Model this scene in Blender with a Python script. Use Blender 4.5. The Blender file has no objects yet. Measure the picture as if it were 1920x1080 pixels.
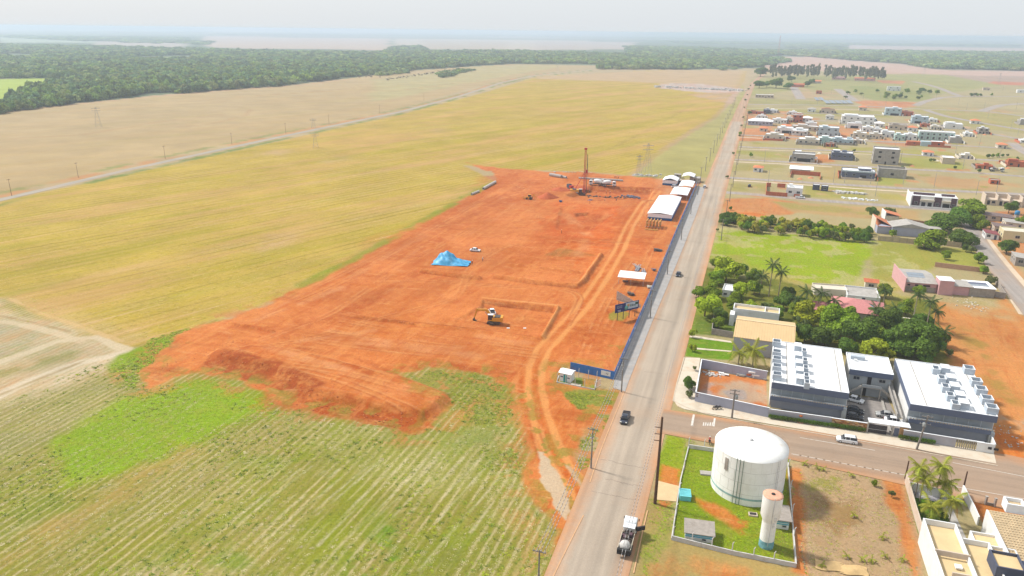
import bpy, bmesh, math, random
import numpy as np
from mathutils import Vector, Matrix
random.seed(7)
rng = np.random.default_rng(7)
SC = bpy.context.scene
C = SC.collection
# ---------------------------------------------------------------- camera
CF, CH = 1400.0, 86.0                       # focal length in photo pixels, height above the ground in metres
ROLL = math.atan(22/1920); PITCH = math.atan(482*math.cos(ROLL)/CF)
_up = np.array([math.sin(ROLL)*math.cos(PITCH), math.cos(ROLL)*math.cos(PITCH), math.sin(PITCH)])
_Y = np.array([0,0,-1.]) - _up*(-_up[2]); _Y /= np.linalg.norm(_Y)
_X = np.cross(_Y, _up)
cam = bpy.data.cameras.new('camera'); camo = bpy.data.objects.new('camera', cam); C.objects.link(camo)
cam.sensor_width = 36; cam.lens = CF/1920*36; cam.clip_start = 1; cam.clip_end = 200000
R3 = Matrix((_X, _Y, _up))                  # rows: world axes seen in the camera's frame
camo.matrix_world = Matrix.Translation((0,0,CH)) @ R3.to_4x4()
SC.camera = camo
def P(px, py, z=0.0):
    """ground point (at height z) seen at a pixel of the 1920x1080 photograph"""
    d = np.array([px-960, 540-py, -CF]); w = (d@_X, d@_Y, d@_up); t = (z-CH)/w[2]
    return (w[0]*t, w[1]*t)
def Pn(a):
    a = np.asarray(a, float); d = np.stack([a[:,0]-960, 540-a[:,1], np.full(len(a), -CF)], 1)
    w2 = d@_up; t = -CH/np.minimum(w2, -1e-3)
    return np.stack([(d@_X)*t, (d@_Y)*t], 1)
def Q(x, y, z=0.0):
    d = _X*x + _Y*y + _up*(z-CH); return (960+CF*d[0]/-d[2], 540-CF*d[1]/-d[2])
# ---------------------------------------------------------------- light
SUN_EL, SUN_AZ = 47, -62                    # azimuth clockwise from +Y: the sun stands left and a little behind the site
sd = bpy.data.lights.new('sun', 'SUN'); sd.energy = 3.7; sd.angle = math.radians(6); sd.color = (1, .965, .91)
so = bpy.data.objects.new('sun', sd); C.objects.link(so)
e, a = math.radians(SUN_EL), math.radians(SUN_AZ)
so.rotation_euler = Vector((math.sin(a)*math.cos(e), math.cos(a)*math.cos(e), math.sin(e))).to_track_quat('Z', 'Y').to_euler()
W = bpy.data.worlds.new('World'); SC.world = W; W.use_nodes = True
wn = W.node_tree; wn.nodes.clear()
sky = wn.nodes.new('ShaderNodeTexSky'); sky.sky_type = 'NISHITA'; sky.sun_disc = False
sky.sun_elevation = math.radians(SUN_EL); sky.sun_rotation = math.radians(SUN_AZ % 360)
sky.altitude = 300; sky.air_density = 1.0; sky.dust_density = 4.0; sky.ozone_density = 1.0
mx = wn.nodes.new('ShaderNodeMixRGB'); mx.inputs[0].default_value = .78; mx.inputs[2].default_value = (7.6, 8.0, 8.35, 1)  # thin white overcast
bg = wn.nodes.new('ShaderNodeBackground'); bg.inputs[1].default_value = .090
wo = wn.nodes.new('ShaderNodeOutputWorld')
wn.links.new(sky.outputs[0], mx.inputs[1]); wn.links.new(mx.outputs[0], bg.inputs[0]); wn.links.new(bg.outputs[0], wo.inputs[0])
SC.view_settings.view_transform = 'Standard'; SC.view_settings.look = 'None'
SC.view_settings.exposure = 0.44; SC.view_settings.gamma = 1; SC.view_settings.use_curve_mapping = False
SC.render.engine = 'CYCLES'
SC.cycles.volume_bounces = 2; SC.cycles.max_bounces = 6; SC.cycles.transparent_max_bounces = 6
HAZE_DENSITY, HAZE_COLOR = .00019, (.62, .73, .87)
# ---------------------------------------------------------------- colour
ALB = 1/1.86                                # what a sunlit surface shows is 1.86 times its base colour
def lin(c):
    if isinstance(c, str): c = tuple(int(c[i:i+2], 16) for i in (0,2,4))
    c = np.asarray(c, float)/255
    return np.where(c <= .04045, c/12.92, ((c+.055)/1.055)**2.4)
def alb(c, k=ALB): return np.clip(lin(c)*k, 0, .85)
_mats = {}
def mat(name, col, rough=.8, var=.12, scale=1.5, metal=0., spec=.3, attr=None, bump=0., dirt=None, tr=0.):
    """plain procedural surface: base colour broken up by two noises, some streaks of dirt"""
    if name in _mats: return _mats[name]
    m = bpy.data.materials.new(name); m.use_nodes = True; n = m.node_tree; b = n.nodes['Principled BSDF']
    b.inputs['Roughness'].default_value = rough; b.inputs['Metallic'].default_value = metal
    b.inputs['Specular IOR Level'].default_value = spec
    tc = n.nodes.new('ShaderNodeNewGeometry')
    n1 = n.nodes.new('ShaderNodeTexNoise'); n1.inputs['Scale'].default_value = scale; n1.inputs['Detail'].default_value = 5
    n.links.new(tc.outputs['Position'], n1.inputs['Vector'])
    mr = n.nodes.new('ShaderNodeMapRange'); mr.inputs[1].default_value = .3; mr.inputs[2].default_value = .7
    mr.inputs[3].default_value = 1-var; mr.inputs[4].default_value = 1+var
    n.links.new(n1.outputs['Fac'], mr.inputs[0])
    mm = n.nodes.new('ShaderNodeMixRGB'); mm.blend_type = 'MULTIPLY'; mm.inputs[0].default_value = 1
    c = tuple(float(v) for v in col[:3])+(1,)
    if attr:
        at = n.nodes.new('ShaderNodeAttribute'); at.attribute_name = attr; n.links.new(at.outputs['Color'], mm.inputs[1])
    else: mm.inputs[1].default_value = c
    n.links.new(mr.outputs[0], mm.inputs[2]); out = mm.outputs[0]
    if dirt is not None:
        n2 = n.nodes.new('ShaderNodeTexNoise'); n2.inputs['Scale'].default_value = .45; n2.inputs['Detail'].default_value = 7; n2.inputs['Roughness'].default_value = .7
        n.links.new(tc.outputs['Position'], n2.inputs['Vector'])
        r2 = n.nodes.new('ShaderNodeMapRange'); r2.inputs[1].default_value = .5; r2.inputs[2].default_value = .75; r2.inputs[4].default_value = dirt[3]
        n.links.new(n2.outputs['Fac'], r2.inputs[0])
        m2 = n.nodes.new('ShaderNodeMixRGB'); m2.inputs[2].default_value = tuple(dirt[:3])+(1,)
        n.links.new(r2.outputs[0], m2.inputs[0]); n.links.new(out, m2.inputs[1]); out = m2.outputs[0]
    n.links.new(out, b.inputs['Base Color'])
    if bump:
        bp = n.nodes.new('ShaderNodeBump'); bp.inputs['Strength'].default_value = bump; bp.inputs['Distance'].default_value = .1
        n.links.new(n1.outputs['Fac'], bp.inputs['Height']); n.links.new(bp.outputs[0], b.inputs['Normal'])
    _mats[name] = m; return m
DUST = tuple(alb((205,140,95)))
# ---------------------------------------------------------------- objects
def tag(o, label=None, cat=None, group=None, kind=None):
    if label: o['label'] = label
    if cat: o['category'] = cat
    if group: o['group'] = group
    if kind: o['kind'] = kind
    return o
def thing(name, label, cat, loc=(0,0,0), rz=0., group=None):
    o = bpy.data.objects.new(name, None); C.objects.link(o); o.empty_display_size = .5
    o.location = (loc[0], loc[1], loc[2] if len(loc) > 2 else 0); o.rotation_euler = (0,0,rz)
    return tag(o, label, cat, group)
def link(name, me, parent=None, loc=(0,0,0), rz=0., rot=None):
    o = bpy.data.objects.new(name, me); C.objects.link(o); o.parent = parent; o.location = loc
    o.rotation_euler = rot if rot else (0,0,rz); return o
class MB:
    def __init__(s): s.v = []; s.f = []; s.m = []; s.sm = []
    def add(s, v, f, mi=0, smooth=False):
        k = len(s.v); s.v += [tuple(p) for p in v]; s.f += [tuple(i+k for i in q) for q in f]; s.m += [mi]*len(f); s.sm += [smooth]*len(f); return s
    def box(s, c, d, rz=0., mi=0, taper=1.):
        x, y, z = d[0]/2, d[1]/2, d[2]/2; co, si = math.cos(rz), math.sin(rz); v = []
        for k, zz in enumerate((-z, z)):
            t = taper if k else 1
            for a_, b_ in ((-x,-y),(x,-y),(x,y),(-x,y)):
                a_ *= t; b_ *= t; v.append((c[0]+a_*co-b_*si, c[1]+a_*si+b_*co, c[2]+zz))
        return s.add(v, [(0,3,2,1),(4,5,6,7),(0,1,5,4),(1,2,6,5),(2,3,7,6),(3,0,4,7)], mi)
    def b2(s, x0, x1, y0, y1, z0, z1, mi=0): return s.box(((x0+x1)/2,(y0+y1)/2,(z0+z1)/2), (x1-x0,y1-y0,z1-z0), 0, mi)
    def prism(s, poly, z0, z1, mi=0):
        n = len(poly); v = [(p[0],p[1],z0) for p in poly]+[(p[0],p[1],z1) for p in poly]
        return s.add(v, [tuple(range(n-1,-1,-1)), tuple(range(n,2*n))]+[(i,(i+1)%n,(i+1)%n+n,i+n) for i in range(n)], mi)
    def side(s, poly, y0, y1, mi=0):            # profile in x,z pushed along y
        n = len(poly); v = [(p[0],y0,p[1]) for p in poly]+[(p[0],y1,p[1]) for p in poly]
        return s.add(v, [tuple(range(n)), tuple(range(2*n-1,n-1,-1))]+[((i+1)%n,i,i+n,(i+1)%n+n) for i in range(n)], mi)
    def tube(s, a, b, r0, r1=None, n=8, mi=0, caps=True, smooth=True):
        a = Vector(a); b = Vector(b); r1 = r0 if r1 is None else r1; d = (b-a).normalized()
        u = d.orthogonal().normalized(); w = d.cross(u); v = []
        for p, r in ((a,r0),(b,r1)):
            for i in range(n):
                t = 2*math.pi*i/n; v.append(p+u*math.cos(t)*r+w*math.sin(t)*r)
        s.add(v, [(i,(i+1)%n,(i+1)%n+n,i+n) for i in range(n)], mi, smooth)
        if caps: s.add(v, [tuple(range(n-1,-1,-1)), tuple(range(n,2*n))], mi)
        return s
    def lathe(s, prof, c=(0,0,0), n=32, mi=0, smooth=True, caps=True):
        v = []; 
        for r, z in prof:
            for i in range(n):
                t = 2*math.pi*i/n; v.append((c[0]+r*math.cos(t), c[1]+r*math.sin(t), c[2]+z))
        f = [(k*n+i, k*n+(i+1)%n, (k+1)*n+(i+1)%n, (k+1)*n+i) for k in range(len(prof)-1) for i in range(n)]
        s.add(v, f, mi, smooth)
        if caps: s.add(v[-n:], [tuple(range(n))], mi)
        return s
    def mesh(s, name, mats):
        me = bpy.data.meshes.new(name); me.from_pydata(s.v, [], s.f)
        for m in (mats if isinstance(mats, (list,tuple)) else [mats]): me.materials.append(m)
        me.polygons.foreach_set('material_index', s.m); me.polygons.foreach_set('use_smooth', s.sm); me.update(); return me
    def build(s, name, mats, parent=None, loc=(0,0,0), rz=0.): return link(name, s.mesh(name, mats), parent, loc, rz)
_bc = {}
def bx(name, m, parent, c, d, rz=0.):           # one box part; boxes of one size share their mesh
    k = (m.name,)+tuple(round(v,3) for v in d)
    if k not in _bc: _bc[k] = MB().box((0,0,0), d).mesh(name, m)
    return link(name, _bc[k], parent, c, rz)
def copy_tree(o, parent=None):
    c = o.copy(); C.objects.link(c); c.parent = parent
    for ch in list(o.children): copy_tree(ch, c)
    return c
# ================================================================ GROUND
def vhash(ix, iy, seed):
    h = (ix.astype(np.int64)*374761393 + iy.astype(np.int64)*668265263 + seed*1442695041) & 0x7fffffff
    h = ((h ^ (h >> 13))*1274126177) & 0x7fffffff
    return ((h ^ (h >> 16)) & 0xffff)/65535.0
def vnoise(x, y, s, seed=0):
    x = x/s; y = y/s; ix = np.floor(x); iy = np.floor(y); fx = x-ix; fy = y-iy
    fx = fx*fx*(3-2*fx); fy = fy*fy*(3-2*fy)
    a = vhash(ix,iy,seed); b = vhash(ix+1,iy,seed); c = vhash(ix,iy+1,seed); d = vhash(ix+1,iy+1,seed)
    return (a*(1-fx)+b*fx)*(1-fy)+(c*(1-fx)+d*fx)*fy
def fbm(x, y, s, seed=0, o=4, g=.55):
    t = 0; w = 0; k = 1.
    for i in range(o): t = t+k*vnoise(x, y, s/2**i, seed+i*17); w += k; k *= g
    return t/w
def poly_sd(poly, x, y):
    """signed distance, positive inside"""
    poly = np.asarray(poly); n = len(poly); d2 = np.full(x.shape, 1e12); ins = np.zeros(x.shape, bool)
    for i in range(n):
        ax, ay = poly[i]; bx_, by = poly[(i+1)%n]; ex, ey = bx_-ax, by-ay
        t = np.clip(((x-ax)*ex+(y-ay)*ey)/(ex*ex+ey*ey+1e-9), 0, 1)
        d2 = np.minimum(d2, (x-ax-t*ex)**2+(y-ay-t*ey)**2)
        c = ((ay > y) != (by > y)); xs = ax+(y-ay)/(by-ay+1e-12)*ex; ins ^= (c & (x < xs))
    d = np.sqrt(d2); return np.where(ins, d, -d)
def line_d(pts, x, y):
    d2 = np.full(x.shape, 1e12)
    for i in range(len(pts)-1):
        ax, ay = pts[i]; bx_, by = pts[i+1]; ex, ey = bx_-ax, by-ay
        t = np.clip(((x-ax)*ex+(y-ay)*ey)/(ex*ex+ey*ey+1e-9), 0, 1)
        d2 = np.minimum(d2, (x-ax-t*ex)**2+(y-ay-t*ey)**2)
    return np.sqrt(d2)
sm = lambda t: np.clip(t,0,1)**2*(3-2*np.clip(t,0,1))
# the grid: rings round the drone, finer in front
th = np.radians(np.concatenate([np.arange(-180,-50,4.), np.arange(-50,50,.088), np.arange(50,180,4.)]))
rr = [0.001, 20., 50.]; r_ = 75.
while r_ < 14000: rr.append(r_); r_ += max(.25, .8*(r_*r_+CH*CH)/(CH*747))
while r_ < 60000: rr.append(r_); r_ *= 1.12
rr.append(60000.); rr = np.array(rr); NR, NT = len(rr), len(th)
GX = (rr[:,None]*np.sin(th)[None]).ravel(); GY = (rr[:,None]*np.cos(th)[None]).ravel()
GR = np.repeat(rr, NT); N = len(GX)
COL = np.zeros((N,3)); AUX = np.zeros((N,4)); GZ = np.zeros(N)      # AUX: crop rows, lower field rows, bare soil, grass
COL[:] = alb((206,182,160))
def sub(poly, pad):
    poly = np.asarray(poly); return np.nonzero((GX > poly[:,0].min()-pad)&(GX < poly[:,0].max()+pad)&(GY > poly[:,1].min()-pad)&(GY < poly[:,1].max()+pad))[0]
def zone(px, col, feather=2., warp=3., wscale=12., k=1., aux=None, world=False, var=.0, vs=20., seed=0, cover=None):
    poly = np.asarray(px, float) if world else Pn(px)
    i = sub(poly, feather+warp+1); x, y = GX[i], GY[i]
    sdv = poly_sd(poly, x, y)+(fbm(x, y, wscale, seed+3, 3)-.5)*2*warp
    w = sm(sdv/max(feather,.05)+.5)*k
    if cover is not None:                       # patchy: cover = (scale, threshold, softness)
        w = w*sm((fbm(x, y, cover[0], seed+9, 4)-cover[1])/cover[2]+.5)
    c = alb(col)[None]*(1+var*(fbm(x, y, vs, seed+5, 4)-.5)*2)[:,None]
    COL[i] = COL[i]*(1-w[:,None])+c*w[:,None]
    if aux is not None: AUX[i] = AUX[i]*(1-w[:,None])+np.array(aux)[None]*w[:,None]
def stroke(px, width, col, k=1., feather=1., warp=.5, world=False, aux=None, seed=0, fade=None):
    pts = np.asarray(px, float) if world else Pn(px)
    i = sub(pts, width+feather+warp+1); x, y = GX[i], GY[i]
    d = width/2-line_d(pts, x, y)+(fbm(x, y, 6., seed+3, 3)-.5)*2*warp
    w = sm(d/feather+.5)*k
    if fade: w = w*sm((fbm(x, y, fade, seed+9, 3)-.42)/.2+.5)
    COL[i] = COL[i]*(1-w[:,None])+alb(col)[None]*w[:,None]
    if aux is not None: AUX[i] = AUX[i]*(1-w[:,None])+np.array(aux)[None]*w[:,None]
def raise_(px, h, feather=1., warp=.4, world=False, mode='add', seed=0, ramp=None):
    poly = np.asarray(px, float) if world else Pn(px)
    i = sub(poly, feather+warp+2); x, y = GX[i], GY[i]
    w = sm((poly_sd(poly, x, y)+(fbm(x, y, 4., seed, 3)-.5)*2*warp)/feather)
    if ramp: A_, B_ = np.array(P(*ramp[0])), np.array(P(*ramp[1])); d_ = B_-A_; w = w*sm(((x-A_[0])*d_[0]+(y-A_[1])*d_[1])/(d_@d_))
    if mode == 'add': GZ[i] += w*h
    else: GZ[i] = np.maximum(GZ[i], w*h)
def berm(px, width, h, warp=.4, seed=0):
    pts = Pn(px); i = sub(pts, width+2); x, y = GX[i], GY[i]
    d = line_d(pts, x, y)+(fbm(x, y, 3., seed, 3)-.5)*2*warp
    GZ[i] += h*sm(1-d/(width/2))
# palette, as seen in daylight
TAN=(206,182,150); PINK=(214,180,158); YEL=(212,182,88); YG=(176,172,66); KHA=(202,180,140); ORA=(224,138,86); ORD=(190,92,48); ORL=(240,160,98)
GRN=(132,150,52); BGR=(156,186,40); DRY=(196,178,132); OLI=(156,152,78); GRY=(186,178,170); SAN=(222,206,182); MIX=(166,156,88)
# ---- far country
far = [([(0,66),(200,66),(190,80),(0,79)], (190,200,175)), ([(175,77),(345,73),(350,92),(170,90)], (205,190,175)), ([(380,68),(735,72),(730,94),(390,90)], (216,190,170)),
 ([(735,72),(1100,76),(1120,94),(740,92)], (214,196,176)), ([(790,76),(950,77),(950,92),(790,92)], (206,186,164)), ([(1001,77),(1192,79),(1192,93),(1010,92)], (206,186,172)),
 ([(1389,107),(1520,106),(1600,114),(1690,121),(1750,131),(1930,135),(2400,160),(2400,175),(1930,144),(1740,141),(1640,141),(1400,120)], (222,188,170)), ([(1585,84),(1920,90),(2400,98),(2400,108),(1920,98),(1590,92)], (216,190,176)), ([(0,104),(62,104),(55,109),(0,110)], (205,195,160)),
 ([(252,109),(360,106),(358,112),(270,114)], (190,205,130)), ([(1110,112),(1200,110),(1240,115),(1130,118)], (214,196,170))]
zone([(0,60),(1920,80),(1920,135),(1300,140),(0,215)], (118,132,100), 60, 40, 400, world=False)
for n_, (pl, c) in enumerate(far): zone(pl, c, 60, 60, 500, seed=n_)
zone([(-900,58),(2800,88),(2800,82),(-900,52)], (150,150,120), 500, 900, 3000, cover=(5000,.5,.1), seed=4)
# near side of the forests
NEARF = [(-300,262),(0,212),(120,196),(300,178),(420,168),(560,158),(620,150),(700,142),(800,132),(960,121),(1100,122),(1290,131),(1420,128),(1480,126),(1640,132),(1760,140),(1900,146),(2400,170)]
COUNTRY = NEARF+[(2600,1200),(-900,1200),(-900,300)]
zone(COUNTRY, KHA, 8, 8, 60, var=.1, vs=200)
zone([(-700,230),(0,148),(60,146),(142,147),(110,160),(30,172),(14,192),(0,197),(-700,330)], (188,206,90), 6, 5, 60)
# khaki stubble field beyond the gravel road
zone([(-300,262),(0,210),(300,180),(560,160),(760,133),(960,120),(1120,124),(1000,138),(880,166),(750,204),(500,256),(250,308),(0,365),(-300,430)], (204,178,136), 6, 3, 30, aux=(.25,0,0,0), var=.08, vs=90)
zone([(700,150),(900,124),(1000,122),(1060,124),(960,140),(860,160),(700,190)], (200,186,138), 20, 14, 60, var=.1)
for s_ in ([(420,215),(300,228),(160,252),(0,262)], [(470,205),(460,216),(400,232),(340,238)], [(700,160),(600,172),(440,182)], [(900,150),(760,168),(560,172)]):
    stroke(s_, 5, (196,158,118), .6, 6, 3)
stroke([(0,212),(120,197),(300,180),(420,170),(560,160),(660,148)], 9, (222,176,140), .8, 6, 3)
# yellow crop field
YF = [(-400,450),(0,378),(250,325),(500,270),(750,215),(900,176),(1010,143),(1250,131),(1400,133),(1396,150),(1365,185),(1350,215),(1180,330),(1110,322),(960,318),(870,310),(930,342),(760,430),(640,500),(520,562),(400,602),(290,640),(225,660),(140,622),(0,560),(-400,520)]
zone(YF, YEL, 3, 1.2, 8, aux=(1,0,0,0), var=.06, vs=120)
zone([(1010,143),(1250,131),(1400,133),(1396,150),(1380,168),(1300,160),(1150,152),(1010,148)], (214,182,142), 30, 15, 80, aux=(.2,0,0,0))
for s_ in range(60):                                        # paler and greener bands along the drilling direction
    x0 = -260+s_*11+rng.uniform(-5,5); y0 = rng.uniform(120,700); L = rng.uniform(80,380); az = math.radians(50+3*rng.standard_normal())
    pts = [(x0+t*L*math.cos(az)+rng.uniform(-1,1), y0+t*L*math.sin(az)) for t in (0,.5,1)]
    if True:
        i = sub(np.array(pts), 12); i = i[AUX[i,0] > .9]
        if len(i):
            d = line_d(pts, GX[i], GY[i]); w = sm(1-d/rng.uniform(3,9))*rng.uniform(.25,.6)*fbm(GX[i],GY[i],14,s_,3)*1.4
            c = alb([(216,184,132),(182,176,70),(205,176,100)][s_%3]); w = np.clip(w,0,1)[:,None]; COL[i] = COL[i]*(1-w)+c*w
for pl in ([(470,468),(500,440),(570,436),(545,462),(490,478)], [(480,290),(520,280),(560,278),(530,292)], [(590,303),(640,294),(660,300),(610,308)], [(800,244),(830,240),(850,244),(820,250)]):
    zone(pl, (222,186,140), 12, 8, 20, k=.75)
zone([(0,545),(70,560),(190,600),(290,632),(225,655),(180,640),(60,590),(0,575)], (214,186,122), 8, 6, 15, k=.8)
# verges of the gravel road
GR_ = [(-420,470),(0,375),(250,316),(500,262),(750,210),(860,181),(940,155),(1000,142),(1060,136),(1110,131)]
stroke([(p[0],p[1]-7*(1-max(0,p[0])/1300)) for p in GR_], 9, (216,156,108), .75, 5, 3, fade=30)
stroke([(p[0],p[1]-13*(1-max(0,p[0])/1200)) for p in GR_], 6, (150,158,92), .7, 5, 4, seed=8, fade=24, aux=(0,0,0,.6))
stroke([(p[0],p[1]+9*(1-max(0,p[0])/1300)) for p in GR_], 6, (132,150,78), .95, 4, 3, fade=40, aux=(0,0,0,1))
# green strip between crop and tarmac, dirt track through it
zone([(1180,332),(1220,300),(1300,245),(1352,212),(1375,190),(1392,160),(1398,180),(1352,270),(1325,332),(1240,338)], (196,184,120), 5, 3, 12, aux=(0,0,0,.8), var=.15)
stroke([(1165,345),(1215,300),(1290,250),(1340,220),(1366,192),(1385,160)], 6, (204,170,134), .85, 4, 2)
stroke([(1100,300),(1180,262),(1250,225),(1300,196)], 3, (176,150,84), .5, 3, 2)
zone([(1235,165),(1240,157),(1300,156),(1390,166),(1385,176),(1300,172)], (214,200,190), 8, 8, 20, var=.2, vs=10, aux=(0,0,.5,0))
zone([(1290,176),(1385,172),(1375,196),(1310,182)], (214,180,154), 8, 6, 20)
# ---- lower left fields
zone([(-400,520),(0,560),(140,622),(225,660),(290,640),(400,602),(700,640),(1060,690),(1010,960),(1100,960),(1040,1100),(960,1300),(-900,1300)], MIX, 3, 2, 10, aux=(0,1,0,.55), var=.12, vs=40)
zone([(-300,540),(0,560),(60,588),(180,636),(232,662),(205,695),(120,740),(0,800),(-300,870)], (220,202,170), 8, 5, 14, var=.1, aux=(0,.4,.3,.1))
zone([(-300,600),(0,605),(60,615),(90,660),(0,680),(-300,720)], (200,190,164), 12, 8, 16, k=.7, aux=(0,.5,.2,.1))
stroke([(0,765),(90,722),(170,690),(240,660)], 5, (232,216,188), .8, 5, 3)
for s_, (pts_, w_, c_) in enumerate([([(-60,700),(30,668),(110,640),(180,632),(235,655)], 3.5, (236,218,188)), ([(-60,600),(20,605),(90,620),(150,640)], 3, (232,212,180)), ([(-40,760),(60,712),(150,680),(225,664)], 4, (238,222,196)), ([(0,592),(60,604),(130,622)], .8, (186,160,120)), ([(0,740),(100,700),(170,672)], .8, (180,160,118)), ([(20,560),(80,588),(150,612),(230,640)], 1.6, (228,196,146))]): stroke(pts_, w_, c_, .9, 1.2, .8, seed=600+s_, aux=(0,.1,.1,0))
stroke([(0,700),(60,690),(130,662)], 5, (160,158,98), .7, 5, 3, aux=(0,.3,0,.9))
zone([(200,690),(230,668),(300,636),(360,620),(330,640),(290,680),(250,712),(300,720),(240,735)], (150,178,58), 3, 3, 8, aux=(0,.2,0,1))
zone([(-300,840),(0,770),(240,690),(300,720),(250,760),(100,830),(0,880),(-300,950)], (178,168,124), 10, 7, 16, k=.9, aux=(0,.9,0,.4), var=.12)
zone([(90,850),(160,790),(250,740),(370,712),(440,728),(505,745),(530,770),(470,790),(400,840),(330,850),(220,885),(140,900),(80,880)], BGR, 8, 8, 12, aux=(0,.15,0,1), var=.1)
zone([(20,900),(100,880),(200,890),(330,850),(420,860),(330,900),(200,950),(0,1010)], (134,156,70), 14, 8, 12, k=.6, cover=(14,.5,.12), aux=(0,.7,0,1))
for s_, (a_, b_) in enumerate([((340,850),(90,1000)), ((120,985),(0,1060)), ((360,845),(200,930))]): stroke([a_, b_], 5, (196,164,104), .75, 6, 4, seed=s_, aux=(0,.4,0,.4))
for s_, (a_, b_) in enumerate([((540,800),(240,1000)), ((520,790),(60,1090)), ((600,815),(330,1010)), ((250,890),(0,1010)), ((480,880),(180,1090)), ((200,760),(0,850)), ((330,700),(120,800))]):
    stroke([a_, ((a_[0]+b_[0])/2+rng.uniform(-6,6), (a_[1]+b_[1])/2), b_], 1.2, (214,198,160), .45, 1.5, .8, seed=s_, fade=12)
zone([(650,1080),(680,1000),(720,965),(755,985),(740,1040),(700,1080)], (112,158,48), 10, 8, 8, cover=(8,.46,.15), aux=(0,.2,0,1))
zone([(400,1000),(470,940),(520,960),(480,1040),(560,1080),(280,1080)], (120,156,60), 12, 10, 8, k=.8, cover=(9,.5,.14), aux=(0,.3,0,1))
zone([(470,860),(560,845),(520,900),(400,920)], (130,164,64), 10, 8, 8, k=.7, cover=(9,.5,.14), aux=(0,.6,0,1))
zone([(240,1080),(290,1060),(400,1070),(430,1090),(240,1095)], (206,186,146), 6, 4, 6)
zone([(540,775),(640,780),(760,810),(830,800),(960,810),(985,860),(940,900),(820,930),(600,880)], (196,192,128), 12, 8, 12, k=.55, aux=(0,1,0,.45))
for s_, (pl, c_) in enumerate([([(300,900),(520,800),(560,830),(360,950)], (186,166,116)), ([(100,960),(300,900),(330,940),(60,1060)], (190,164,112)), ([(800,900),(1000,860),(1020,960),(860,980)], (190,184,120)), ([(0,800),(90,780),(160,790),(60,860)], (192,172,124)), ([(560,980),(650,930),(720,960),(640,1040)], (150,166,60)), ([(780,980),(880,960),(900,1040),(800,1080)], (134,150,60)), ([(880,1000),(1010,980),(990,1080),(880,1080)], (150,152,80)), ([(300,1000),(420,950),(430,1000),(330,1060)], (128,146,52))]): zone(pl, c_, 14, 12, 12, k=.75, cover=(13,.47,.14), seed=500+s_, aux=(0,.8,0,.5))
# steep pale rows in front of the dump
for s_ in range(17):
    xa = 560+s_*26+rng.uniform(-4,4); 
    A = Pn([(xa, 862+rng.uniform(-12,14)+abs(s_-9)*2)])[0]; az = math.radians(66+rng.uniform(-2,2)); L = rng.uniform(20,42)
    pts = [(A[0]-L*math.cos(az)*t, A[1]-L*math.sin(az)*t) for t in (0,.5,1)]
    stroke(pts, .5, (228,216,180), .7, .6, .2, world=True, seed=s_, fade=9)
for s_ in range(10):
    A = Pn([(840+s_*20, 800+abs(s_-3)*9)])[0]; az = math.radians(64); L = rng.uniform(10,22)
    stroke([(A[0]-L*math.cos(az)*t, A[1]-L*math.sin(az)*t) for t in (0,.5,1)], .9, (226,212,172), .4, .8, .4, world=True, seed=40+s_)
zone([(880,690),(960,700),(990,790),(970,880),(900,880),(820,840),(870,760)], (150,168,92), 8, 6, 8, k=.75, cover=(7,.5,.2), aux=(0,.2,.1,.9))
# ---- the red earthworks
SITE = [(872,304),(905,311),(960,317),(1030,322),(1110,324),(1180,331),(1240,336),(1312,340),(1300,365),(1268,440),(1240,505),(1205,590),(1175,650),(1152,700),(1100,690),(1058,686),(1040,720),(1160,735),(1150,770),(1100,790),(1075,850),(1090,900),(1108,925),(1100,975),(1060,1060),(1046,1100),(1034,1100),(1055,1000),(1010,960),(988,900),(1000,850),(985,800),(965,745),(925,708),(870,692),(800,690),(752,700),(800,730),(850,745),(862,757),(810,800),(770,810),(690,790),(600,772),(540,765),(505,740),(440,712),(370,700),(280,724),(250,700),(285,680),(330,632),(380,608),(470,585),(540,552),(640,500),(760,430),(870,372),(930,342),(925,325)]
zone(SITE, ORA, 2.6, 2.6, 7, aux=(0,0,1,0), var=.06, vs=30)
zone([(250,700),(300,720),(380,700),(330,640),(285,680)], (198,140,92), 8, 6, 8, k=.7, cover=(6,.5,.2))
zone([(500,735),(600,772),(690,790),(600,790),(480,760)], (206,120,76), 3, 3, 4, k=.8)
# worked patches: darker wet cuts and paler dry crust
for pl, c, k in [([(905,330),(1020,326),(1060,350),(1010,372),(900,390),(800,430),(790,420),(880,372)], (204,108,62), .6),
  ([(1110,345),(1230,352),(1225,372),(1120,372)], (206,104,60), .6), ([(1050,380),(1160,386),(1200,390),(1185,470),(1060,465),(1000,450)], (226,100,52), .6),
  ([(1125,440),(1230,440),(1240,480),(1170,480)], (214,104,56), .5), ([(1230,335),(1300,340),(1240,420),(1210,400),(1225,360)], (232,178,136), .7),
  ([(700,440),(850,400),(960,400),(900,440),(760,520),(600,580),(520,590)], (214,122,70), .4), ([(1060,600),(1180,560),(1160,690),(1060,690),(1000,650)], (200,104,56), .55),
  ([(1010,440),(1100,455),(1080,500),(960,500),(940,470)], (206,112,58), .5), ([(640,600),(760,560),(900,570),(900,600),(760,640),(640,640)], (228,138,80), .5),
  ([(560,650),(700,660),(840,690),(720,690),(560,670)], (214,120,66), .5), ([(1060,470),(1160,400),(1180,420),(1100,520)], (238,128,70), .5)]:
    zone(pl, c, 8, 6, 14, k=k, var=.1, vs=9)
zone([(1025,478),(1050,464),(1090,472),(1115,479),(1050,482)], (166,128,72), 2, 1.5, 4, k=.7)
zone([(1090,412),(1105,400),(1135,402),(1120,430),(1085,424)], (184,76,38), 4, 3, 5, k=.6)
zone([(1078,398),(1105,396),(1102,402),(1080,404)], (120,72,44), 2, 1.5, 4, k=.8)
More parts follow.
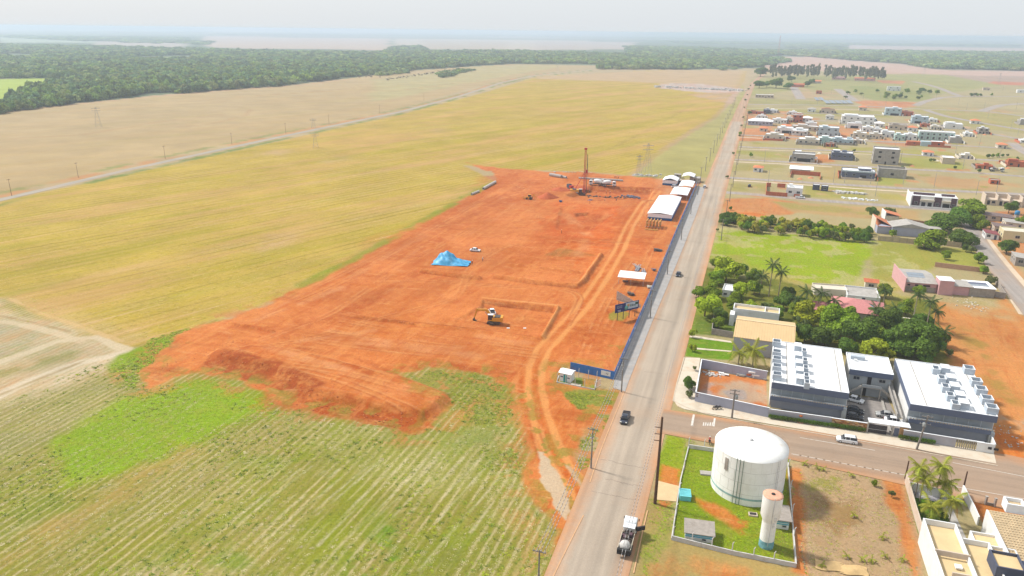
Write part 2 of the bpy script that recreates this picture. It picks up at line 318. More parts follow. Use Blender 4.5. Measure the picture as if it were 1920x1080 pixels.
def soil_strokes(n, region, az, daz, L, wd, cols, seed):
    r2 = np.random.default_rng(seed); poly = Pn(region); lo = poly.min(0); hi = poly.max(0); k = 0
    while k < n:
        p = r2.uniform(lo, hi)
        if poly_sd(poly, np.array([p[0]]), np.array([p[1]]))[0] < 0: continue
        k += 1; t = math.radians(az+r2.normal()*daz); l = r2.uniform(*L); bend = r2.uniform(-.06,.06)*l
        dx, dy = math.cos(t)*l/2, math.sin(t)*l/2
        pts = np.array([(p[0]-dx,p[1]-dy),(p[0]-dy/l*bend*2,p[1]+dx/l*bend*2),(p[0]+dx,p[1]+dy)])
        i = sub(pts, 3); i = i[AUX[i,2] > .8]
        if not len(i): continue
        w_ = r2.uniform(*wd); x, y = GX[i], GY[i]
        w = sm(1-line_d(pts, x, y)/w_)*np.clip(fbm(x,y,5,int(k),3)*2.2-.5,0,1)*r2.uniform(.35,.8)
        c = alb(cols[k%len(cols)]); COL[i] = COL[i]*(1-w[:,None])+c*w[:,None]
soil_strokes(60, [(930,342),(760,430),(520,562),(620,600),(800,520),(1010,345)], 71, 5, (20,90), (.5,1.6), [(236,158,104),(196,96,50),(228,140,84),(242,176,130)], 1)
soil_strokes(110, [(620,590),(1050,575),(1010,680),(760,690),(480,660),(420,620)], -14, 7, (6,26), (.3,1.), [(238,160,104),(192,88,44),(232,146,90)], 2)
soil_strokes(70, [(470,660),(560,650),(760,700),(850,745),(800,795),(600,740)], -28, 9, (8,30), (.3,.9), [(236,156,100),(198,94,48),(240,170,120)], 3)
soil_strokes(60, [(960,400),(1200,400),(1180,470),(1080,560),(960,500)], 60, 25, (6,24), (.4,1.5), [(240,160,100),(196,84,40),(234,120,62)], 4)
soil_strokes(60, [(640,480),(930,400),(1100,440),(1050,560),(700,560)], 40, 30, (8,36), (.4,1.2), [(236,152,96),(198,96,52),(230,140,84)], 5)
soil_strokes(40, [(1060,590),(1180,560),(1150,690),(1060,690)], 62, 12, (6,22), (.3,1.), [(226,130,76),(180,84,42)], 6)
soil_strokes(40, [(960,720),(1150,735),(1090,860),(1080,940),(1000,860)], 85, 16, (5,20), (.3,.9), [(236,156,104),(192,86,44)], 7)
soil_strokes(50, [(960,320),(1230,335),(1200,400),(960,400)], -15, 20, (8,30), (.5,1.6), [(238,156,104),(190,84,42),(226,112,60)], 8)
TRK = [(1232,358),(1205,385),(1180,425),(1160,470),(1130,520),(1092,575),(1050,620),(1018,655),(1003,690),(1002,730),(1012,780),(1030,830),(1052,875),(1082,915),(1094,945)]
tp = Pn(TRK)
def offset(pts, d):
    t = np.gradient(pts, axis=0); t /= np.linalg.norm(t, axis=1)[:,None]; return pts+np.stack([t[:,1],-t[:,0]],1)*d
stroke([(985,740),(1000,790),(1020,850),(1050,890)], 3, (206,88,42), .8, 2, 1.2)
stroke([(960,740),(985,800),(990,830)], 4, (214,100,54), .6, 3, 1.2)
stroke(offset(tp[8:],4.6), 1.4, (244,172,116), .6, 1.2, .6, world=True)
# grass by the kiosk and along the tarmac
zone([(1060,735),(1085,728),(1165,738),(1165,760),(1135,785),(1085,765)], (150,162,86), 1.5, 2, 4, cover=(5,.42,.2), aux=(0,0,.2,1))
zone([(1050,704),(1118,712),(1116,728),(1050,718)], (140,158,80), .5, .4, 3, aux=(0,0,0,1))
zone([(1095,830),(1128,800),(1122,850),(1104,905),(1090,870)], (146,156,84), 2, 2, 4, k=.9, cover=(5,.45,.2), aux=(0,0,.2,.9))
zone([(770,694),(850,694),(920,712),(950,745),(900,760),(870,745),(850,735),(800,722)], (158,158,86), 3, 3, 6, k=.9, cover=(6,.4,.25), aux=(0,.1,.1,.9))
zone([(1140,590),(1155,578),(1180,586),(1170,602),(1146,600)], (170,160,80), 1, 1, 3, aux=(0,0,.2,1), k=.9)
for s_ in ([(930,346),(860,384),(760,440),(640,506),(520,566)],): stroke([(p[0]-5,p[1]-5) for p in s_], 5, (140,160,56), .8, 3, 2, fade=20, aux=(.3,0,0,1))
# ---- east side
ROADR = [(1430,118),(1412,150),(1400,200),(1380,270),(1362,350),(1340,430),(1320,500),(1296,600),(1262,740),(1235,850),(1210,950),(1190,1080)]
zone([(1408,150),(1440,124),(1660,134),(1780,141),(1920,146),(2400,175),(2600,800),(2300,1300),(1180,1300),(1215,950),(1262,750),(1300,590),(1342,430)], (196,182,140), 3, 2, 12, var=.12, vs=50, aux=(0,0,.1,.4))
zone([(1389,107),(1520,106),(1600,114),(1690,121),(1750,131),(1930,135),(2400,160),(2400,175),(1930,144),(1740,141),(1640,141),(1400,124)], (222,186,166), 8, 8, 60)
zone([(1772,141),(1920,143),(2400,170),(2400,196),(1920,160),(1850,157),(1790,146)], (196,170,154), 8, 4, 60)
zone([(1860,153),(1920,155),(1920,160),(1850,157)], (222,140,110), 6, 6, 30)
town = [
 ([(1410,150),(1500,140),(1560,142),(1660,138),(1770,140),(1880,160),(1740,180),(1600,178),(1480,170),(1405,180)], (164,182,110), 12, None),
 ([(1590,160),(1740,170),(1750,190),(1640,190),(1610,178)], (140,170,92), 10, None),
 ([(1600,188),(1720,192),(1715,203),(1625,202)], (226,150,118), 4, None),
 ([(1402,185),(1560,190),(1620,204),(1402,194)], (166,176,110), 6, None), ([(1402,201),(1650,209),(1680,222),(1400,214)], (172,180,104), 6, None),
 ([(1500,165),(1580,170),(1590,184),(1500,183)], (206,178,140), 8, (30,.5,.2)), ([(1640,150),(1700,152),(1690,158),(1655,156)], (226,140,116), 5, None),
 ([(1700,200),(1920,215),(1920,250),(1760,232)], (180,182,112), 10, None), ([(1780,215),(1900,212),(1880,205),(1780,203)], (196,164,120), 10, (30,.5,.2)),
 ([(1395,218),(1540,230),(1640,240),(1640,255),(1560,250),(1390,240)], (182,178,112), 8, (16,.45,.25)),
 ([(1390,240),(1450,240),(1450,252),(1390,256)], (230,146,104), 5, None), ([(1385,256),(1470,256),(1440,264),(1382,264)], (232,136,90), 3, None),
 ([(1382,266),(1450,268),(1480,275),(1382,275)], (180,180,104), 5, (12,.45,.2)), ([(1545,248),(1590,250),(1600,262),(1560,262)], (230,150,110), 5, None),
 ([(1378,282),(1482,285),(1478,300),(1376,297)], (164,176,80), 5, (16,.45,.25)), ([(1520,290),(1560,290),(1562,304),(1528,306)], (226,144,92), 3, None),
 ([(1372,305),(1470,310),(1475,334),(1368,330)], (170,174,100), 5, (18,.5,.25)), ([(1535,310),(1640,318),(1640,338),(1540,336)], (190,176,116), 6, None),
 ([(1700,270),(1920,295),(1920,312),(1700,300)], (176,180,96), 8, (16,.45,.2)), ([(1540,272),(1780,285),(1780,296),(1540,284)], (176,184,80), 6, (14,.4,.2)),
 ([(1690,295),(1810,304),(1810,318),(1700,314)], (166,186,74), 6, None), ([(1740,340),(1830,335),(1830,350),(1760,352)], (200,146,96), 6, (14,.45,.2)),
 ([(1642,330),(1700,336),(1690,348),(1645,346)], (160,184,74), 4, None), ([(1700,325),(1920,345),(1920,360),(1760,352)], (206,164,118), 10, (20,.5,.2)),
 ([(1365,343),(1440,346),(1440,360),(1365,358)], (172,176,92), 5, (14,.4,.3)), ([(1505,348),(1620,352),(1625,372),(1510,370)], (168,178,84), 4, None),
 ([(1640,362),(1700,364),(1700,376),(1650,374)], (178,180,86), 5, None),
 ([(1362,372),(1440,372),(1500,380),(1500,396),(1480,402),(1352,398)], (230,142,90), 3, None), ([(1440,376),(1600,386),(1730,395),(1720,412),(1600,408),(1480,398)], (206,172,118), 5, None),
 ([(1450,378),(1620,390),(1700,398),(1640,404),(1480,392)], (180,174,98), 4, (12,.45,.2)), ([(1380,398),(1480,402),(1420,406)], (222,124,66), 4, None),
 ([(1350,406),(1640,430),(1640,440),(1345,418)], (150,140,80), 3, None),
 ([(1352,430),(1642,452),(1600,540),(1540,540),(1440,510),(1330,490)], (166,192,48), 3, None),
 ([(1650,452),(1830,470),(1860,505),(1760,500),(1640,530),(1630,480)], (176,178,88), 4, None),
 ([(1335,470),(1360,440),(1400,500),(1600,540),(1580,550),(1330,500)], (182,176,100), 5, (10,.45,.2)),
 ([(1640,530),(1660,500),(1700,540),(1740,580),(1640,590)], (186,178,104), 4, (10,.4,.3)),
 ([(1310,500),(1400,510),(1600,560),(1760,560),(1780,640),(1780,680),(1500,660),(1300,610)], (108,120,44), 3, None),
 ([(1760,560),(1880,555),(1930,600),(2300,760),(2300,960),(1930,880),(1868,860),(1860,780),(1790,690),(1750,600)], (226,158,104), 3, None),
 ([(1770,570),(1880,560),(1900,600),(1800,590)], (214,182,136), 6, (10,.4,.3)),
 ([(1780,600),(1860,640),(1920,760),(1880,760),(1830,680)], (184,150,88), 6, (9,.5,.15)),
 ([(1868,770),(1930,780),(1930,820),(1870,800)], (206,178,152), 4, (6,.45,.2)), ([(1868,800),(1930,820),(1930,880),(1870,860)], (226,128,66), 3, (8,.4,.2)),
 ([(1290,628),(1378,640),(1372,675),(1284,668)], (118,166,26), 1, None),
 ([(1300,560),(1340,560),(1320,626),(1290,626)], (150,168,70), 2, None),
 ([(1305,590),(1380,600),(1380,632),(1300,626)], (112,136,60), 2, None),
 ([(1250,815),(1290,822),(1280,905),(1232,900),(1235,850)], (150,176,44), 1.5, None),
 ([(1240,870),(1278,880),(1272,925),(1230,920)], (222,138,80), 1.5, (5,.42,.2)),
 ([(1222,930),(1262,940),(1258,1010),(1500,1065),(1560,1100),(1180,1100),(1200,1010)], (190,168,112), 2, None),
 ([(1225,945),(1262,950),(1250,1020),(1200,1080),(1205,1000)], (158,166,90), 2, (5,.48,.2)),
 ([(1230,935),(1262,940),(1255,960),(1225,965)], (222,142,88), 2, (5,.45,.2)), ([(1200,1050),(1300,1040),(1400,1070),(1400,1100),(1200,1100)], (204,160,108), 3, (7,.5,.2)),
 ([(1285,838),(1345,845),(1480,860),(1490,1058),(1262,1010)], (134,164,42), .5, None),
 ([(1305,935),(1345,945),(1400,975),(1430,1000),(1400,1010),(1370,985),(1320,960)], (222,136,78), 2, (5,.4,.2)),
 ([(1440,940),(1480,960),(1485,1050),(1430,1030)], (134,152,72), 2, None),
 ([(1482,868),(1560,870),(1690,905),(1720,1000),(1730,1110),(1495,1110)], (206,176,142), 1.5, None),
 ([(1482,880),(1500,880),(1512,1080),(1492,1070)], (222,142,88), 2, None), ([(1655,880),(1695,900),(1735,1110),(1712,1110),(1680,980),(1650,930)], (226,150,96), 2, None),
 ([(1540,940),(1600,940),(1600,1010),(1540,1010)], (170,140,100), 5, (5,.5,.2)), ([(1500,880),(1600,900),(1560,930),(1500,930)], (166,164,96), 4, (5,.55,.15)),
 ([(1700,922),(1760,935),(1790,1010),(1722,1000)], (84,150,30), .4, None), ([(1800,915),(1930,940),(1930,990),(1850,985),(1830,960)], (230,146,92), 1.5, None),
 ([(1850,440),(1920,505),(1920,540),(1830,470)], (222,170,126), 4, None), ([(1840,400),(1930,390),(1930,500),(1850,440)], (214,160,120), 4, None),
 ([(1700,540),(1760,548),(1880,560),(1870,575),(1720,560)], (206,190,150), 3, None),
]
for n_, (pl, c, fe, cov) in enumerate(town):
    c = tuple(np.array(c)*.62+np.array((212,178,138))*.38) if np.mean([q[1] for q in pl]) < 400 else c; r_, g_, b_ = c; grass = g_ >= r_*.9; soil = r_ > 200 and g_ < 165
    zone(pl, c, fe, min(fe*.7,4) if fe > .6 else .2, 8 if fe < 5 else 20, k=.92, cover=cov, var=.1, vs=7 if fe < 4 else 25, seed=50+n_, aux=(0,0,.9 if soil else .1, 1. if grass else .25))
zone([(1306,752),(1438,779),(1437,714),(1316,692)], (222,146,98), .3, .2, 4, var=.12, vs=5, aux=(0,0,.7,0))
zone([(1345,712),(1436,722),(1436,775),(1400,765),(1340,740)], (206,190,166), 3, 2.5, 4, k=.85, cover=(7,.42,.2), aux=(0,0,.2,0)); zone([(1312,730),(1330,720),(1345,745),(1310,748)], (186,180,176), 2, 2, 4, k=.7, aux=(0,0,.2,0)); zone([(1358,734),(1398,728),(1404,748),(1372,750)], (180,174,170), 1, 1, 4, k=.8, aux=(0,0,.2,0))
# dry litter and green specks on the pasture
i = sub(Pn([(1335,425),(1640,452),(1600,545),(1330,500)]), 1); w = sm((fbm(GX[i],GY[i],7,77,4)-.56)/.07)[:,None]*.75; COL[i] = COL[i]*(1-w)+alb((206,200,140))*w
for s_, (pts_, w_, c_) in enumerate([([(430,606),(520,628),(600,600),(700,560)], 5, (190,96,54)), ([(640,592),(700,600),(760,604)], 1.6, (150,72,40)), ([(760,604),(900,614),(1014,634)], 1.2, (164,84,46)), ([(455,665),(480,655),(560,660),(640,690),(700,712)], 3, (186,92,50)), ([(560,652),(660,668),(740,700),(760,720)], 2, (176,86,46)), ([(755,690),(830,682),(900,696),(980,700)], 2.5, (176,88,50)),
  ([(640,600),(700,560),(800,500)], 4, (196,104,60)), ([(610,560),(760,460),(930,362)], 6, (204,116,72)), ([(700,520),(850,420),(960,370)], 5, (200,110,66)), ([(1050,600),(1105,540),(1150,480),(1185,420)], 3, (190,92,50)), ([(1010,650),(1060,600)], 4, (188,92,52)), ([(970,460),(1080,452),(1160,465)], 4, (196,94,48)), ([(1130,450),(1185,444),(1235,448)], 2.5, (182,88,50)), ([(440,668),(520,700),(600,730)], 3, (166,84,50))]): stroke(pts_, w_, c_, .6, w_*.6, w_*.35, seed=70+s_)
for s_, (pts_, w_) in enumerate([([(660,520),(720,484),(800,440)], 3), ([(480,600),(560,570),(640,540)], 3), ([(640,640),(760,650),(900,668)], 4), ([(500,660),(600,690),(760,740),(830,770)], 3), ([(620,620),(720,640),(860,650)], 2.5), ([(900,630),(960,640),(1000,645)], 3), ([(1060,400),(1100,440),(1090,480)], 5), ([(1205,380),(1225,360),(1260,352)], 5), ([(560,640),(640,628),(700,620)], 2)]): stroke(pts_, w_, (242,176,128), .6, w_*.7, w_*.4, seed=90+s_, fade=8)
# the haul road with its pale wheel tracks
TRK = [(1232,358),(1205,385),(1180,425),(1160,470),(1130,520),(1092,575),(1050,620),(1018,655),(1003,690),(1002,730),(1012,780),(1030,830),(1052,875),(1082,915),(1094,945)]
stroke(TRK, 9, (228,136,80), .7, 4, 1.2)
tp = Pn(TRK)
def offset(pts, d):
    t = np.gradient(pts, axis=0); t /= np.linalg.norm(t, axis=1)[:,None]; return pts+np.stack([t[:,1],-t[:,0]],1)*d
stroke(offset(tp,-1.9), 1.8, (246,176,116), .95, .9, .35, world=True, aux=(0,0,.3,0)); stroke(offset(tp,1.7), 1.6, (246,176,116), .95, .9, .35, world=True, aux=(0,0,.3,0))
stroke(offset(tp,-.1), 1.0, (214,112,60), .6, .8, .3, world=True); stroke(offset(tp,3.6), 1.2, (204,98,50), .5, 1, .5, world=True)
def tyres(pts_, k=.7, col=(240,172,118), dark=(176,92,54), gap=1.0):
    q = Pn(pts_); n_ = max(8,int(np.linalg.norm(np.diff(q,axis=0),axis=1).sum()/4)); d_ = np.r_[0,np.cumsum(np.linalg.norm(np.diff(q,axis=0),axis=1))]; t_ = np.linspace(0,d_[-1],n_); q = np.stack([np.interp(t_,d_,q[:,0]),np.interp(t_,d_,q[:,1])],1)
    for _ in range(4): q[1:-1] = (q[:-2]+2*q[1:-1]+q[2:])/4
    for s_ in (-gap,gap): stroke(offset(q,s_), .7, col, k, .5, .1, world=True, fade=7); stroke(offset(q,s_+.55), .5, dark, k*.8, .5, .1, world=True, fade=7)
for t_ in ([(540,560),(660,505),(800,430),(930,360)], [(500,590),(640,530),(760,460),(900,380)], [(480,640),(620,590),(720,520),(860,440),(960,390)], [(430,660),(560,640),(700,600),(860,560),(880,500),(1000,430)], [(560,700),(640,720),(760,770),(800,790)], [(520,690),(640,705),(780,745),(840,750)], [(500,650),(640,680),(780,725),(850,742)],
  [(620,620),(760,640),(900,655),(1010,668)], [(600,640),(760,660),(900,672),(1005,690)], [(640,600),(760,622),(900,640),(1000,655)], [(1150,700),(1130,640),(1150,590),(1200,520),(1220,470)], [(1090,680),(1110,620),(1140,560),(1190,490)], [(1190,430),(1210,400),(1215,370),(1240,352)], [(960,345),(1000,360),(1060,345),(1150,352),(1220,360)], [(1060,610),(1090,560),(1085,545),(900,535),(780,525),(700,530)], [(1000,760),(1010,830),(1040,890)], [(960,730),(1010,740),(1060,745),(1150,745)], [(900,610),(960,600),(1000,585),(960,575),(910,580),(880,600)], [(990,400),(1050,420),(1120,410),(1180,385)], [(900,470),(1000,455),(1100,450),(1170,455)]): tyres(t_)
# lots of the new development: trampled red earth between the houses
for s_, pl in enumerate([[(1400,206),(1480,208),(1530,222),(1540,260),(1440,264),(1398,236)], [(1530,232),(1660,240),(1720,262),(1700,276),(1600,262),(1530,256)], [(1690,205),(1720,214),(1715,220),(1685,216)], [(1760,262),(1800,268),(1830,276),(1780,278)]]): zone(pl, (220,160,122), 4, 4, 10, k=.85, cover=(14,.44,.2), seed=200+s_, aux=(0,0,.6,.2))
for s_ in range(90):
    x_ = rng.uniform(1395,1910); y_ = rng.uniform(196,372); w_ = rng.uniform(8,30)*(y_-100)/200; pl = [(x_,y_),(x_+w_,y_+w_*.08),(x_+w_*1.05,y_+w_*.08+3),(x_+w_*.02,y_+3.2)]
    zone(pl, [(224,146,104),(206,182,138),(160,170,92),(230,190,160),(222,160,120),(196,178,116)][s_%6], 2.5, 2.5, 6, k=.75, seed=300+s_, aux=(0,0,.3,.5))
# ---- relief of the earthworks
TONGUE = [(405,655),(470,648),(560,655),(700,690),(760,705),(850,738),(856,755),(815,785),(790,792),(640,758),(575,748),(500,700),(410,682),(385,668)]
raise_(TONGUE, 1.5, 3.6, .6)
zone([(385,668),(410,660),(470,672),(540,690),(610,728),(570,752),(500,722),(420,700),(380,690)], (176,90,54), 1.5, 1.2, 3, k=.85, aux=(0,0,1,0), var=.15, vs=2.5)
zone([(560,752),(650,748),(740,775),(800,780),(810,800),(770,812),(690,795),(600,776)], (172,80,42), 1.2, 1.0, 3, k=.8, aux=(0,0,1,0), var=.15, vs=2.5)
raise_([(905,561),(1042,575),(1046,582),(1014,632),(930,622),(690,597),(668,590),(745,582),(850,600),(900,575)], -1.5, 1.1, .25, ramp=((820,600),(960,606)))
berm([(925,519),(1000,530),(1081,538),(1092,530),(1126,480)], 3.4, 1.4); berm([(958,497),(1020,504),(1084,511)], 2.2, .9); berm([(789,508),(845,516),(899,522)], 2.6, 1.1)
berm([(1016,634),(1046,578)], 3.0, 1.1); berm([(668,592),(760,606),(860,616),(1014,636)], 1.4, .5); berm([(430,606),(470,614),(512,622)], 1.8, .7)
for s_ in ([(925,522),(1000,533),(1081,541)], [(789,511),(845,519),(899,525)], [(905,564),(960,569),(1042,579)]): stroke(s_, 1.0, (158,76,42), .8, .7, .2, seed=3)  # shade on the near faces of berms and pit, painted into the soil colour
for s_ in ([(925,518),(1000,529),(1081,536),(1090,528),(1125,479)], [(958,495),(1084,508)], [(789,506),(899,519)], [(1018,634),(1048,577)], [(905,558),(1044,572)]): stroke(s_, 1.1, (246,180,122), .85, .7, .25, aux=(0,0,.4,0))  # bright top edges of berms and cuts: catching light painted into the soil
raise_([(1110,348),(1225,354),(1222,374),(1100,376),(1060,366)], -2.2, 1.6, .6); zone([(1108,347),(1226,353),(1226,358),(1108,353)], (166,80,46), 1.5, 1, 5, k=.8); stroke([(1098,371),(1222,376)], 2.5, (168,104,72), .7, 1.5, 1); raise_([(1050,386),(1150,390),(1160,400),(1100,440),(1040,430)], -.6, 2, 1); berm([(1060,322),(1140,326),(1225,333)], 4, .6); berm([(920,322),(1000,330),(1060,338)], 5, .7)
raise_([(1078,399),(1104,397),(1102,402),(1080,404)], -.8, 1.2, .4)
# grass creeping over the rim of the earthworks, soil spilt over the grass
rim = Pn(SITE); i = sub(rim, 12); x, y = GX[i], GY[i]; dd_ = poly_sd(rim, x, y); far_ = np.clip((260-y)/40, 0, 1)
w = (sm(1-np.abs(dd_+3)/6)*sm((fbm(x,y,3.5,411,4)-.5)/.07+.5)*far_*.8)[:,None]; COL[i] = COL[i]*(1-w)+alb((216,146,96))*w
w = (sm(1-np.abs(dd_-2.5)/5)*sm((fbm(x,y,3.,431,4)-.53)/.06+.5)*far_*.75*(y < 200))[:,None]; COL[i] = COL[i]*(1-w)+alb((150,152,74))*w
zone([(1008,845),(1020,848),(1040,880),(1062,920),(1072,960),(1062,975),(1040,950),(1014,900)], (226,202,172), .7, .8, 2, aux=(0,0,.15,0))
zone([(1060,872),(1068,875),(1096,912),(1098,918),(1078,900)], (222,192,158), .8, .6, 2, k=.9, aux=(0,0,.15,0))
zone([(1064,1030),(1078,985),(1095,968),(1092,985),(1072,1030)], (214,182,150), 1, .6, 2, k=.9, aux=(0,0,.15,0))
i = np.nonzero(AUX[:,2] > .5)[0]; x, y = GX[i], GY[i]
GZ[i] += AUX[i,2]*((fbm(x,y,6,31,4)-.5)*.3+(fbm(x,y,1.6,37,3)-.5)*.09)*np.clip((line_d(Pn(ROADR), x, y)-8)/10,0,1)
i = np.nonzero((AUX[:,1] > .3)&(GY < 260))[0]; x, y = GX[i], GY[i]; GZ[i] += (fbm(x,y,3,41,3)-.5)*.25*np.clip((line_d(Pn(ROADR), x, y)-14)/6,0,1)
GZ[(GR > 700)] *= 0
def ground_z(x, y):                              # height of the finished ground at a spot
    k = np.argmin((GX-x)**2+(GY-y)**2); return float(GZ[k])
_l = COL@np.array([.3,.59,.11]); _k = (1+.14*np.clip((800-GR)/500,0,1)*np.where(AUX[:,0]>.5,.2,1))[:,None]; COL = np.clip(_l[:,None]+(COL-_l[:,None])*_k, .004, .85)
def build_ground():
    me = bpy.data.meshes.new('ground'); co = np.stack([GX,GY,GZ],1).astype(np.float32)
    a = np.arange(NR-1)[:,None]*NT; b = np.arange(NT)[None]; b2 = (b+1)%NT
    f = np.stack([a+b, a+b2, a+NT+b2, a+NT+b], -1).reshape(-1,4)[:, ::-1].astype(np.int32)
    me.vertices.add(N); me.vertices.foreach_set('co', co.ravel()); nf = len(f)
    me.loops.add(nf*4); me.loops.foreach_set('vertex_index', f.ravel()); me.polygons.add(nf)
    me.polygons.foreach_set('loop_start', np.arange(0,nf*4,4,dtype=np.int32)); me.polygons.foreach_set('loop_total', np.full(nf,4,np.int32))
    me.polygons.foreach_set('use_smooth', np.ones(nf,bool)); me.update(calc_edges=True)
    ca = me.color_attributes.new('soil', 'FLOAT_COLOR', 'POINT'); ca.data.foreach_set('color', np.concatenate([np.clip(COL,0,1), np.ones((N,1))],1).astype(np.float32).ravel())
    cb = me.color_attributes.new('cover', 'FLOAT_COLOR', 'POINT'); cb.data.foreach_set('color', AUX.astype(np.float32).ravel())
    o = link('ground', me); tag(o, kind='structure', label='red earth, crop stubble, pasture and bare lots seen from the air'); return o
ground = build_ground()
def ground_material():
    m = bpy.data.materials.new('ground'); m.use_nodes = True; T = m.node_tree; L = T.links.new; nn = T.nodes.new; b = T.nodes['Principled BSDF']
    b.inputs['Roughness'].default_value = .95; b.inputs['Specular IOR Level'].default_value = .1
    at = nn('ShaderNodeAttribute'); at.attribute_name = 'soil'; cv = nn('ShaderNodeAttribute'); cv.attribute_name = 'cover'
    sp = nn('ShaderNodeSeparateColor'); L(cv.outputs['Color'], sp.inputs[0]); geo = nn('ShaderNodeNewGeometry')
    def noise(scale, detail=4, rough=.6, az=None, stretch=1.):
        t = nn('ShaderNodeTexNoise'); t.inputs['Scale'].default_value = scale; t.inputs['Detail'].default_value = detail; t.inputs['Roughness'].default_value = rough
        if az is None: L(geo.outputs['Position'], t.inputs['Vector'])
        else:
            mp = nn('ShaderNodeVectorRotate'); mp.rotation_type = 'Z_AXIS'; mp.inputs['Angle'].default_value = -math.radians(az); L(geo.outputs['Position'], mp.inputs['Vector'])
            vm = nn('ShaderNodeVectorMath'); vm.operation = 'MULTIPLY'; vm.inputs[1].default_value = (1/stretch,1,1); L(mp.outputs[0], vm.inputs[0]); L(vm.outputs[0], t.inputs['Vector'])
        return t.outputs['Fac']
    def rng_(v, a_, b_, c_, d_):
        r = nn('ShaderNodeMapRange'); r.inputs[1].default_value = a_; r.inputs[2].default_value = b_; r.inputs[3].default_value = c_; r.inputs[4].default_value = d_; L(v, r.inputs[0]); return r.outputs[0]
    def mul(a_, b_, op='MULTIPLY'):
        q = nn('ShaderNodeMath'); q.operation = op
        for k_, v in enumerate((a_, b_)):
            if isinstance(v, (int,float)): q.inputs[k_].default_value = v
            else: L(v, q.inputs[k_])
        return q.outputs[0]
    def mixc(f, a_, b_, mode='MIX'):
        q = nn('ShaderNodeMixRGB'); q.blend_type = mode
        for k_, v in ((0,f),(1,a_),(2,b_)):
            if isinstance(v, (int,float)): q.inputs[k_].default_value = v
            elif isinstance(v, tuple): q.inputs[k_].default_value = v+(1,)
            else: L(v, q.inputs[k_])
        return q.outputs[0]
    def A3(c):
        v = alb(c); l_ = v@np.array([.3,.59,.11]); return tuple(float(q) for q in np.clip(l_+(v-l_)*1.18, .005, .85))
    c = at.outputs['Color']
    # crop field: dashes of yellow-green plants in drilled lines, straw between
    rowsA = mul(rng_(noise(.55,3,.7,50,7.), .42,.62, 0,1), rng_(noise(.05,3), .35,.6, .25,1.)); 
    c = mixc(mul(mul(sp.outputs[0], rowsA), .6), c, A3((198,176,54)))
    rotA = nn('ShaderNodeVectorRotate'); rotA.rotation_type = 'Z_AXIS'; rotA.inputs['Angle'].default_value = -math.radians(50); L(geo.outputs['Position'], rotA.inputs['Vector'])
    wa = nn('ShaderNodeTexWave'); wa.bands_direction = 'Y'; wa.inputs['Scale'].default_value = .062; wa.inputs['Distortion'].default_value = 1.2; wa.inputs['Detail'].default_value = 3; wa.inputs['Detail Scale'].default_value = .2; L(rotA.outputs[0], wa.inputs['Vector'])
    c = mixc(mul(mul(sp.outputs[0], mul(rng_(wa.outputs['Fac'], .0,.3, 1,0), rng_(noise(.07,4,.7,50,6.), .45,.58, 0,1))), .6), c, A3((150,132,58)))
    c = mixc(mul(mul(sp.outputs[0], mul(rng_(wa.outputs['Fac'], .8,1., 0,1), rng_(noise(.06,4,.7,50,6.), .5,.62, 0,1))), .55), c, A3((234,200,160)))
    c = mixc(mul(mul(sp.outputs[0], rng_(noise(.9,4,.7,50,3.), .54,.66, 0,1)), .6), c, A3((232,196,140)))
    c = mixc(mul(mul(sp.outputs[0], rng_(noise(.95,5,.8,50,2.), .54,.64, 0,1)), .8), c, A3((146,130,50)))
    c = mixc(mul(mul(sp.outputs[0], rng_(noise(.03,5,.65,50,5.), .48,.62, 0,1)), .62), c, A3((220,178,128)))
    c = mixc(mul(mul(sp.outputs[0], rng_(noise(.045,5,.65,50,8.), .53,.62, 0,1)), .5), c, A3((176,166,72)))
    # lower fields: harvested rows, straw and weeds
    c = mixc(mul(mul(sp.outputs[1], rng_(noise(.05,5,.65,71,2.5), .46,.6, 0,1)), .6), c, A3((196,176,124)))
    rot = nn('ShaderNodeVectorRotate'); rot.rotation_type = 'Z_AXIS'; rot.inputs['Angle'].default_value = -math.radians(71); L(geo.outputs['Position'], rot.inputs['Vector'])
    wv = nn('ShaderNodeTexWave'); wv.bands_direction = 'Y'; wv.inputs['Scale'].default_value = .17; wv.inputs['Distortion'].default_value = 1.6; wv.inputs['Detail'].default_value = 3; wv.inputs['Detail Scale'].default_value = .35; L(rot.outputs[0], wv.inputs['Vector'])
    line = mul(rng_(wv.outputs['Fac'], .70,.95, 0,1), rng_(noise(.12,4,.7,71,4.), .42,.56, 0,1))
    c = mixc(mul(mul(sp.outputs[1], rng_(wv.outputs['Fac'], .1,.5, .8,0)), .6), c, A3((146,148,58)))
    c = mixc(mul(mul(sp.outputs[1], line), .6), c, A3((232,214,172)))
    c = mixc(mul(mul(sp.outputs[1], rng_(noise(1.3,5,.75,71,1.6), .52,.62, 0,1)), .6), c, A3((148,156,40)))
    c = mixc(mul(mul(sp.outputs[1], rng_(noise(1.9,4,.75,71,1.5), .56,.64, 0,1)), .6), c, A3((112,112,52)))
    c = mixc(mul(mul(sp.outputs[1], rng_(noise(.11,5,.7,71,2.), .54,.64, 0,1)), .55), c, A3((150,162,40)))
    # bare soil: crust, clods
    c = mixc(mul(mul(sp.outputs[2], rng_(noise(.35,7,.75), .48,.64, 0,1)), .5), c, A3((246,176,116)))
    c = mixc(mul(mul(sp.outputs[2], rng_(noise(.05,5,.7,71,5.), .49,.62, 0,1)), .45), c, A3((196,110,66)))
    c = mixc(mul(mul(sp.outputs[2], rng_(noise(.13,6,.75,71,9.), .53,.62, 0,1)), .6), c, A3((238,164,110)))
    c = mixc(mul(mul(sp.outputs[2], rng_(noise(.10,6,.75,-13,7.), .55,.64, 0,1)), .45), c, A3((184,98,56)))
    c = mixc(mul(mul(sp.outputs[2], rng_(noise(.03,5,.7), .5,.64, 0,1)), .45), c, A3((236,158,108)))
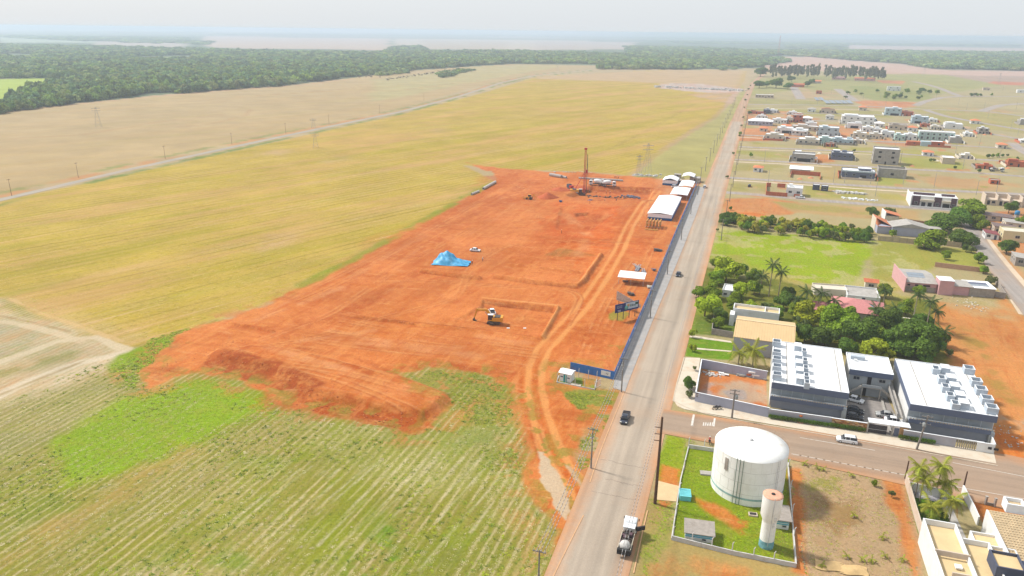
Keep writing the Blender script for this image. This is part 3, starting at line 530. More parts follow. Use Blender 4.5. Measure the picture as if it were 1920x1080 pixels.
    c = mixc(mul(mul(sp.outputs[2], rng_(noise(.35,6,.8,-14,5.), .56,.66, 0,1)), .55), c, A3((246,184,134)))
    c = mixc(mul(mul(sp.outputs[2], rng_(noise(.45,6,.75,66,5.), .52,.66, 0,1)), .5), c, A3((200,98,46)))
    c = mixc(mul(mul(sp.outputs[2], rng_(noise(2.2,4,.7), .56,.68, 0,1)), .3), c, A3((176,92,54)))
    # grass: tufts, yellow blades
    g_ = cv.outputs['Alpha']
    c = mixc(mul(mul(g_, rng_(noise(1.3,5,.75), .5,.62, 0,1)), .55), c, A3((104,120,30)))
    c = mixc(mul(mul(g_, rng_(noise(.8,5,.75), .54,.66, 0,1)), .42), c, A3((206,196,130)))
    c = mixc(mul(mul(g_, rng_(noise(.16,5,.7), .5,.64, 0,1)), .35), c, A3((182,168,96)))
    # everywhere
    f = mul(rng_(noise(.03,6,.65), .3,.7, .88,1.12), rng_(noise(1.7,4,.75), .3,.7, .84,1.16))
    c = mixc(1., c, f, 'MULTIPLY'); L(c, b.inputs['Base Color'])
    bp = nn('ShaderNodeBump'); bp.inputs['Strength'].default_value = .5; bp.inputs['Distance'].default_value = .25; L(noise(1.5,5,.75), bp.inputs['Height']); L(bp.outputs[0], b.inputs['Normal'])
    return m
ground.data.materials.append(ground_material())
# ---------------------------------------------------------------- roads
def smooth_line(pts, step):
    pts = np.asarray(pts); d = np.r_[0, np.cumsum(np.linalg.norm(np.diff(pts,axis=0),axis=1))]; n = max(2,int(d[-1]/step))
    t = np.linspace(0, d[-1], n); q = np.stack([np.interp(t,d,pts[:,0]), np.interp(t,d,pts[:,1])],1)
    for _ in range(3): q[1:-1] = (q[:-2]+2*q[1:-1]+q[2:])/4
    return q
def road_mat(name, base, dust, edge=.55, amt=1., az=72.8):
    m = bpy.data.materials.new(name); m.use_nodes = True; T = m.node_tree; L = T.links.new; nn = T.nodes.new; b = T.nodes['Principled BSDF']
    b.inputs['Roughness'].default_value = .85; b.inputs['Specular IOR Level'].default_value = .2
    at = nn('ShaderNodeAttribute'); at.attribute_name = 'edge'; geo = nn('ShaderNodeNewGeometry')
    def noise(s, d=5, r=.65):
        t = nn('ShaderNodeTexNoise'); t.inputs['Scale'].default_value = s; t.inputs['Detail'].default_value = d; t.inputs['Roughness'].default_value = r; L(geo.outputs['Position'], t.inputs['Vector']); return t.outputs['Fac']
    def mr(v, *a_):
        r = nn('ShaderNodeMapRange')
        for k_ in range(4): r.inputs[k_+1].default_value = a_[k_]
        L(v, r.inputs[0]); return r.outputs[0]
    def mth(a_, b_, op):
        q = nn('ShaderNodeMath'); q.operation = op
        for k_, v in enumerate((a_,b_)):
            if isinstance(v,(int,float)): q.inputs[k_].default_value = v
            else: L(v, q.inputs[k_])
        return q.outputs[0]
    e_ = mth(at.outputs['Fac'], mr(noise(.1), .3,.7, -.12,.12), 'ADD')
    f = mth(mr(e_, edge-.1, edge+.42, 0, amt), mr(noise(.9), .3,.7, .75,1.1), 'MULTIPLY')
    x = nn('ShaderNodeMixRGB'); L(f, x.inputs[0]); x.inputs[1].default_value = tuple(alb(base))+(1,); x.inputs[2].default_value = tuple(alb(dust))+(1,)
    y = nn('ShaderNodeMixRGB'); y.blend_type = 'MULTIPLY'; y.inputs[0].default_value = 1; L(x.outputs[0], y.inputs[1])
    L(mth(mr(noise(.06,6), .3,.7, .93,1.07), mr(noise(3.,4), .3,.7, .93,1.07), 'MULTIPLY'), y.inputs[2])
    rv = nn('ShaderNodeVectorRotate'); rv.rotation_type = 'Z_AXIS'; rv.inputs['Angle'].default_value = -math.radians(az); L(geo.outputs['Position'], rv.inputs['Vector'])
    vm = nn('ShaderNodeVectorMath'); vm.operation = 'MULTIPLY'; vm.inputs[1].default_value = (.03,1,1); L(rv.outputs[0], vm.inputs[0]); tn = nn('ShaderNodeTexNoise'); tn.inputs['Scale'].default_value = .55; tn.inputs['Detail'].default_value = 4; L(vm.outputs[0], tn.inputs['Vector'])
    y3 = nn('ShaderNodeMixRGB'); y3.blend_type = 'MULTIPLY'; y3.inputs[0].default_value = 1; L(y.outputs[0], y3.inputs[1]); L(mth(mr(tn.outputs['Fac'], .35,.65, .86,1.08), mr(noise(.22,3,.5), .66,.70, 1.,.93), 'MULTIPLY'), y3.inputs[2]); y = y3
    z = nn('ShaderNodeMixRGB'); L(mr(noise(.035,5,.6), .52,.7, 0,.4), z.inputs[0]); L(y.outputs[0], z.inputs[1]); z.inputs[2].default_value = tuple(alb((214,176,142)))+(1,)
    L(z.outputs[0], b.inputs['Base Color']); return m
def strip(name, pts, w, m, z=.03, step=3., cols=9, label=None, world=False, parent=None, kind='structure', wl=None):
    q = smooth_line(pts if world else Pn(pts), step); n = len(q)
    t = np.gradient(q, axis=0); t /= np.linalg.norm(t,axis=1)[:,None]; nr = np.stack([t[:,1],-t[:,0]],1)
    w = np.interp(np.linspace(0,1,n), np.linspace(0,1,len(w)), w) if hasattr(w,'__len__') else np.full(n,w)
    u = np.linspace(-1,1,cols); V = q[:,None]+nr[:,None]*(u[None,:,None]*w[:,None,None]/2)
    v = np.concatenate([V, np.full((n,cols,1),z)],-1).reshape(-1,3)
    f = [(i*cols+j, i*cols+j+1, (i+1)*cols+j+1, (i+1)*cols+j) for i in range(n-1) for j in range(cols-1)]
    me = bpy.data.meshes.new(name); me.from_pydata(v.tolist(), [], f); me.materials.append(m)
    a_ = me.attributes.new('edge', 'FLOAT', 'POINT'); a_.data.foreach_set('value', np.tile(np.abs(u), n).astype(np.float32))
    o = link(name, me, parent); tag(o, label, kind=kind); return o
M_TAR = road_mat('worn_tarmac', (213,194,172), (232,172,124), .58); M_SIDE = road_mat('dusty_tarmac', (196,170,146), (228,162,108), .66, az=-19)
M_RES = road_mat('street_tarmac', (196,184,174), (212,176,144), .7, .8); M_GRAV = road_mat('gravel', (198,186,168), (198,170,130), .8); M_DIRT = road_mat('dirt_road', (216,178,146), (214,164,124), .6)
def side_offset(pts, d, world=False): return offset(smooth_line(pts if world else Pn(pts), 3.), d)
# main road: centre line from its two edges
ML = [(1030,1105),(1055,1040),(1098,930),(1128,840),(1150,780),(1182,690),(1222,590),(1262,490),(1300,400),(1330,325),(1352,270),(1380,205),(1398,165),(1410,140)]
MR = [(1185,1105),(1200,1040),(1222,930),(1240,845),(1256,780),(1278,690),(1300,590),(1322,490),(1343,400),(1362,325),(1376,270),(1392,205),(1407,165),(1417,140)]
mc = (Pn(ML)+Pn(MR))/2; mw = np.linalg.norm(Pn(ML)-Pn(MR),axis=1)
RD = (mc[-4]-mc[1]); RD /= np.linalg.norm(RD); RAZ = math.atan2(RD[1],RD[0])
RN = np.array([RD[1],-RD[0]])                     # towards the east side
c0 = mc[0]; tt = (mc-c0)@RD; oo = (mc-c0)@RN; k1 = np.polyfit(tt, oo, 1)
MAINW = float(np.median(mw[:9]))
p0 = c0+RN*np.polyval(k1,-60)-RD*60; p1 = c0+RN*np.polyval(k1,1500)+RD*1500
ang = math.atan(k1[0]); RAZ -= ang; RD = np.array([math.cos(RAZ), math.sin(RAZ)]); RN = np.array([RD[1],-RD[0]]); RC = c0+np.array([RN[0]*k1[1],RN[1]*k1[1]])
print('main road', MAINW, math.degrees(RAZ), RC)
def RP(s, o): q = RC+RD*s+RN*o; return (float(q[0]), float(q[1]))     # s metres up the road, o metres to its east side
strip('main_road', [RP(-70,0), RP(720,0)], MAINW, M_TAR, .06, 4., 15, 'long straight grey tarmac road with dusty orange edges', world=True)
strip('dirt_road', [RP(716,0), RP(900,0), RP(1400,6), RP(2100,40)], [MAINW*.9,9,9,9], M_DIRT, .05, 10., 5, 'pale dirt road running on to the horizon', world=True)
strip('gravel_road', GR_, 6.5, M_GRAV, .06, 8., 7, 'pale gravel road between the two stubble fields')
# painted and built things show at a slant: less light on them than on the flat ground
def alb(c, k=1/1.42): return np.clip(lin(c)*k, 0, .85)
# ================================================================ ROADS OF THE EAST SIDE, PAVEMENTS, FENCES
def Hpx(px, py, topy, z0=0.):                    # height whose foot is at (px,py) and whose top shows at row topy
    x, y = P(px, py, z0); lo, hi = z0, 80.
    for _ in range(30):
        m_ = (lo+hi)/2
        if Q(x, y, m_)[1] > topy: lo = m_
        else: hi = m_
    return lo
def strip2(name, Lp, Rp, m, z, label=None, cols=9, step=3.):
    a = Pn(Lp); b = Pn(Rp); c = (a+b)/2; w = np.linalg.norm(a-b, axis=1)
    return strip(name, c, w, m, z, step, cols, label, world=True)
strip2('side_road', [(1240,767),(1350,782),(1575,820),(1868,872),(2200,930)], [(1236,812),(1330,832),(1482,862),(1684,896),(2200,985)], M_SIDE, .09, 'dusty side road passing the white water tank')
M_CON = mat('pavement_concrete', alb((226,212,190)), .9, .06, .5, dirt=tuple(alb((214,170,124)))+(.6,))
M_KERB = mat('kerb_concrete', alb((214,196,172)), .9, .1, 1.)
M_GREYC = mat('grey_pavement', alb((176,172,168)), .9, .12, .4, dirt=tuple(alb((200,170,140)))+(.5,))
def slab(name, px, z1, m, z0=-.2, world=False, label=None, parent=None):
    poly = [tuple(p) for p in (px if world else Pn(px))]
    area = sum(poly[i][0]*poly[(i+1)%len(poly)][1]-poly[(i+1)%len(poly)][0]*poly[i][1] for i in range(len(poly)))
    if area < 0: poly = poly[::-1]
    o = MB().prism(poly, z0, z1).build(name, m, parent)
    if parent is None: tag(o, label, kind='structure')
    return o
slab('pavement', [(1285,671),(1264,742),(1264,752),(1270,762),(1284,768),(1350,780),(1575,818),(1868,870),(1863,849),(1700,822),(1440,778),(1303,750),(1313,672)], .14, M_CON, label='pale concrete pavement running round the corner lot')
slab('concrete_apron', [(1233,902),(1273,912),(1268,941),(1226,937)], .10, mat('apron_concrete', alb((226,196,150)), .9, .08, .6), label='pale concrete apron in front of the turquoise gate')
# grey pavement beside the blue hoarding
gp = [(1172,735),(1179,715),(1196,672),(1222,606),(1250,540),(1282,462),(1306,400),(1322,352),(1308,350),(1290,388),(1262,450),(1222,548),(1172,664),(1152,712),(1150,728)]
slab('pavement', gp, .14, M_GREYC, label='grey pavement between the blue hoarding and the road')
M_KDUST = mat('dusty_kerb', alb((222,176,132)), .9, .14, 1.)
def kerb(name, px, w=.3, h=.17, m=None, world=False):
    q = smooth_line(px if world else Pn(px), 4.); mb = MB()
    for a, b in zip(q[:-1], q[1:]):
        d = b-a; l = np.linalg.norm(d); c = (a+b)/2
        mb.box((c[0],c[1],h/2-.05), (l*1.01,w,h+.1), math.atan2(d[1],d[0]))
    o = mb.build(name, m or M_KERB); tag(o, kind='structure'); return o
kerb('kerb', [(1262,752),(1268,764),(1284,771),(1350,783),(1575,821),(1870,874)])
kerb('kerb', [(1283,671),(1262,742),(1262,752)])
kerb('kerb', [RP(95,MAINW/2+.1), RP(60,MAINW/2+.1), RP(15,MAINW/2+.2)], world=True) if False else None
M_PAINT = mat('road_paint', alb((236,228,216)), .8, .12, 2., dirt=tuple(alb((205,170,140)))+(.7,))
def dashes(a, b, n, L, w, z, name='lane_marking', gaps=()):
    A = np.array(P(*a)); B = np.array(P(*b)); az = math.atan2(*(B-A)[::-1]); mb = MB()
    for i in range(n):
        if i in gaps: continue
        p = A+(B-A)*(i+.5)/n; mb.box((p[0],p[1],z), (L,w,.006), az)
    return tag(mb.build(name, M_PAINT), kind='structure')
dashes((1486,852),(1700,892), 14, 2.0, .16, .105); dashes((1500,821),(1640,845), 10, 1.6, .14, .105); dashes((1786,868),(1935,897), 9, 1.6, .14, .105); dashes((1700,897),(1930,938), 12, 1.8, .14, .105)
# painted bay and arrow where the side road meets the main one
mbk = MB()
for (a, b, w) in [((1301,778),(1297,799),.5), ((1340,785),(1338,800),.4), ((1297,799),(1300,799),.3)]:
    A = np.array(P(*a)); B = np.array(P(*b)); c = (A+B)/2; d = B-A; mbk.box((c[0],c[1],.105), (np.linalg.norm(d),w,.006), math.atan2(d[1],d[0]))
for k in range(5):                               # worn blocks of the word painted on the tarmac
    A = P(1319+k*4.2, 796); mbk.box((A[0],A[1],.105), (.26,1.7,.006), math.radians(-18)); mbk.box((A[0]+.2,A[1]+.5*(k%3-1),.105), (.3,.24,.006), math.radians(-18))
tag(mbk.build('road_marking', M_PAINT), kind='structure')
mbk = MB()
for s_, (px_, py_) in enumerate([(1165,905),(1170,870),(1230,700),(1150,930)]):
    x, y = P(px_,py_); az_ = RAZ-math.pi/2+rng.uniform(-.12,.12); L_ = rng.uniform(5,10)
    for k in range(7): mbk.box((x+math.cos(az_)*L_*(k/6-.5)+rng.uniform(-.1,.1), y+math.sin(az_)*L_*(k/6-.5)+rng.uniform(-.25,.25), .065), (L_/6,.12,.006), az_+rng.uniform(-.15,.15))
tag(mbk.build('road_crack', mat('crack_filler', alb((150,134,120)), .9, .1)), kind='structure')
# residential streets
STREETS = [([(1362,361),(1430,365),(1500,373),(1640,384),(1772,393),(1801,396)], 7.5), ([(1368,333),(1477,340),(1640,350),(1742,356),(1920,364),(2100,376)], 7.),
 ([(1378,299),(1468,303),(1561,309),(1697,317),(1815,323),(1920,331),(2100,343)], 7.), ([(1386,275),(1526,281),(1660,286),(1786,296),(1920,304),(2100,318)], 7.),
 ([(1389,253),(1460,256),(1597,263),(1786,272),(1920,280),(2100,290)], 7.), ([(1395,229),(1526,226),(1640,229),(1772,235),(1830,246),(1920,262)], 7.), ([(1400,211),(1453,212),(1560,213),(1660,216),(1745,214)], 6.),
 ([(1403,195.5),(1530,197),(1658,200),(1713,204),(1852,209),(1920,218),(2050,232)], 8.), ([(1735,206),(1772,218),(1830,229),(1920,244),(2050,266)], 9.), ([(1716,198),(1735,190),(1765,183),(1800,180.5),(1920,181),(2050,184)], 11.),
 ([(1712,153),(1740,159),(1764,166),(1785,175),(1800,180)], 10.), ([(1838,209),(1858,203),(1877,197),(1920,194),(2050,196)], 12.), ([(1488,163),(1494,173),(1502,186)], 14.), ([(1570,167),(1586,178),(1604,190)], 14.),
 ([(1808,398),(1818,420),(1835,455),(1868,500),(1905,545),(1965,620)], 7.6), ([(1898,268),(1915,282),(1935,292)], 9.)]
for n_, (pl, w) in enumerate(STREETS):
    strip('residential_street', pl, w, M_RES, .035+n_*.004, 8., 5)
# pale footways along some streets
for n_, (pl, w) in enumerate([([(1375,338),(1500,346),(1640,356),(1760,363)], 3.), ([(1383,257),(1460,261)], 4), ([(1840,478),(1880,530),(1918,590)], 2.4), ([(1843,440),(1880,488),(1925,540)], 3.), ([(1400,203),(1560,205),(1680,207)], 3.), ([(1370,303),(1460,307),(1560,313)], 3.), ([(1385,279),(1560,286),(1680,292)], 2.5)]):
    strip('footway', pl, w, mat('footway_concrete', alb((220,198,170)), .9, .1, .2), .025+.001*n_, 8., 3)
# ---- fences and walls
M_BLUE = mat('blue_sheet', alb((56,128,208)), .5, .12, 1., spec=.4, dirt=tuple(alb((190,120,80)))+(.35,))
M_WHITE = mat('white_paint', alb((240,240,238),.8), .6, .04, .7, dirt=tuple(alb((200,190,176)))+(.35,))
M_WGREY = mat('light_grey_render', alb((190,188,196)), .8, .06, .7, dirt=tuple(alb((200,170,148)))+(.35,))
M_POST = mat('grey_post', alb((170,168,164)), .7, .1, 2.)
def wall(name, label, px, h, t, m, cat='wall', group=None, cap=None, seg=None, world=False, part='panel', z0=0., post=None, skip=()):
    """a wall or fence along a line: every panel is a part of its own, as are the posts"""
    q = np.asarray(px if world else Pn(px), float); o = thing(name, label, cat, (q[0][0],q[0][1],z0), 0, group)
    for a, b in zip(q[:-1], q[1:]):
        d = b-a; L = np.linalg.norm(d); az = math.atan2(d[1],d[0]); n = max(1, int(round(L/seg))) if seg else 1
        for i in range(n):
            if i in skip: continue
            c = a+d*(i+.5)/n-q[0]; bx(part, m, o, (c[0],c[1],h/2), (L/n-(.03 if n > 1 else 0),t,h), az)
            if post: c2 = a+d*i/n-q[0]; bx('post', post, o, (c2[0],c2[1],(h+.15)/2), (.16,.16,h+.15), az)
        if cap: c = (a+b)/2-q[0]; bx('coping', cap, o, (c[0],c[1],h+.03), (L+t,t+.08,.06), az)
    return o
HF = 2.4
hb = wall('blue_hoarding', 'long blue metal sheet hoarding running beside the main road', [(1151,712),(1163,684),(1222,548),(1262,452),(1306,348)], HF, .08, M_BLUE, 'fence', seg=2.6)
q0 = np.array(P(1151,712))
for k in range(28):                              # small white plates fixed along it
    f = (k+.5)/28; pts = Pn([(1151,712),(1163,684),(1222,548),(1262,452),(1306,348)]); d = np.r_[0,np.cumsum(np.linalg.norm(np.diff(pts,axis=0),axis=1))]
    x = np.interp(f*d[-1], d, pts[:,0])-q0[0]; y = np.interp(f*d[-1], d, pts[:,1])-q0[1]
    bx('sign_plate', M_WHITE, hb, (x+RN[0]*.07,y+RN[1]*.07,1.3), (.9,.04,.9), RAZ)
    bx('sign_plate', M_WHITE, hb, (x-RN[0]*.07+RD[0]*2,y-RN[1]*.07+RD[1]*2,1.5), (.7,.04,.6), RAZ)
hf = wall('blue_hoarding', 'short blue metal hoarding with a white sign beside the small kiosk', [(1069,694),(1151,712)], HF, .08, M_BLUE, 'fence', seg=2.6)
a_ = np.array(P(1151,712)); b_ = np.array(P(1069,694)); d_ = (a_-b_)/np.linalg.norm(a_-b_); azf = math.atan2(d_[1],d_[0]); nf_ = np.array([d_[1],-d_[0]])
L_ = np.linalg.norm(a_-b_)
def text_part(name, txt, size, m, parent, loc, rot, ext=.01):
    cu = bpy.data.curves.new(name, 'FONT'); cu.body = txt; cu.size = size; cu.extrude = ext; cu.align_x = 'CENTER'; cu.align_y = 'CENTER'
    tmp = bpy.data.objects.new('tmp', cu); C.objects.link(tmp); dg = bpy.context.evaluated_depsgraph_get()
    me = bpy.data.meshes.new_from_object(tmp.evaluated_get(dg)); bpy.data.objects.remove(tmp); me.materials.clear(); me.materials.append(m)
    return link(name, me, parent, loc, rot=rot)
c_ = d_*(L_-2.3)+nf_*.06; bx('sign_board', M_WHITE, hf, (c_[0],c_[1],1.35), (2.6,.05,1.3), azf)
M_INK = mat('dark_ink', (.02,.02,.03), .6, .05)
c2_ = c_+nf_*.05+d_*.35; text_part('lettering', '7Q', .55, M_INK, hf, (c2_[0],c2_[1],1.3), (math.pi/2,0,azf))
kerb('kerb', [(1214,958),(1200,1015),(1188,1075)], .2, .12, m=M_KDUST); kerb('kerb', [(1094,967),(1066,1020),(1037,1082)], .2, .12, m=M_KDUST); kerb('kerb', [(1176,720),(1160,762),(1128,838),(1106,905)], .2, .12, m=M_KDUST)
# ---- utility poles and wires
M_POLE = mat('concrete_pole', alb((150,142,134)), .85, .15, 2.); M_WOOD = mat('dark_wood_pole', alb((104,76,58)), .9, .25, 2.5)
M_WIRE = mat('wire', alb((190,186,184)), .5, .05, 1.); M_TRAFO = mat('transformer_grey', alb((170,172,170)), .6, .1, 2.)
INS = MB().tube((0,0,0),(0,0,.25), .06, .05, 6).mesh('insulator', M_TRAFO)
def pole(x, y, h, az, label, group=None, m=None, r=.16, arms=1, lamp=False, trafo=False, lean=(0,0), insul=True):
    o = thing('utility_pole', label, 'utility pole', (x,y,0), az, group); m = m or M_POLE
    mb = MB(); mb.tube((0,0,-.3),(lean[0],lean[1],h), r*1.25, r*.75, 8); mb.build('shaft', m, o)
    for k in range(arms):
        z = h-.35-.9*k; fx, fy = lean[0]*z/h, lean[1]*z/h
        bx('crossarm', m, o, (fx,fy,z), (2.2,.14,.14))
        if insul:
            for xx in (-.95,-.35,.35,.95): link('insulator', INS, o, (fx+xx,fy,z+.07))
    if lamp:
        mb = MB().tube((lean[0]*.8,lean[1]*.8,h*.8),(lean[0]*.8,lean[1]*.8-1.9,h*.8+.7), .04, .04, 6).box((lean[0]*.8,lean[1]*.8-2.1,h*.8+.72), (.28,.6,.12)); mb.build('lamp', M_TRAFO, o)
    if trafo:
        mb = MB().lathe([(.01,0),(.36,0),(.38,.15),(.38,.8),(.3,.92),(.05,.95)], (.5,0,h*.68), 14); mb.build('transformer', M_TRAFO, o)
    return o
def wires(pts, n, spread, z, sag, label, r=.035, az=None):
    """bundle of wires strung from pole to pole; one thing"""
    mb = MB()
    for k in range(n):
        o_ = (k-(n-1)/2)*spread
        for (a, b) in zip(pts[:-1], pts[1:]):
            a = np.array(a,float); b = np.array(b,float); d = (b[:2]-a[:2]); d /= np.linalg.norm(d); nn_ = np.array([d[1],-d[0]])*o_
            za = a[2] if len(a) > 2 else z; zb = b[2] if len(b) > 2 else z; pr = None
            for t in np.linspace(0,1,7):
                p = (a[0]+(b[0]-a[0])*t+nn_[0], a[1]+(b[1]-a[1])*t+nn_[1], za+(zb-za)*t-sag*4*t*(1-t)-k*.0)
                if pr: mb.tube(pr, p, r, r, 4, caps=False)
                pr = p
    return tag(mb.build('power_line', M_WIRE), label, 'power line')
WP = []                                          # west side poles, just off the tarmac
for k, (bx_, by_) in enumerate([(1165,735),(1108,878),(1219,596),(1251,515),(1277,450),(1295,402),(1308,366)]):
    x, y = P(bx_, by_); WP.append((x,y)); pole(x, y, 9.5, RAZ-math.pi/2, ['grey pole at the corner of the blue hoarding','grey pole in the weeds where the haul road meets the tarmac','grey pole on the grey pavement level with the billboard','grey pole on the grey pavement beyond the billboard','grey pole on the grey pavement near the storage yard','grey pole on the pavement beside the long white tent','grey pole at the far end of the blue hoarding'][k], 'poles on the west side of the main road', lamp=True)
order = sorted(WP, key=lambda p: p[1]); p0_ = P(1010,1085); order = [(order[0][0]-RD[0]*40+RN[0]*0, order[0][1]-RD[1]*40)]+order
WORDER = order
x, y = order[0]; pole(x, y, 9.5, RAZ-math.pi/2, 'grey pole at the bottom edge of the weedy field', 'poles on the west side of the main road')
s0, o0 = (np.array(WP[-1])-RC)@RD, (np.array(WP[-1])-RC)@RN
fp = []
for k in range(14):
    x, y = RP(s0+38+k*42, o0-1.5); fp.append((x,y)); pole(x, y, 9.5, RAZ-math.pi/2, 'slim grey pole on the west verge beyond the site', 'far poles on the west verge of the main road', insul=False)
ep = []
for k in range(13):
    x, y = RP(s0-95+k*42, MAINW/2+3.0); ep.append((x,y)); pole(x, y, 9.5, RAZ-math.pi/2, 'slim grey pole on the east verge beside the town', 'poles on the east verge of the main road', insul=False)
wires([(p[0],p[1],9.) for p in fp], 2, 1.2, 9., .7, 'thin wires strung along the far west verge')
M_WD = mat('wire_dark', alb((120,116,112)), .6, .05)
def cable(pts, n, spread, sag, label, r=.05, seg=.55):
    mb = MB(); out = []
    for k in range(n):
        o_ = (k-(n-1)/2)*spread
        for a, b in zip(pts[:-1], pts[1:]):
            a = np.array(a,float); b = np.array(b,float); d = b[:2]-a[:2]; L = np.linalg.norm(d); d /= L; nn_ = np.array([d[1],-d[0]])*o_; m_ = max(2,int(L/seg)); pr = None
            for i in range(m_+1):
                t = i/m_; p = (a[0]+(b[0]-a[0])*t+nn_[0], a[1]+(b[1]-a[1])*t+nn_[1], a[2]+(b[2]-a[2])*t-sag*4*t*(1-t))
                if pr: mb.tube(pr, p, r, r, 4, i%2, caps=False)
                pr = p
    return tag(mb.build('power_line', [M_WIRE, M_WD]), label, 'power line')
cable([(p[0],p[1],8.8) for p in WORDER], 3, .6, .8, 'three twisted power cables strung along the west side of the main road')
ec = [P(a,b,8.4)+(8.4,) for a,b in ((1148,1130),(1177,1000),(1222,830),(1254,700),(1292,560),(1322,455),(1345,372))]
cable(ec, 2, .5, .35, 'twisted pale power cables strung over the east edge of the main road')
# big leaning timber pole by the tank, transformer poles on the side road
x, y = P(1228,944); hh = Hpx(1228,944,782)
o = pole(x, y, hh, RAZ-math.pi/2+.1, 'tall dark timber pole at the corner by the concrete apron', m=M_WOOD, r=.26, arms=0)
for k, z in enumerate((hh-2.2,hh-3.6,hh-5.)): bx('crossarm', M_WOOD, o, (-.5,0,z), (1.3,.12,.12))
x, y = P(1372,784); pole(x, y, Hpx(1372,784,730), math.radians(-18), 'concrete transformer pole on the pavement before the walled lot', trafo=True, r=.2, arms=2)
x, y = P(1718,843); pole(x, y, Hpx(1718,843,778), math.radians(-18), 'concrete pole with yellowish crossarms on the pavement before the right apartment block', trafo=True, r=.2, arms=3, lean=(.9,0))
x, y = P(1795,812); pole(x, y, 6.5, math.radians(-18), 'slim pole inside the front wall of the right apartment block', arms=0, r=.12)
x, y = P(1697,898); pole(x, y, Hpx(1697,898,864), math.radians(-18), 'dark timber pole at the front corner of the palm garden', m=M_WOOD, arms=0, r=.16)
x, y = P(1805,921); pole(x, y, Hpx(1805,921,884), math.radians(-18), 'dark timber pole behind the white garden wall', m=M_WOOD, arms=0, r=.16)
# poles of the gravel road and lattice masts
M_LAT = mat('galvanised_lattice', alb((176,176,172)), .6, .08, 1.)
for k, (a, b) in enumerate([(147,333),(310,298),(435,271),(536,251),(617,233),(795,189),(22,367),(712,212)]):
    x, y = P(a, b); pole(x, y, 9, math.radians(75), 'timber pole on the far side of the gravel road', 'poles along the gravel road', m=M_WOOD, r=.09, insul=False)
def lattice(px, py, topy, label, w=5., name='lattice_mast', red=False):
    x, y = P(px, py); h = Hpx(px, py, topy); o = thing(name, label, 'lattice mast', (x,y,0), .3)
    m = M_LAT if not red else mat('mast_red', alb((220,110,90)), .6, .05); r = max(.06, .018*h/10)
    for sx in (-1,1):
        for sy in (-1,1): MB().tube((sx*w/2,sy*w/2,0),(sx*.35,sy*.35,h), r, r*.6, 4).build('leg', m, o)
    n = max(5,int(h/4)); mb = MB()
    for i in range(n):
        z0, z1 = h*i/n, h*(i+1)/n; a0 = w/2+(.35-w/2)*i/n; a1 = w/2+(.35-w/2)*(i+1)/n
        for sgn in ((-1,-1,1,-1),(1,-1,1,1),(1,1,-1,1),(-1,1,-1,-1)):
            mb.tube((sgn[0]*a0,sgn[1]*a0,z0),(sgn[2]*a1,sgn[3]*a1,z1), r*.5, r*.5, 3); mb.tube((sgn[2]*a0,sgn[3]*a0,z0),(sgn[0]*a1,sgn[1]*a1,z1), r*.5, r*.5, 3)
    tag(mb.build('bracing', m, o))
    for z in (h*.8,h*.92): bx('crossarm', m, o, (0,0,z), (w*1.5,.25,.25))
    return o
lattice(1212,330,268, 'grey lattice pylon standing in the green strip behind the site office', 5)
lattice(1197,331,290, 'smaller lattice pylon beside the dirt track behind the site', 3)
lattice(592,277,249, 'lattice pylon in the yellow field beside the gravel road', 4); lattice(588,240,222, 'lattice pylon on the far side of the gravel road', 4)
lattice(185,238,200, 'lattice pylon in the khaki stubble field at the left', 5)
lattice(1044,134,118, 'lattice pylon where the gravel road meets the far fields', 8)
lattice(1459,104,62, 'red and white telecom tower in the hazy distance', 9, 'telecom_tower', True)
lattice(1872,160,136, 'thin pylon on the bare land at the upper right', 5); lattice(1731,146,126,'hazy pylon behind the far pasture', 6)
# street lamps of the new development
tsl = [(1437,190),(1558,178),(1618,186),(1700,170),(1660,200),(1797,196),(1812,206),(1845,205),(1852,222),(1440,345),(1562,343),(1583,343),(1632,345),(1693,345),(1751,352),(1830,366),(1868,360),(1505,276),(1558,277),(1678,280),(1571,270),(1791,289),(1805,317),(1452,250),(1484,196),(1895,243),(1908,254),(1755,187),(1836,273),(1874,296),(1641,368),(1688,306),(1433,305),(1532,197),(1580,196),(1610,219),(1880,170),(1850,168),(1772,160),(1825,174),(1745,175),(1650,186),(1905,205),(1730,265)]
lp0 = None
for a, b in tsl:
    x, y = P(a, b)
    if lp0 is None:
        lp0 = thing('street_lamp', 'slim pale street lamp standing among the lots of the new development', 'street lamp', (x,y,0), -.4, 'street lamps of the new development')
        MB().tube((0,0,0),(0,0,8.6), .13, .09, 6).build('shaft', M_TRAFO, lp0); MB().tube((0,0,8.5),(0,-1.5,8.9), .05, .05, 5).box((0,-1.7,8.9), (.25,.6,.12)).build('lamp', M_TRAFO, lp0)
    else: c = copy_tree(lp0); c.location = (x,y,0)
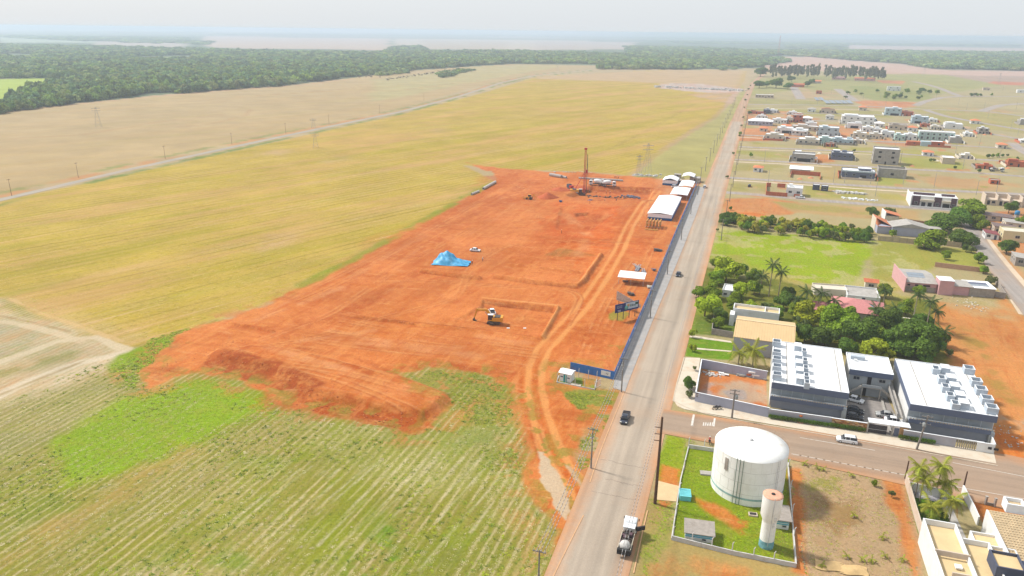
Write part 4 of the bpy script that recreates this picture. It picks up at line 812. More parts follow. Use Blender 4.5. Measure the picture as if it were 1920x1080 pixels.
# ================================================================ VEGETATION
def leaf_mat(name, col, spread=.28):
    m = bpy.data.materials.new(name); m.use_nodes = True; T = m.node_tree; L = T.links.new; nn = T.nodes.new; b = T.nodes['Principled BSDF']
    b.inputs['Roughness'].default_value = .7; b.inputs['Specular IOR Level'].default_value = .2
    at = nn('ShaderNodeAttribute'); at.attribute_name = 'tint'; oi = nn('ShaderNodeObjectInfo')
    hs = nn('ShaderNodeHueSaturation'); hs.inputs['Color'].default_value = tuple(float(v) for v in alb(col))+(1,)
    r1 = nn('ShaderNodeMapRange'); r1.inputs[3].default_value = .485; r1.inputs[4].default_value = .515; L(oi.outputs['Random'], r1.inputs[0]); L(r1.outputs[0], hs.inputs['Hue'])
    r2 = nn('ShaderNodeMapRange'); r2.inputs[3].default_value = 1-spread*.7; r2.inputs[4].default_value = 1+spread*.8; L(oi.outputs['Random'], r2.inputs[0])
    q = nn('ShaderNodeMath'); q.operation = 'MULTIPLY'; L(r2.outputs[0], q.inputs[0]); L(at.outputs['Fac'], q.inputs[1]); L(q.outputs[0], hs.inputs['Value'])
    L(hs.outputs[0], b.inputs['Base Color'])
    tr = nn('ShaderNodeBsdfTranslucent'); L(hs.outputs[0], tr.inputs[0]); ms = nn('ShaderNodeMixShader'); ms.inputs[0].default_value = .25
    L(b.outputs[0], ms.inputs[1]); L(tr.outputs[0], ms.inputs[2]); L(ms.outputs[0], T.nodes['Material Output'].inputs[0]); return m
LEAF = {'dark': leaf_mat('dark_leaves', (108,136,44)), 'mid': leaf_mat('green_leaves', (146,172,38)), 'bright': leaf_mat('bright_leaves', (184,198,40)), 'yellow': leaf_mat('yellow_green_leaves', (196,188,66)),
        'olive': leaf_mat('olive_leaves', (128,138,72)), 'forest': leaf_mat('forest_leaves', (122,146,84)), 'frond': leaf_mat('palm_leaves', (168,172,56)), 'palmdark': leaf_mat('dark_palm_leaves', (84,104,44)), 'gum': leaf_mat('gum_leaves', (150,150,116))}
M_BARK = mat('bark', alb((120,98,76)), .95, .2, 3.); M_PBARK = mat('pale_bark', alb((176,160,140)), .9, .15, 2.)
def leaf_cloud(name, blobs, n, size, m, seed, shell=.75, flat=0., holes=.0):
    """many small leaf clumps spread through a few uneven lobes"""
    r = np.random.default_rng(seed); bl = np.array(blobs, float); wts = bl[:,3]**2; k = r.choice(len(bl), n, p=wts/wts.sum())
    d = r.normal(size=(n,3)); d /= np.linalg.norm(d,axis=1)[:,None]; d[:,2] = np.where(d[:,2] < -.35, -d[:,2], d[:,2])
    rad = r.uniform(shell,1.05,n)**.7; lump = .82+.36*fbm(d[:,0]*3+k*7.1, d[:,1]*3+d[:,2]*3, 1., seed, 3)
    sc_ = bl[k,3:4]*np.stack([np.ones(n),np.ones(n),bl[k,4]],1)
    c = bl[k,:3]+d*sc_*(rad*lump)[:,None]
    if holes: keep = fbm(c[:,0]*1.+c[:,2], c[:,1]+c[:,2]*.7, .5, seed+5, 2) > holes; c = c[keep]; d = d[keep]; k = k[keep]; n = len(c)
    nr = d+r.normal(size=(n,3))*.55; nr[:,2] += .35; nr /= np.linalg.norm(nr,axis=1)[:,None]
    t = np.cross(nr, r.normal(size=(n,3))); t /= np.linalg.norm(t,axis=1)[:,None]; b = np.cross(nr,t); s = size*r.uniform(.6,1.4,n)[:,None]
    bend = nr*s*.25
    v = np.stack([c-t*s, c-b*s*.6+bend*0-bend, c+t*s, c+b*s*.6-bend],1).reshape(-1,3)
    me = bpy.data.meshes.new(name); me.vertices.add(4*n); me.vertices.foreach_set('co', v.astype(np.float32).ravel())
    me.loops.add(4*n); me.loops.foreach_set('vertex_index', np.arange(4*n,dtype=np.int32)); me.polygons.add(n)
    me.polygons.foreach_set('loop_start', np.arange(0,4*n,4,dtype=np.int32)); me.polygons.foreach_set('loop_total', np.full(n,4,np.int32)); me.update(calc_edges=True)
    tint = r.uniform(.72,1.2,n)*(.72+.56*fbm(c[:,0]*1.+3, c[:,1]+c[:,2], .45, seed+2, 3)); a_ = me.attributes.new('tint','FLOAT','POINT'); a_.data.foreach_set('value', np.repeat(tint,4).astype(np.float32))
    me.materials.append(m); return me
def blobs_round(r, n, rx=1., zc=.62, zs=.42, rs=(.32,.5)):
    out = []
    for _ in range(n):
        a = r.uniform(0,6.283); q = rx*math.sqrt(r.uniform(0,1))*.66; z = zc+zs*r.uniform(-.75,.9)*math.sqrt(max(0,1-(q/rx)**2)); out.append((q*math.cos(a),q*math.sin(a),z,r.uniform(*rs),r.uniform(.65,.9)))
    return out
PROTO = {}
def proto(key, m, n, size, nb, seed, **k):
    r = np.random.default_rng(seed); hb_ = {a: k.pop(a) for a in ('rx','zc','zs','rs') if a in k}
    PROTO[key] = leaf_cloud('crown', blobs_round(r, nb, **hb_), n, size, LEAF[m], seed, **k)
# unit crowns: radius about 1, height about 1.2 above the fork
for s_ in range(3): proto(('dark',s_), 'dark', 5200, .075, 14, 10+s_)
for s_ in range(3): proto(('mid',s_), 'mid', 4600, .08, 12, 20+s_, holes=.3)
for s_ in range(2): proto(('bright',s_), 'bright', 4000, .085, 10, 30+s_, holes=.3)
for s_ in range(2): proto(('yellow',s_), 'yellow', 2400, .1, 8, 40+s_, holes=.35)
for s_ in range(2): proto(('olive',s_), 'olive', 2000, .1, 8, 50+s_, holes=.35)
for s_ in range(3): proto(('gum',s_), 'gum', 1900, .13, 20, 60+s_, rx=.75, zc=1.45, zs=1.15, rs=(.22,.36), holes=.3)
TRK_ = []
for s_ in range(3):
    r = np.random.default_rng(s_); mb = MB(); mb.tube((0,0,-.05),(.02,0,.45), .07, .05, 7)
    for k in range(5): a = k*1.256+r.uniform(-.3,.3); mb.tube((.02,0,.38),(math.cos(a)*.45,math.sin(a)*.45,.85+r.uniform(-.1,.15)), .04, .015, 5)
    TRK_.append(mb.mesh('trunk', M_BARK))
gt = MB(); gt.tube((0,0,0),(.03,0,2.4), .03, .015, 5); gt = gt.mesh('trunk', M_PBARK)
_tc = [0]
def tree(px, py, h, r, kind, label, cat='tree', group=None, name=None, world=None, fork=.22):
    x, y = world if world else P(px, py); _tc[0] += 1; v = [k for k in PROTO if k[0] == kind]; k = v[_tc[0]%len(v)]
    o = thing(name or 'tree', label, cat, (x,y,-.05), random.uniform(0,6.28), group)
    if kind == 'gum': s = h/2.7; c = link('crown', PROTO[k], o); c.scale = (r,r,s); t = link('trunk', gt, o); t.scale = (h/10,h/10,s)
    else:
        c = link('crown', PROTO[k], o, (0,0,h*fork-h*.12)); c.scale = (r,r,h*.78)
        t = link('trunk', TRK_[_tc[0]%3], o); t.scale = (min(r,h*.6),min(r,h*.6),h*.75)
    return o
def crown_tree(cx, cy, rpx, kind, label, hf=1.5, **k):
    """tree from where its crown's middle shows and the crown's half width in photo pixels"""
    x, y = P(cx, cy); zc = CH/(math.sin(PITCH)+(cy-540)/CF*math.cos(PITCH)); r = rpx*zc/CF; h = r*hf+.5; x, y = P(cx, cy, h*.55)
    return tree(0, 0, h, r, kind, label, world=(x,y), **k)
# ---- park around the pool house
G_ = 'trees round the red roofed house'
for cx, cy, r, k, lb in [(1570,604,38,'mid','broad mid green tree before the red roof, biggest crown of the grove'),(1524,592,34,'bright','light green tree behind the tan roofed shed'),(1606,622,34,'dark','dark green tree between the two broad crowns of the grove'),
  (1545,628,26,'dark','dark tree just behind the left apartment block'),(1718,636,42,'dark','big dark dense tree behind the white annexe and right block'),(1676,600,28,'dark','dark tree beside the swimming pool'),(1748,646,24,'dark','dark tree at the edge of the bare red ground'),
  (1682,640,30,'dark','dark tree between the yellowish tree and the big dense one'),(1633,656,32,'bright','yellowish green tree right behind the white annexe'),(1600,652,16,'mid','small green tree at the back wall of the left apartment block'),(1662,668,18,'bright','small light green tree by the gap between annexe and right block'),
  (1363,507,30,'bright','light green tree at the roadside above the white roof'),(1395,543,20,'bright','light green tree right of the small white roof'),(1323,572,27,'bright','light green roadside tree with a bare forked trunk'),(1335,543,20,'mid','dark green roadside tree behind the light forked one'),
  (1385,505,18,'dark','dark tree beside the tall royal palms'),(1415,540,15,'mid','small tree below the royal palms'),(1470,566,20,'dark','dark tree left of the red roof'),(1494,580,18,'mid','green tree at the left end of the red roof'),(1640,590,18,'dark','dark tree at the right end of the red roof'),
  (1700,575,18,'mid','green tree behind the swimming pool'),(1730,600,20,'dark','dark tree right of the swimming pool'),(1352,590,16,'dark','small dark tree beside the yard of the tan roofed shed'),(1375,572,15,'mid','small green tree between shed and white roof'),
  (1660,545,15,'mid','feathery green tree right of the white flat roof'),(1345,480+12,14,'mid','small round tree at the top of the roadside grove'),(1440,575,14,'olive','grey green bush behind the white walled yard'),
  (1345,520,18,'mid','green tree left of the royal palms at the roadside'),(1412,516,16,'mid','leafy tree left of the shorter royal palm'),(1380,560,18,'mid','green tree behind the yard of the parapet building'),(1410,572,14,'bright','light tree just behind the parapet building'),(1456,586,15,'mid','green tree right behind the parapet building'),(1478,548,14,'dark','dark tree at the left end of the cream building'),
  (1310,548,13,'mid','small green tree nearest the main road'),(1348,604,13,'mid','small tree inside the stained yard wall'),(1505,570,16,'dark','dark tree before the reddish low roof'),(1532,572,14,'mid','green tree between palms and red roof'),(1590,592,20,'mid','green tree touching the front of the red roof'),(1640,612,24,'dark','dark tree left of the pool'),(1700,610,18,'mid','green tree right behind the pool edge'),
  (1760,636,18,'dark','dark tree at the far right of the grove'),(1655,632,20,'mid','green tree in the middle of the grove'),(1590,648,20,'dark','dark tree over the back wall of the left block'),(1510,625,20,'dark','dark tree at the right end of the tan roof'),(1505,604,18,'olive','greyish tree beside the tan roof'),(1700,655,20,'dark','dark tree over the back corner of the right block'),(1736,668,16,'dark','dark tree above the roof boxes of the right block')]:
    crown_tree(cx, cy, r, k, lb, 1.35, group=G_)
# ---- mango trees at the street corner
G2 = 'mango trees where the two streets meet'
for cx, cy, r, lb, k in [(1750,441,30,'round yellowish mango tree nearest the pasture','mid'),(1808,438,27,'round dark mango tree beside the street bend','dark'),(1768,410,32,'broad dark mango tree behind the round yellowish one','dark'),(1800,402,27,'dark mango tree in the middle of the cluster','dark'),(1822,384,28,'light green mango tree at the back of the cluster','mid'),(1832,410,22,'mid green mango tree over the street corner','mid')]:
    crown_tree(cx, cy+4, r, k, lb, 1.15, group=G2, name='mango_tree', fork=.06)
for cx, cy, r, k, lb in [(1893,389,14,'dark','conical dark tree before the long unfinished terrace'),(1890,461,18,'dark','round dark tree on the far side of the right street'),(1837,484,12,'mid','low round bush at the kerb of the right street'),(1822,467,9,'olive','small olive shrub below the mango trees'),
  (1674,437,8,'mid','small round tree before the grey gabled shed'),(1637,398,12,'dark','dark bush behind the orange tiled roof'),(1670,397,12,'olive','olive bush between the two orange roofs'),(1915,415,12,'mid','bush beside the blue water tank at the right edge'),(1773,478,10,'mid','small leafy tree beside the pink house'),
  (1858,525,12,'olive','bush inside the grey walled yard of the pink house'),(1845,505,9,'mid','green shrub behind the pink house yard wall'),(1812,465,8,'dark','small dark bush at the end of the panel wall'),(1292,717,14,'dark','round dark street tree on the corner pavement'),(1292,738,8,'olive','low bush on the corner pavement below the round tree'),
  (1302,690,5,'olive','tiny pale shrub on the corner pavement'),(1300,625,9,'bright','light green bush on the lawn by the road'),(1299,651,8,'bright','small light green bush at the edge of the lawn'),(1640,905,6,'mid','dark green bush in the dry lot by the side road'),(1673,925,7,'olive','thin bush at the right side of the dry lot'),(1770,970,10,'dark','dark bush at the end of the palm garden'),
  (1725,545,12,'mid','bush left of the tall palm'),(1780,660,8,'olive','shrub at the foot of the big dense tree')]:
    crown_tree(cx, cy, r, k, lb, 1.4)
# ---- orchard hedge
r_ = np.random.default_rng(3)
for k in range(112):
    f = r_.uniform(0,1); row = k%4; cx = 1356+f*282; cy = 404+f*27+row*5.5*(1 if f > .08 else .6)+r_.uniform(-2,2)
    kd = 'yellow' if (f < .55 and r_.uniform() < .6) else r_.choice(['mid','dark','bright','olive'])
    if f < .08 or f > .93: kd = 'dark'
    crown_tree(cx, cy, r_.uniform(6.5,10.5), kd, 'small %s tree in the orchard row above the green pasture' % {'yellow':'yellow green','mid':'green','dark':'dark green','bright':'light green','olive':'olive'}[kd], 1.6, group='orchard trees above the pasture, '+kd)
# ---- far farm: dark round trees, gum trees
for cx, cy, r, lb in [(1424,158,10,'dark round tree left of the far farmstead'),(1438,158,8,'dark round tree second in the far farm row'),(1456,155,14,'largest dark round tree of the far farm row'),(1478,161,9,'dark round tree at the right end of the far farm row'),(1485,148,8,'dark tree behind the far farm row'),(1427,134,13,'dark spreading tree left of the gum trees'),(1514,157,8,'dark tree beside the orange roofed far barn'),(1522,152,6,'small dark tree behind the orange roofed far barn'),(1406,211,5,'dark bush at the edge of the far main road')]:
    crown_tree(cx, cy, r, 'dark', lb, 1.2)
for k in range(76):
    g2 = k >= 34; f = ((k-34)/41 if g2 else k/33); x0 = (1545 if g2 else 1444)+f*((112) if g2 else 90)+r_.uniform(-2,2)
    by = (149 if g2 else 146)+r_.uniform(-4,3)+f*(3 if g2 else 1)
    x, y = P(x0, by); tree(0,0, r_.uniform(24,31), r_.uniform(3.6,5.2), 'gum', 'tall thin gum tree in the %s block beyond the town' % ('right' if g2 else 'left'), group='gum trees, %s block' % ('right' if g2 else 'left'), name='gum_tree', world=(x,y))
for k in range(26):
    x0 = r_.uniform(1585,1765); by = 168+r_.uniform(0,16)-(0 if x0 < 1700 else 0); crown_tree(x0, by, r_.uniform(3,6), r_.choice(['mid','olive','dark']), 'leafy bush in the thicket beyond the new streets', 1.3, group='bushes of the far thicket')
for cx, cy in [(1822,178),(1828,177),(1833,178),(1839,178),(1860,177),(1853,292),(1862,292),(1871,291),(1880,291),(1889,291),(1908,297),(1692,314),(1791,314),(1836,320),(1752,300),(1745,300),(1602,282),(1370,390),(1362,418),(1408,290),(1388,250)]:
    crown_tree(cx, cy, r_.uniform(3.,4.5), r_.choice(['mid','dark','olive']), 'young street tree on a lot of the new development', 1.6, group='young trees in the new development')
for k in range(11):
    f = k/10+r_.uniform(-.03,.03); x0 = 1322+(1376-1322)*f; yy = 500-(500-270)*f
    pts = Pn([(1345,430),(1405,160)]); q = pts[0]+(pts[1]-pts[0])*f; crown_tree(*Q(q[0]+r_.uniform(-1,2),q[1],1.), r_.uniform(1.5,2.6)+1.6*(1-f), 'olive', 'scrubby bush on the east verge of the main road', 1.3, group='verge bushes beside the main road')
# ---- palms
def frond_mesh(L, droop, w, m, seed, up=.5):
    r = np.random.default_rng(seed); mb = MB(); n = 12; pts = []
    for i in range(n+1):
        t = i/n; pts.append(Vector((L*t*(1-.18*t*droop), 0, L*(up*t-droop*t*t*1.15))))
    for i in range(n):
        mb.add([pts[i]+Vector((0,-.035,0)),pts[i+1]+Vector((0,-.035,0)),pts[i+1]+Vector((0,.035,0)),pts[i]+Vector((0,.035,0))],[(0,1,2,3)])
        if i < 1: continue
        wl = w*math.sin(math.pi*min(1,(i/n)*.85+.15))**.7
        for sg in (-1,1):
            for q in (0,.5):
                p = pts[i].lerp(pts[i+1], q); d = (pts[i+1]-pts[i]).normalized(); e_ = p+Vector((wl*.45*d.x,sg*wl*r.uniform(.8,1),-wl*r.uniform(.35,.75)+wl*.45*d.z))
                s_ = d*(L/n*.28); mb.add([p-s_,p+s_,e_+s_*.3,e_-s_*.3],[(0,1,2,3)])
    me = mb.mesh('frond', m); a_ = me.attributes.new('tint','FLOAT','POINT'); a_.data.foreach_set('value', r.uniform(.75,1.25,len(me.vertices)).astype(np.float32)); return me
FR = {('coco',k): frond_mesh(3.4,[.35,.6,.9][k],.75,LEAF['frond'],k,[1.0,.55,.25][k]) for k in range(3)}
FR.update({('royal',k): frond_mesh(2.9,[.35,.65,.95][k],.6,LEAF['palmdark'],k+5,[1.0,.6,.3][k]) for k in range(3)})
FR.update({('garden',k): frond_mesh(2.2,[.4,.7,1.][k],.6,LEAF['frond'],k+9,[.9,.55,.2][k]) for k in range(3)})
FR['dry'] = frond_mesh(2.0,1.3,.45,mat('dry_frond', alb((206,140,60)), .9, .2),15,0.)
def palm(bx_, by_, h, kind, label, group, n=13, sc=1., top=None, dry=0):
    x, y = P(bx_, by_); o = thing('palm_tree', label, 'palm tree', (x,y,0), random.uniform(0,6.28), group)
    lx, ly = random.uniform(-.3,.3), random.uniform(-.3,.3); MB().tube((0,0,0),(lx,ly,h), .2 if kind != 'garden' else .12, .11 if kind != 'garden' else .08, 8).build('trunk', M_PBARK, o)
    for k in range(n):
        a = k*2.39996; t = 0 if k < n*.25 else (1 if k < n*.6 else 2); f = link('frond', FR[(kind,t)], o, (lx,ly,h), a); s = sc*random.uniform(.85,1.15); f.scale = (s,s,s)
    for k in range(dry): f = link('frond', FR['dry'], o, (lx,ly,h-.1), k*2.1+1.); f['label'] = 'dry orange frond'
    return o
for k, (a, b, ty, lb) in enumerate([(1441,556,497,'tallest royal palm of the roadside grove'),(1424,552,517,'shorter royal palm left of the tallest one'),(1459,556,510,'royal palm just right of the tallest one')]): palm(a, b, Hpx(a,b,ty), 'royal', lb, 'royal palms of the grove', 14, 1.15)
for k, (a, b, ty, lb) in enumerate([(1510,588,548,'dark palm in front of the left end of the red roof'),(1490,592,562,'short dark palm left of the red roof'),(1534,590,550,'dark palm before the middle of the red roof'),(1558,592,563,'low dark palm below the red roof'),(1640,612,580,'dark palm left of the swimming pool'),(1672,612,578,'dark palm behind the pool'),(1735,622,566,'tall dark palm right of the pool'),(1712,598,552,'dark palm at the back of the pool garden'),(1748,620,584,'leaning palm over the bare red ground'),(1766,650,622,'palm at the right corner of the grove'),(1655,575,545,'slim palm by the pasture corner')]): palm(a, b, Hpx(a,b,ty), 'royal', lb, 'dark palms round the pool', 13, 1.1)
palm(1411,690,Hpx(1411,690,657),'coco','coconut palm with spreading fronds behind the walled lot', 'coconut palms', 18, 1.3, dry=3); palm(1384,684,Hpx(1384,684,662),'coco','smaller coconut palm left of the spreading one', 'coconut palms', 13, 1.05, dry=1)
for k, (a, b, ty, lb) in enumerate([(1716,932,877,'garden palm at the left front corner with the orange seed cluster'),(1752,930,874,'tallest garden palm beside the white wall'),(1724,940,897,'garden palm second from the left'),(1762,936,905,'garden palm in the middle by the grey path'),(1779,984,938,'garden palm on the grey path nearest the house'),(1741,972,948,'low garden palm on the lawn')]): palm(a, b, Hpx(a,b,ty), 'garden', lb, 'palms of the small garden', 15, 1.25, dry=2)
for k in range(12):
    a, b = [(1506,872),(1532,878),(1545,882),(1600,895),(1541,1066),(1590,1050),(1615,1052),(1635,1052),(1660,1045),(1690,1050),(1600,970),(1655,1010)][k]; palm(a, b, .6, 'garden', 'knee high palm seedling in the dry lot', 'palm seedlings in the dry lot', 6, .45)
# ---- masses nobody could count: forests, weeds
def gn_scatter(name, pts, scale, meshes, kind='stuff', label=None, rot=True, zs=None):
    """point cloud carrying instances of a few crown or tuft meshes"""
    me = bpy.data.meshes.new(name); me.vertices.add(len(pts)); me.vertices.foreach_set('co', np.asarray(pts,np.float32).ravel())
    a_ = me.attributes.new('s','FLOAT_VECTOR','POINT'); a_.data.foreach_set('vector', np.asarray(scale,np.float32).ravel())
    a_ = me.attributes.new('k','INT','POINT'); a_.data.foreach_set('value', rng.integers(0,len(meshes),len(pts)).astype(np.int32))
    a_ = me.attributes.new('r','FLOAT','POINT'); a_.data.foreach_set('value', rng.uniform(0,6.28,len(pts)).astype(np.float32))
    o = link(name, me); tag(o, label, kind=kind)
    g = bpy.data.node_groups.new(name,'GeometryNodeTree'); g.interface.new_socket('Geometry',in_out='INPUT',socket_type='NodeSocketGeometry'); g.interface.new_socket('Geometry',in_out='OUTPUT',socket_type='NodeSocketGeometry')
    nn = g.nodes.new; L = g.links.new; gi = nn('NodeGroupInput'); go = nn('NodeGroupOutput'); inst = nn('GeometryNodeInstanceOnPoints')
    g2i = nn('GeometryNodeGeometryToInstance')
    for m_ in meshes[::-1]:
        po = bpy.data.objects.new('leaf_clump', m_); oi = nn('GeometryNodeObjectInfo'); oi.inputs['Object'].default_value = po; L(oi.outputs['Geometry'], g2i.inputs[0])
    L(gi.outputs[0], inst.inputs['Points']); L(g2i.outputs[0], inst.inputs['Instance']); inst.inputs['Pick Instance'].default_value = True
    def na(n_, t):
        q = nn('GeometryNodeInputNamedAttribute'); q.data_type = t; q.inputs['Name'].default_value = n_; return q.outputs[0]
    L(na('k','INT'), inst.inputs['Instance Index']); L(na('s','FLOAT_VECTOR'), inst.inputs['Scale'])
    cx = nn('ShaderNodeCombineXYZ'); L(na('r','FLOAT'), cx.inputs[2]); L(cx.outputs[0], inst.inputs['Rotation']); L(inst.outputs[0], go.inputs[0])
    md = o.modifiers.new('scatter','NODES'); md.node_group = g; return o
FPT = [leaf_cloud('forest_crown', blobs_round(np.random.default_rng(80+s_), 6, rs=(.35,.55)), 380, .19, leaf_mat('forest_leaves_%s'%n_, c_, .6), 80+s_) for s_, (n_, c_) in enumerate([('deep',(122,148,84)),('green',(144,168,84)),('pale',(176,186,112)),('blue',(128,156,104)),('lime',(156,176,72)),('deep_two',(120,144,70))])]
def in_poly(poly, x, y): return poly_sd(Pn(poly), x, y)
def forest(name, px, label, dens=1., base=10., seed=0, holes=(), hgt=(7,12), maxr=9000, gap=.0):
    r = np.random.default_rng(seed); poly = Pn([p if p[1] > 60 else (p[0],60) for p in px]); out = []; lo = poly.min(0); hi = poly.max(0)
    rmin = max(100, np.linalg.norm(poly,axis=1).min()*.8); rmax = min(maxr, np.linalg.norm(poly,axis=1).max())
    tmin = math.atan2(-1.0,1.3); tmax = math.atan2(1.15,1.)
    r0 = rmin; X = []; Y = []; S = []
    while r0 < rmax:
        sp_ = max(base*.8, r0*.0075)/dens; n = int((tmax-tmin)*r0/sp_)+1; t = np.linspace(tmin,tmax,n)+r.uniform(-.4,.4,n)*sp_/r0; q = r0+r.uniform(-.5,.5,n)*sp_
        X.append(np.sin(t)*q); Y.append(np.cos(t)*q); S.append(np.full(n, sp_)); r0 += sp_*(1. if r0 < 1500 else 1.25)
    X = np.concatenate(X); Y = np.concatenate(Y); S = np.concatenate(S); sdv = poly_sd(poly, X, Y)+(fbm(X,Y,80,seed,3)-.5)*40
    ok = sdv > 0
    for h_ in holes: ok &= poly_sd(Pn(h_), X, Y) < 0
    if gap: ok &= fbm(X,Y,120,seed+4,4) > gap
    X, Y, S = X[ok], Y[ok], S[ok]; n = len(X); rr_ = S*r.uniform(.62,.95,n)*dens; hh = r.uniform(*hgt,n)*np.clip(rr_/7,.8,1.)
    print(name, n); return gn_scatter(name, np.stack([X,Y,np.full(n,-1.)],1), np.stack([rr_,rr_,hh],1), FPT, label=label)
FL = [(-400,270),(0,212),(14,196),(30,176),(110,160),(142,147),(60,146),(0,147),(-400,160),(-400,86),(0,86),(100,87),(230,90),(420,96),(560,100),(720,101),(740,90),(790,88),(800,99),(960,97),(1100,101),(1190,104),(1300,106),(1480,113),(1480,117),(1420,126),(1290,129),(1100,120),(960,119),(800,130),(700,140),(620,149),(560,158),(420,168),(300,178),(120,197)]
forest('forest', FL, 'dark green woodland stretching from the left edge to the horizon', 1., 9., 1, holes=[[(0,100),(75,101),(60,109),(0,110)], [(245,106),(365,103),(360,113),(265,115)], [(0,62),(200,64),(190,80),(0,80)], [(170,76),(350,74),(400,86),(340,93),(170,88)], [(390,78),(735,80),(728,92),(560,92),(400,84)], [(100,118),(220,116),(230,120),(100,123)], [(600,104),(700,102),(690,106),(610,108)], [(860,101),(960,101),(950,105),(870,105)]], gap=.30)
forest('forest', [(1431,97),(1538,95),(1920,100),(2500,112),(2500,160),(1930,133),(1750,129),(1686,119),(1591,113),(1500,105),(1440,104)], 'hazy woodland beyond the pink fields at the upper right', 1., 10., 2)
forest('forest', [(1176,88),(1300,90),(1484,98),(1440,106),(1400,106),(1290,108),(1180,104)], 'blue hazy woodland behind the red and white tower', 1., 10., 4)
forest('forest', [(1125,114),(1200,117),(1295,124),(1295,131),(1130,130)], 'strip of woodland behind the rubble yard', 1., 9., 3)

for s_, pl in enumerate([[(0,66),(350,70),(345,76),(170,78),(0,70)], [(200,74),(400,78),(390,84),(230,80)], [(400,60),(1000,64),(1000,69),(400,66)], [(1000,64),(1900,76),(1900,81),(1000,70)], [(1474,82),(1585,83),(1585,91),(1480,90)], [(1200,76),(1920,84),(1920,87),(1300,82)], [(0,56),(600,60),(600,63),(0,60)]]):
    forest('forest', pl, 'thin blue hazy band of woodland near the horizon', 1., 14., 10+s_, maxr=30000, hgt=(4,8), gap=.42)
for s_, pl in enumerate([[(660,136),(700,132),(760,136),(700,146)], [(820,140),(880,128),(890,132),(830,146)], [(1310,122),(1370,120),(1372,132),(1320,132)]]): forest('scrub', pl, 'loose scrub at the edge of the khaki field', .8, 8., 30+s_, hgt=(4,7), gap=.45)
TUFT = []
def tuft(m, n, seed, h=.5):
    r = np.random.default_rng(seed); a = r.uniform(0,6.283,n); q = r.uniform(.1,1,n)*.9; z = h*r.uniform(.08,.28,n); x = np.cos(a)*q*.6; y = np.sin(a)*q*.6; b = a+r.uniform(-.6,.6,n); w = .16
    mb = MB()
    for i in range(n): mb.add([(x[i]*.3-w*math.sin(b[i]),y[i]*.3+w*math.cos(b[i]),0),(x[i]*.3+w*math.sin(b[i]),y[i]*.3-w*math.cos(b[i]),0),(x[i]*1.4+w*.6*math.sin(b[i]),y[i]*1.4-w*.6*math.cos(b[i]),z[i]),(x[i]*1.4-w*.6*math.sin(b[i]),y[i]*1.4+w*.6*math.cos(b[i]),z[i]*1.05)],[(0,1,2,3)])
    me = mb.mesh('tuft', m); t = me.attributes.new('tint','FLOAT','POINT'); t.data.foreach_set('value', r.uniform(.75,1.25,len(me.vertices)).astype(np.float32)); return me
TG = [tuft(leaf_mat('weed_leaves',(150,164,48)), 16, 1), tuft(leaf_mat('lime_weed_leaves',(182,188,48)), 16, 2), tuft(leaf_mat('dark_weed_leaves',(132,148,50)), 18, 3)]
TS = [tuft(leaf_mat('straw',(232,216,168)), 14, 4, .4), tuft(leaf_mat('green_straw',(196,188,122)), 14, 5, .4)]
TY = [tuft(leaf_mat('crop_leaves',(190,180,62)), 12, 6, .4), tuft(leaf_mat('crop_straw',(222,196,116)), 12, 7, .35)]
TD = [tuft(leaf_mat('dry_brush',(206,176,140)), 16, 14, .5), tuft(leaf_mat('brown_brush',(168,138,106)), 16, 15, .5)]
TB = [tuft(leaf_mat('fresh_leaves',(186,212,34)), 18, 8, .6), tuft(leaf_mat('fresh_dark_leaves',(166,196,30)), 18, 9, .5)]
def weeds(name, px, n, meshes, size, label, seed, cover=None, hf=1., avoid=(), rowaz=None, rowp=1.6, rowj=.25, soil=False):
    r = np.random.default_rng(seed); poly = Pn(px); lo = poly.min(0); hi = poly.max(0); X = r.uniform(lo[0],hi[0],n*4); Y = r.uniform(lo[1],hi[1],n*4)
    if rowaz is not None:
        a = math.radians(rowaz); u = X*math.cos(a)+Y*math.sin(a); v = -X*math.sin(a)+Y*math.cos(a); v = np.round(v/rowp)*rowp+r.normal(0,rowj,len(v)); X = u*math.cos(a)-v*math.sin(a); Y = u*math.sin(a)+v*math.cos(a)
    ok = poly_sd(poly,X,Y)+(fbm(X,Y,8,seed,3)-.5)*8 > 0
    if cover: ok &= fbm(X,Y,cover[0],seed+3,4)+r.normal(0,.04,len(X)) > cover[1]
    for a_ in avoid: ok &= poly_sd(Pn(a_),X,Y) < .5
    X, Y = X[ok][:n], Y[ok][:n]; m_ = len(X); s = size*r.uniform(.6,1.5,m_)**1.3
    ti = np.searchsorted(th, np.arctan2(X,Y)).clip(0,NT-1); ri = np.searchsorted(rr, np.hypot(X,Y)).clip(0,NR-1); Z = GZ.reshape(NR,NT)[ri,ti]
    soil_ = (AUX[:,2].reshape(NR,NT)[ri,ti] < .6) != soil; X, Y, Z, s = X[soil_], Y[soil_], Z[soil_], s[soil_]
    print(name, len(X)); return gn_scatter(name, np.stack([X,Y,Z-.03],1), np.stack([s,s,s*hf],1), meshes, label=label)
LOWF = [(-100,800),(0,740),(230,670),(300,720),(540,770),(690,800),(770,815),(870,760),(960,760),(985,850),(1000,930),(1060,1000),(1030,1100),(-100,1100)]
weeds('weeds', LOWF, 10000, TG, .30, 'patchy green weeds over the harvested field', 1, (9,.5), rowaz=71, rowp=2.6, rowj=.5)
weeds('weeds', LOWF, 2600, TG, .55, 'clumps of taller weeds in the harvested field', 11, (18,.56))
weeds('straw', LOWF, 22000, TS, .32, 'straw and stubble over the harvested field', 2, (12,.46), rowaz=71, rowp=2.6, rowj=.35)
BGP = [(70,856),(160,790),(250,740),(370,712),(440,728),(505,745),(530,770),(470,790),(400,840),(330,850),(220,885),(140,900),(80,880)]
weeds('green_crop', BGP, 6000, TB, .3, 'bright green patch of knee high plants left of the dirt bank', 3)
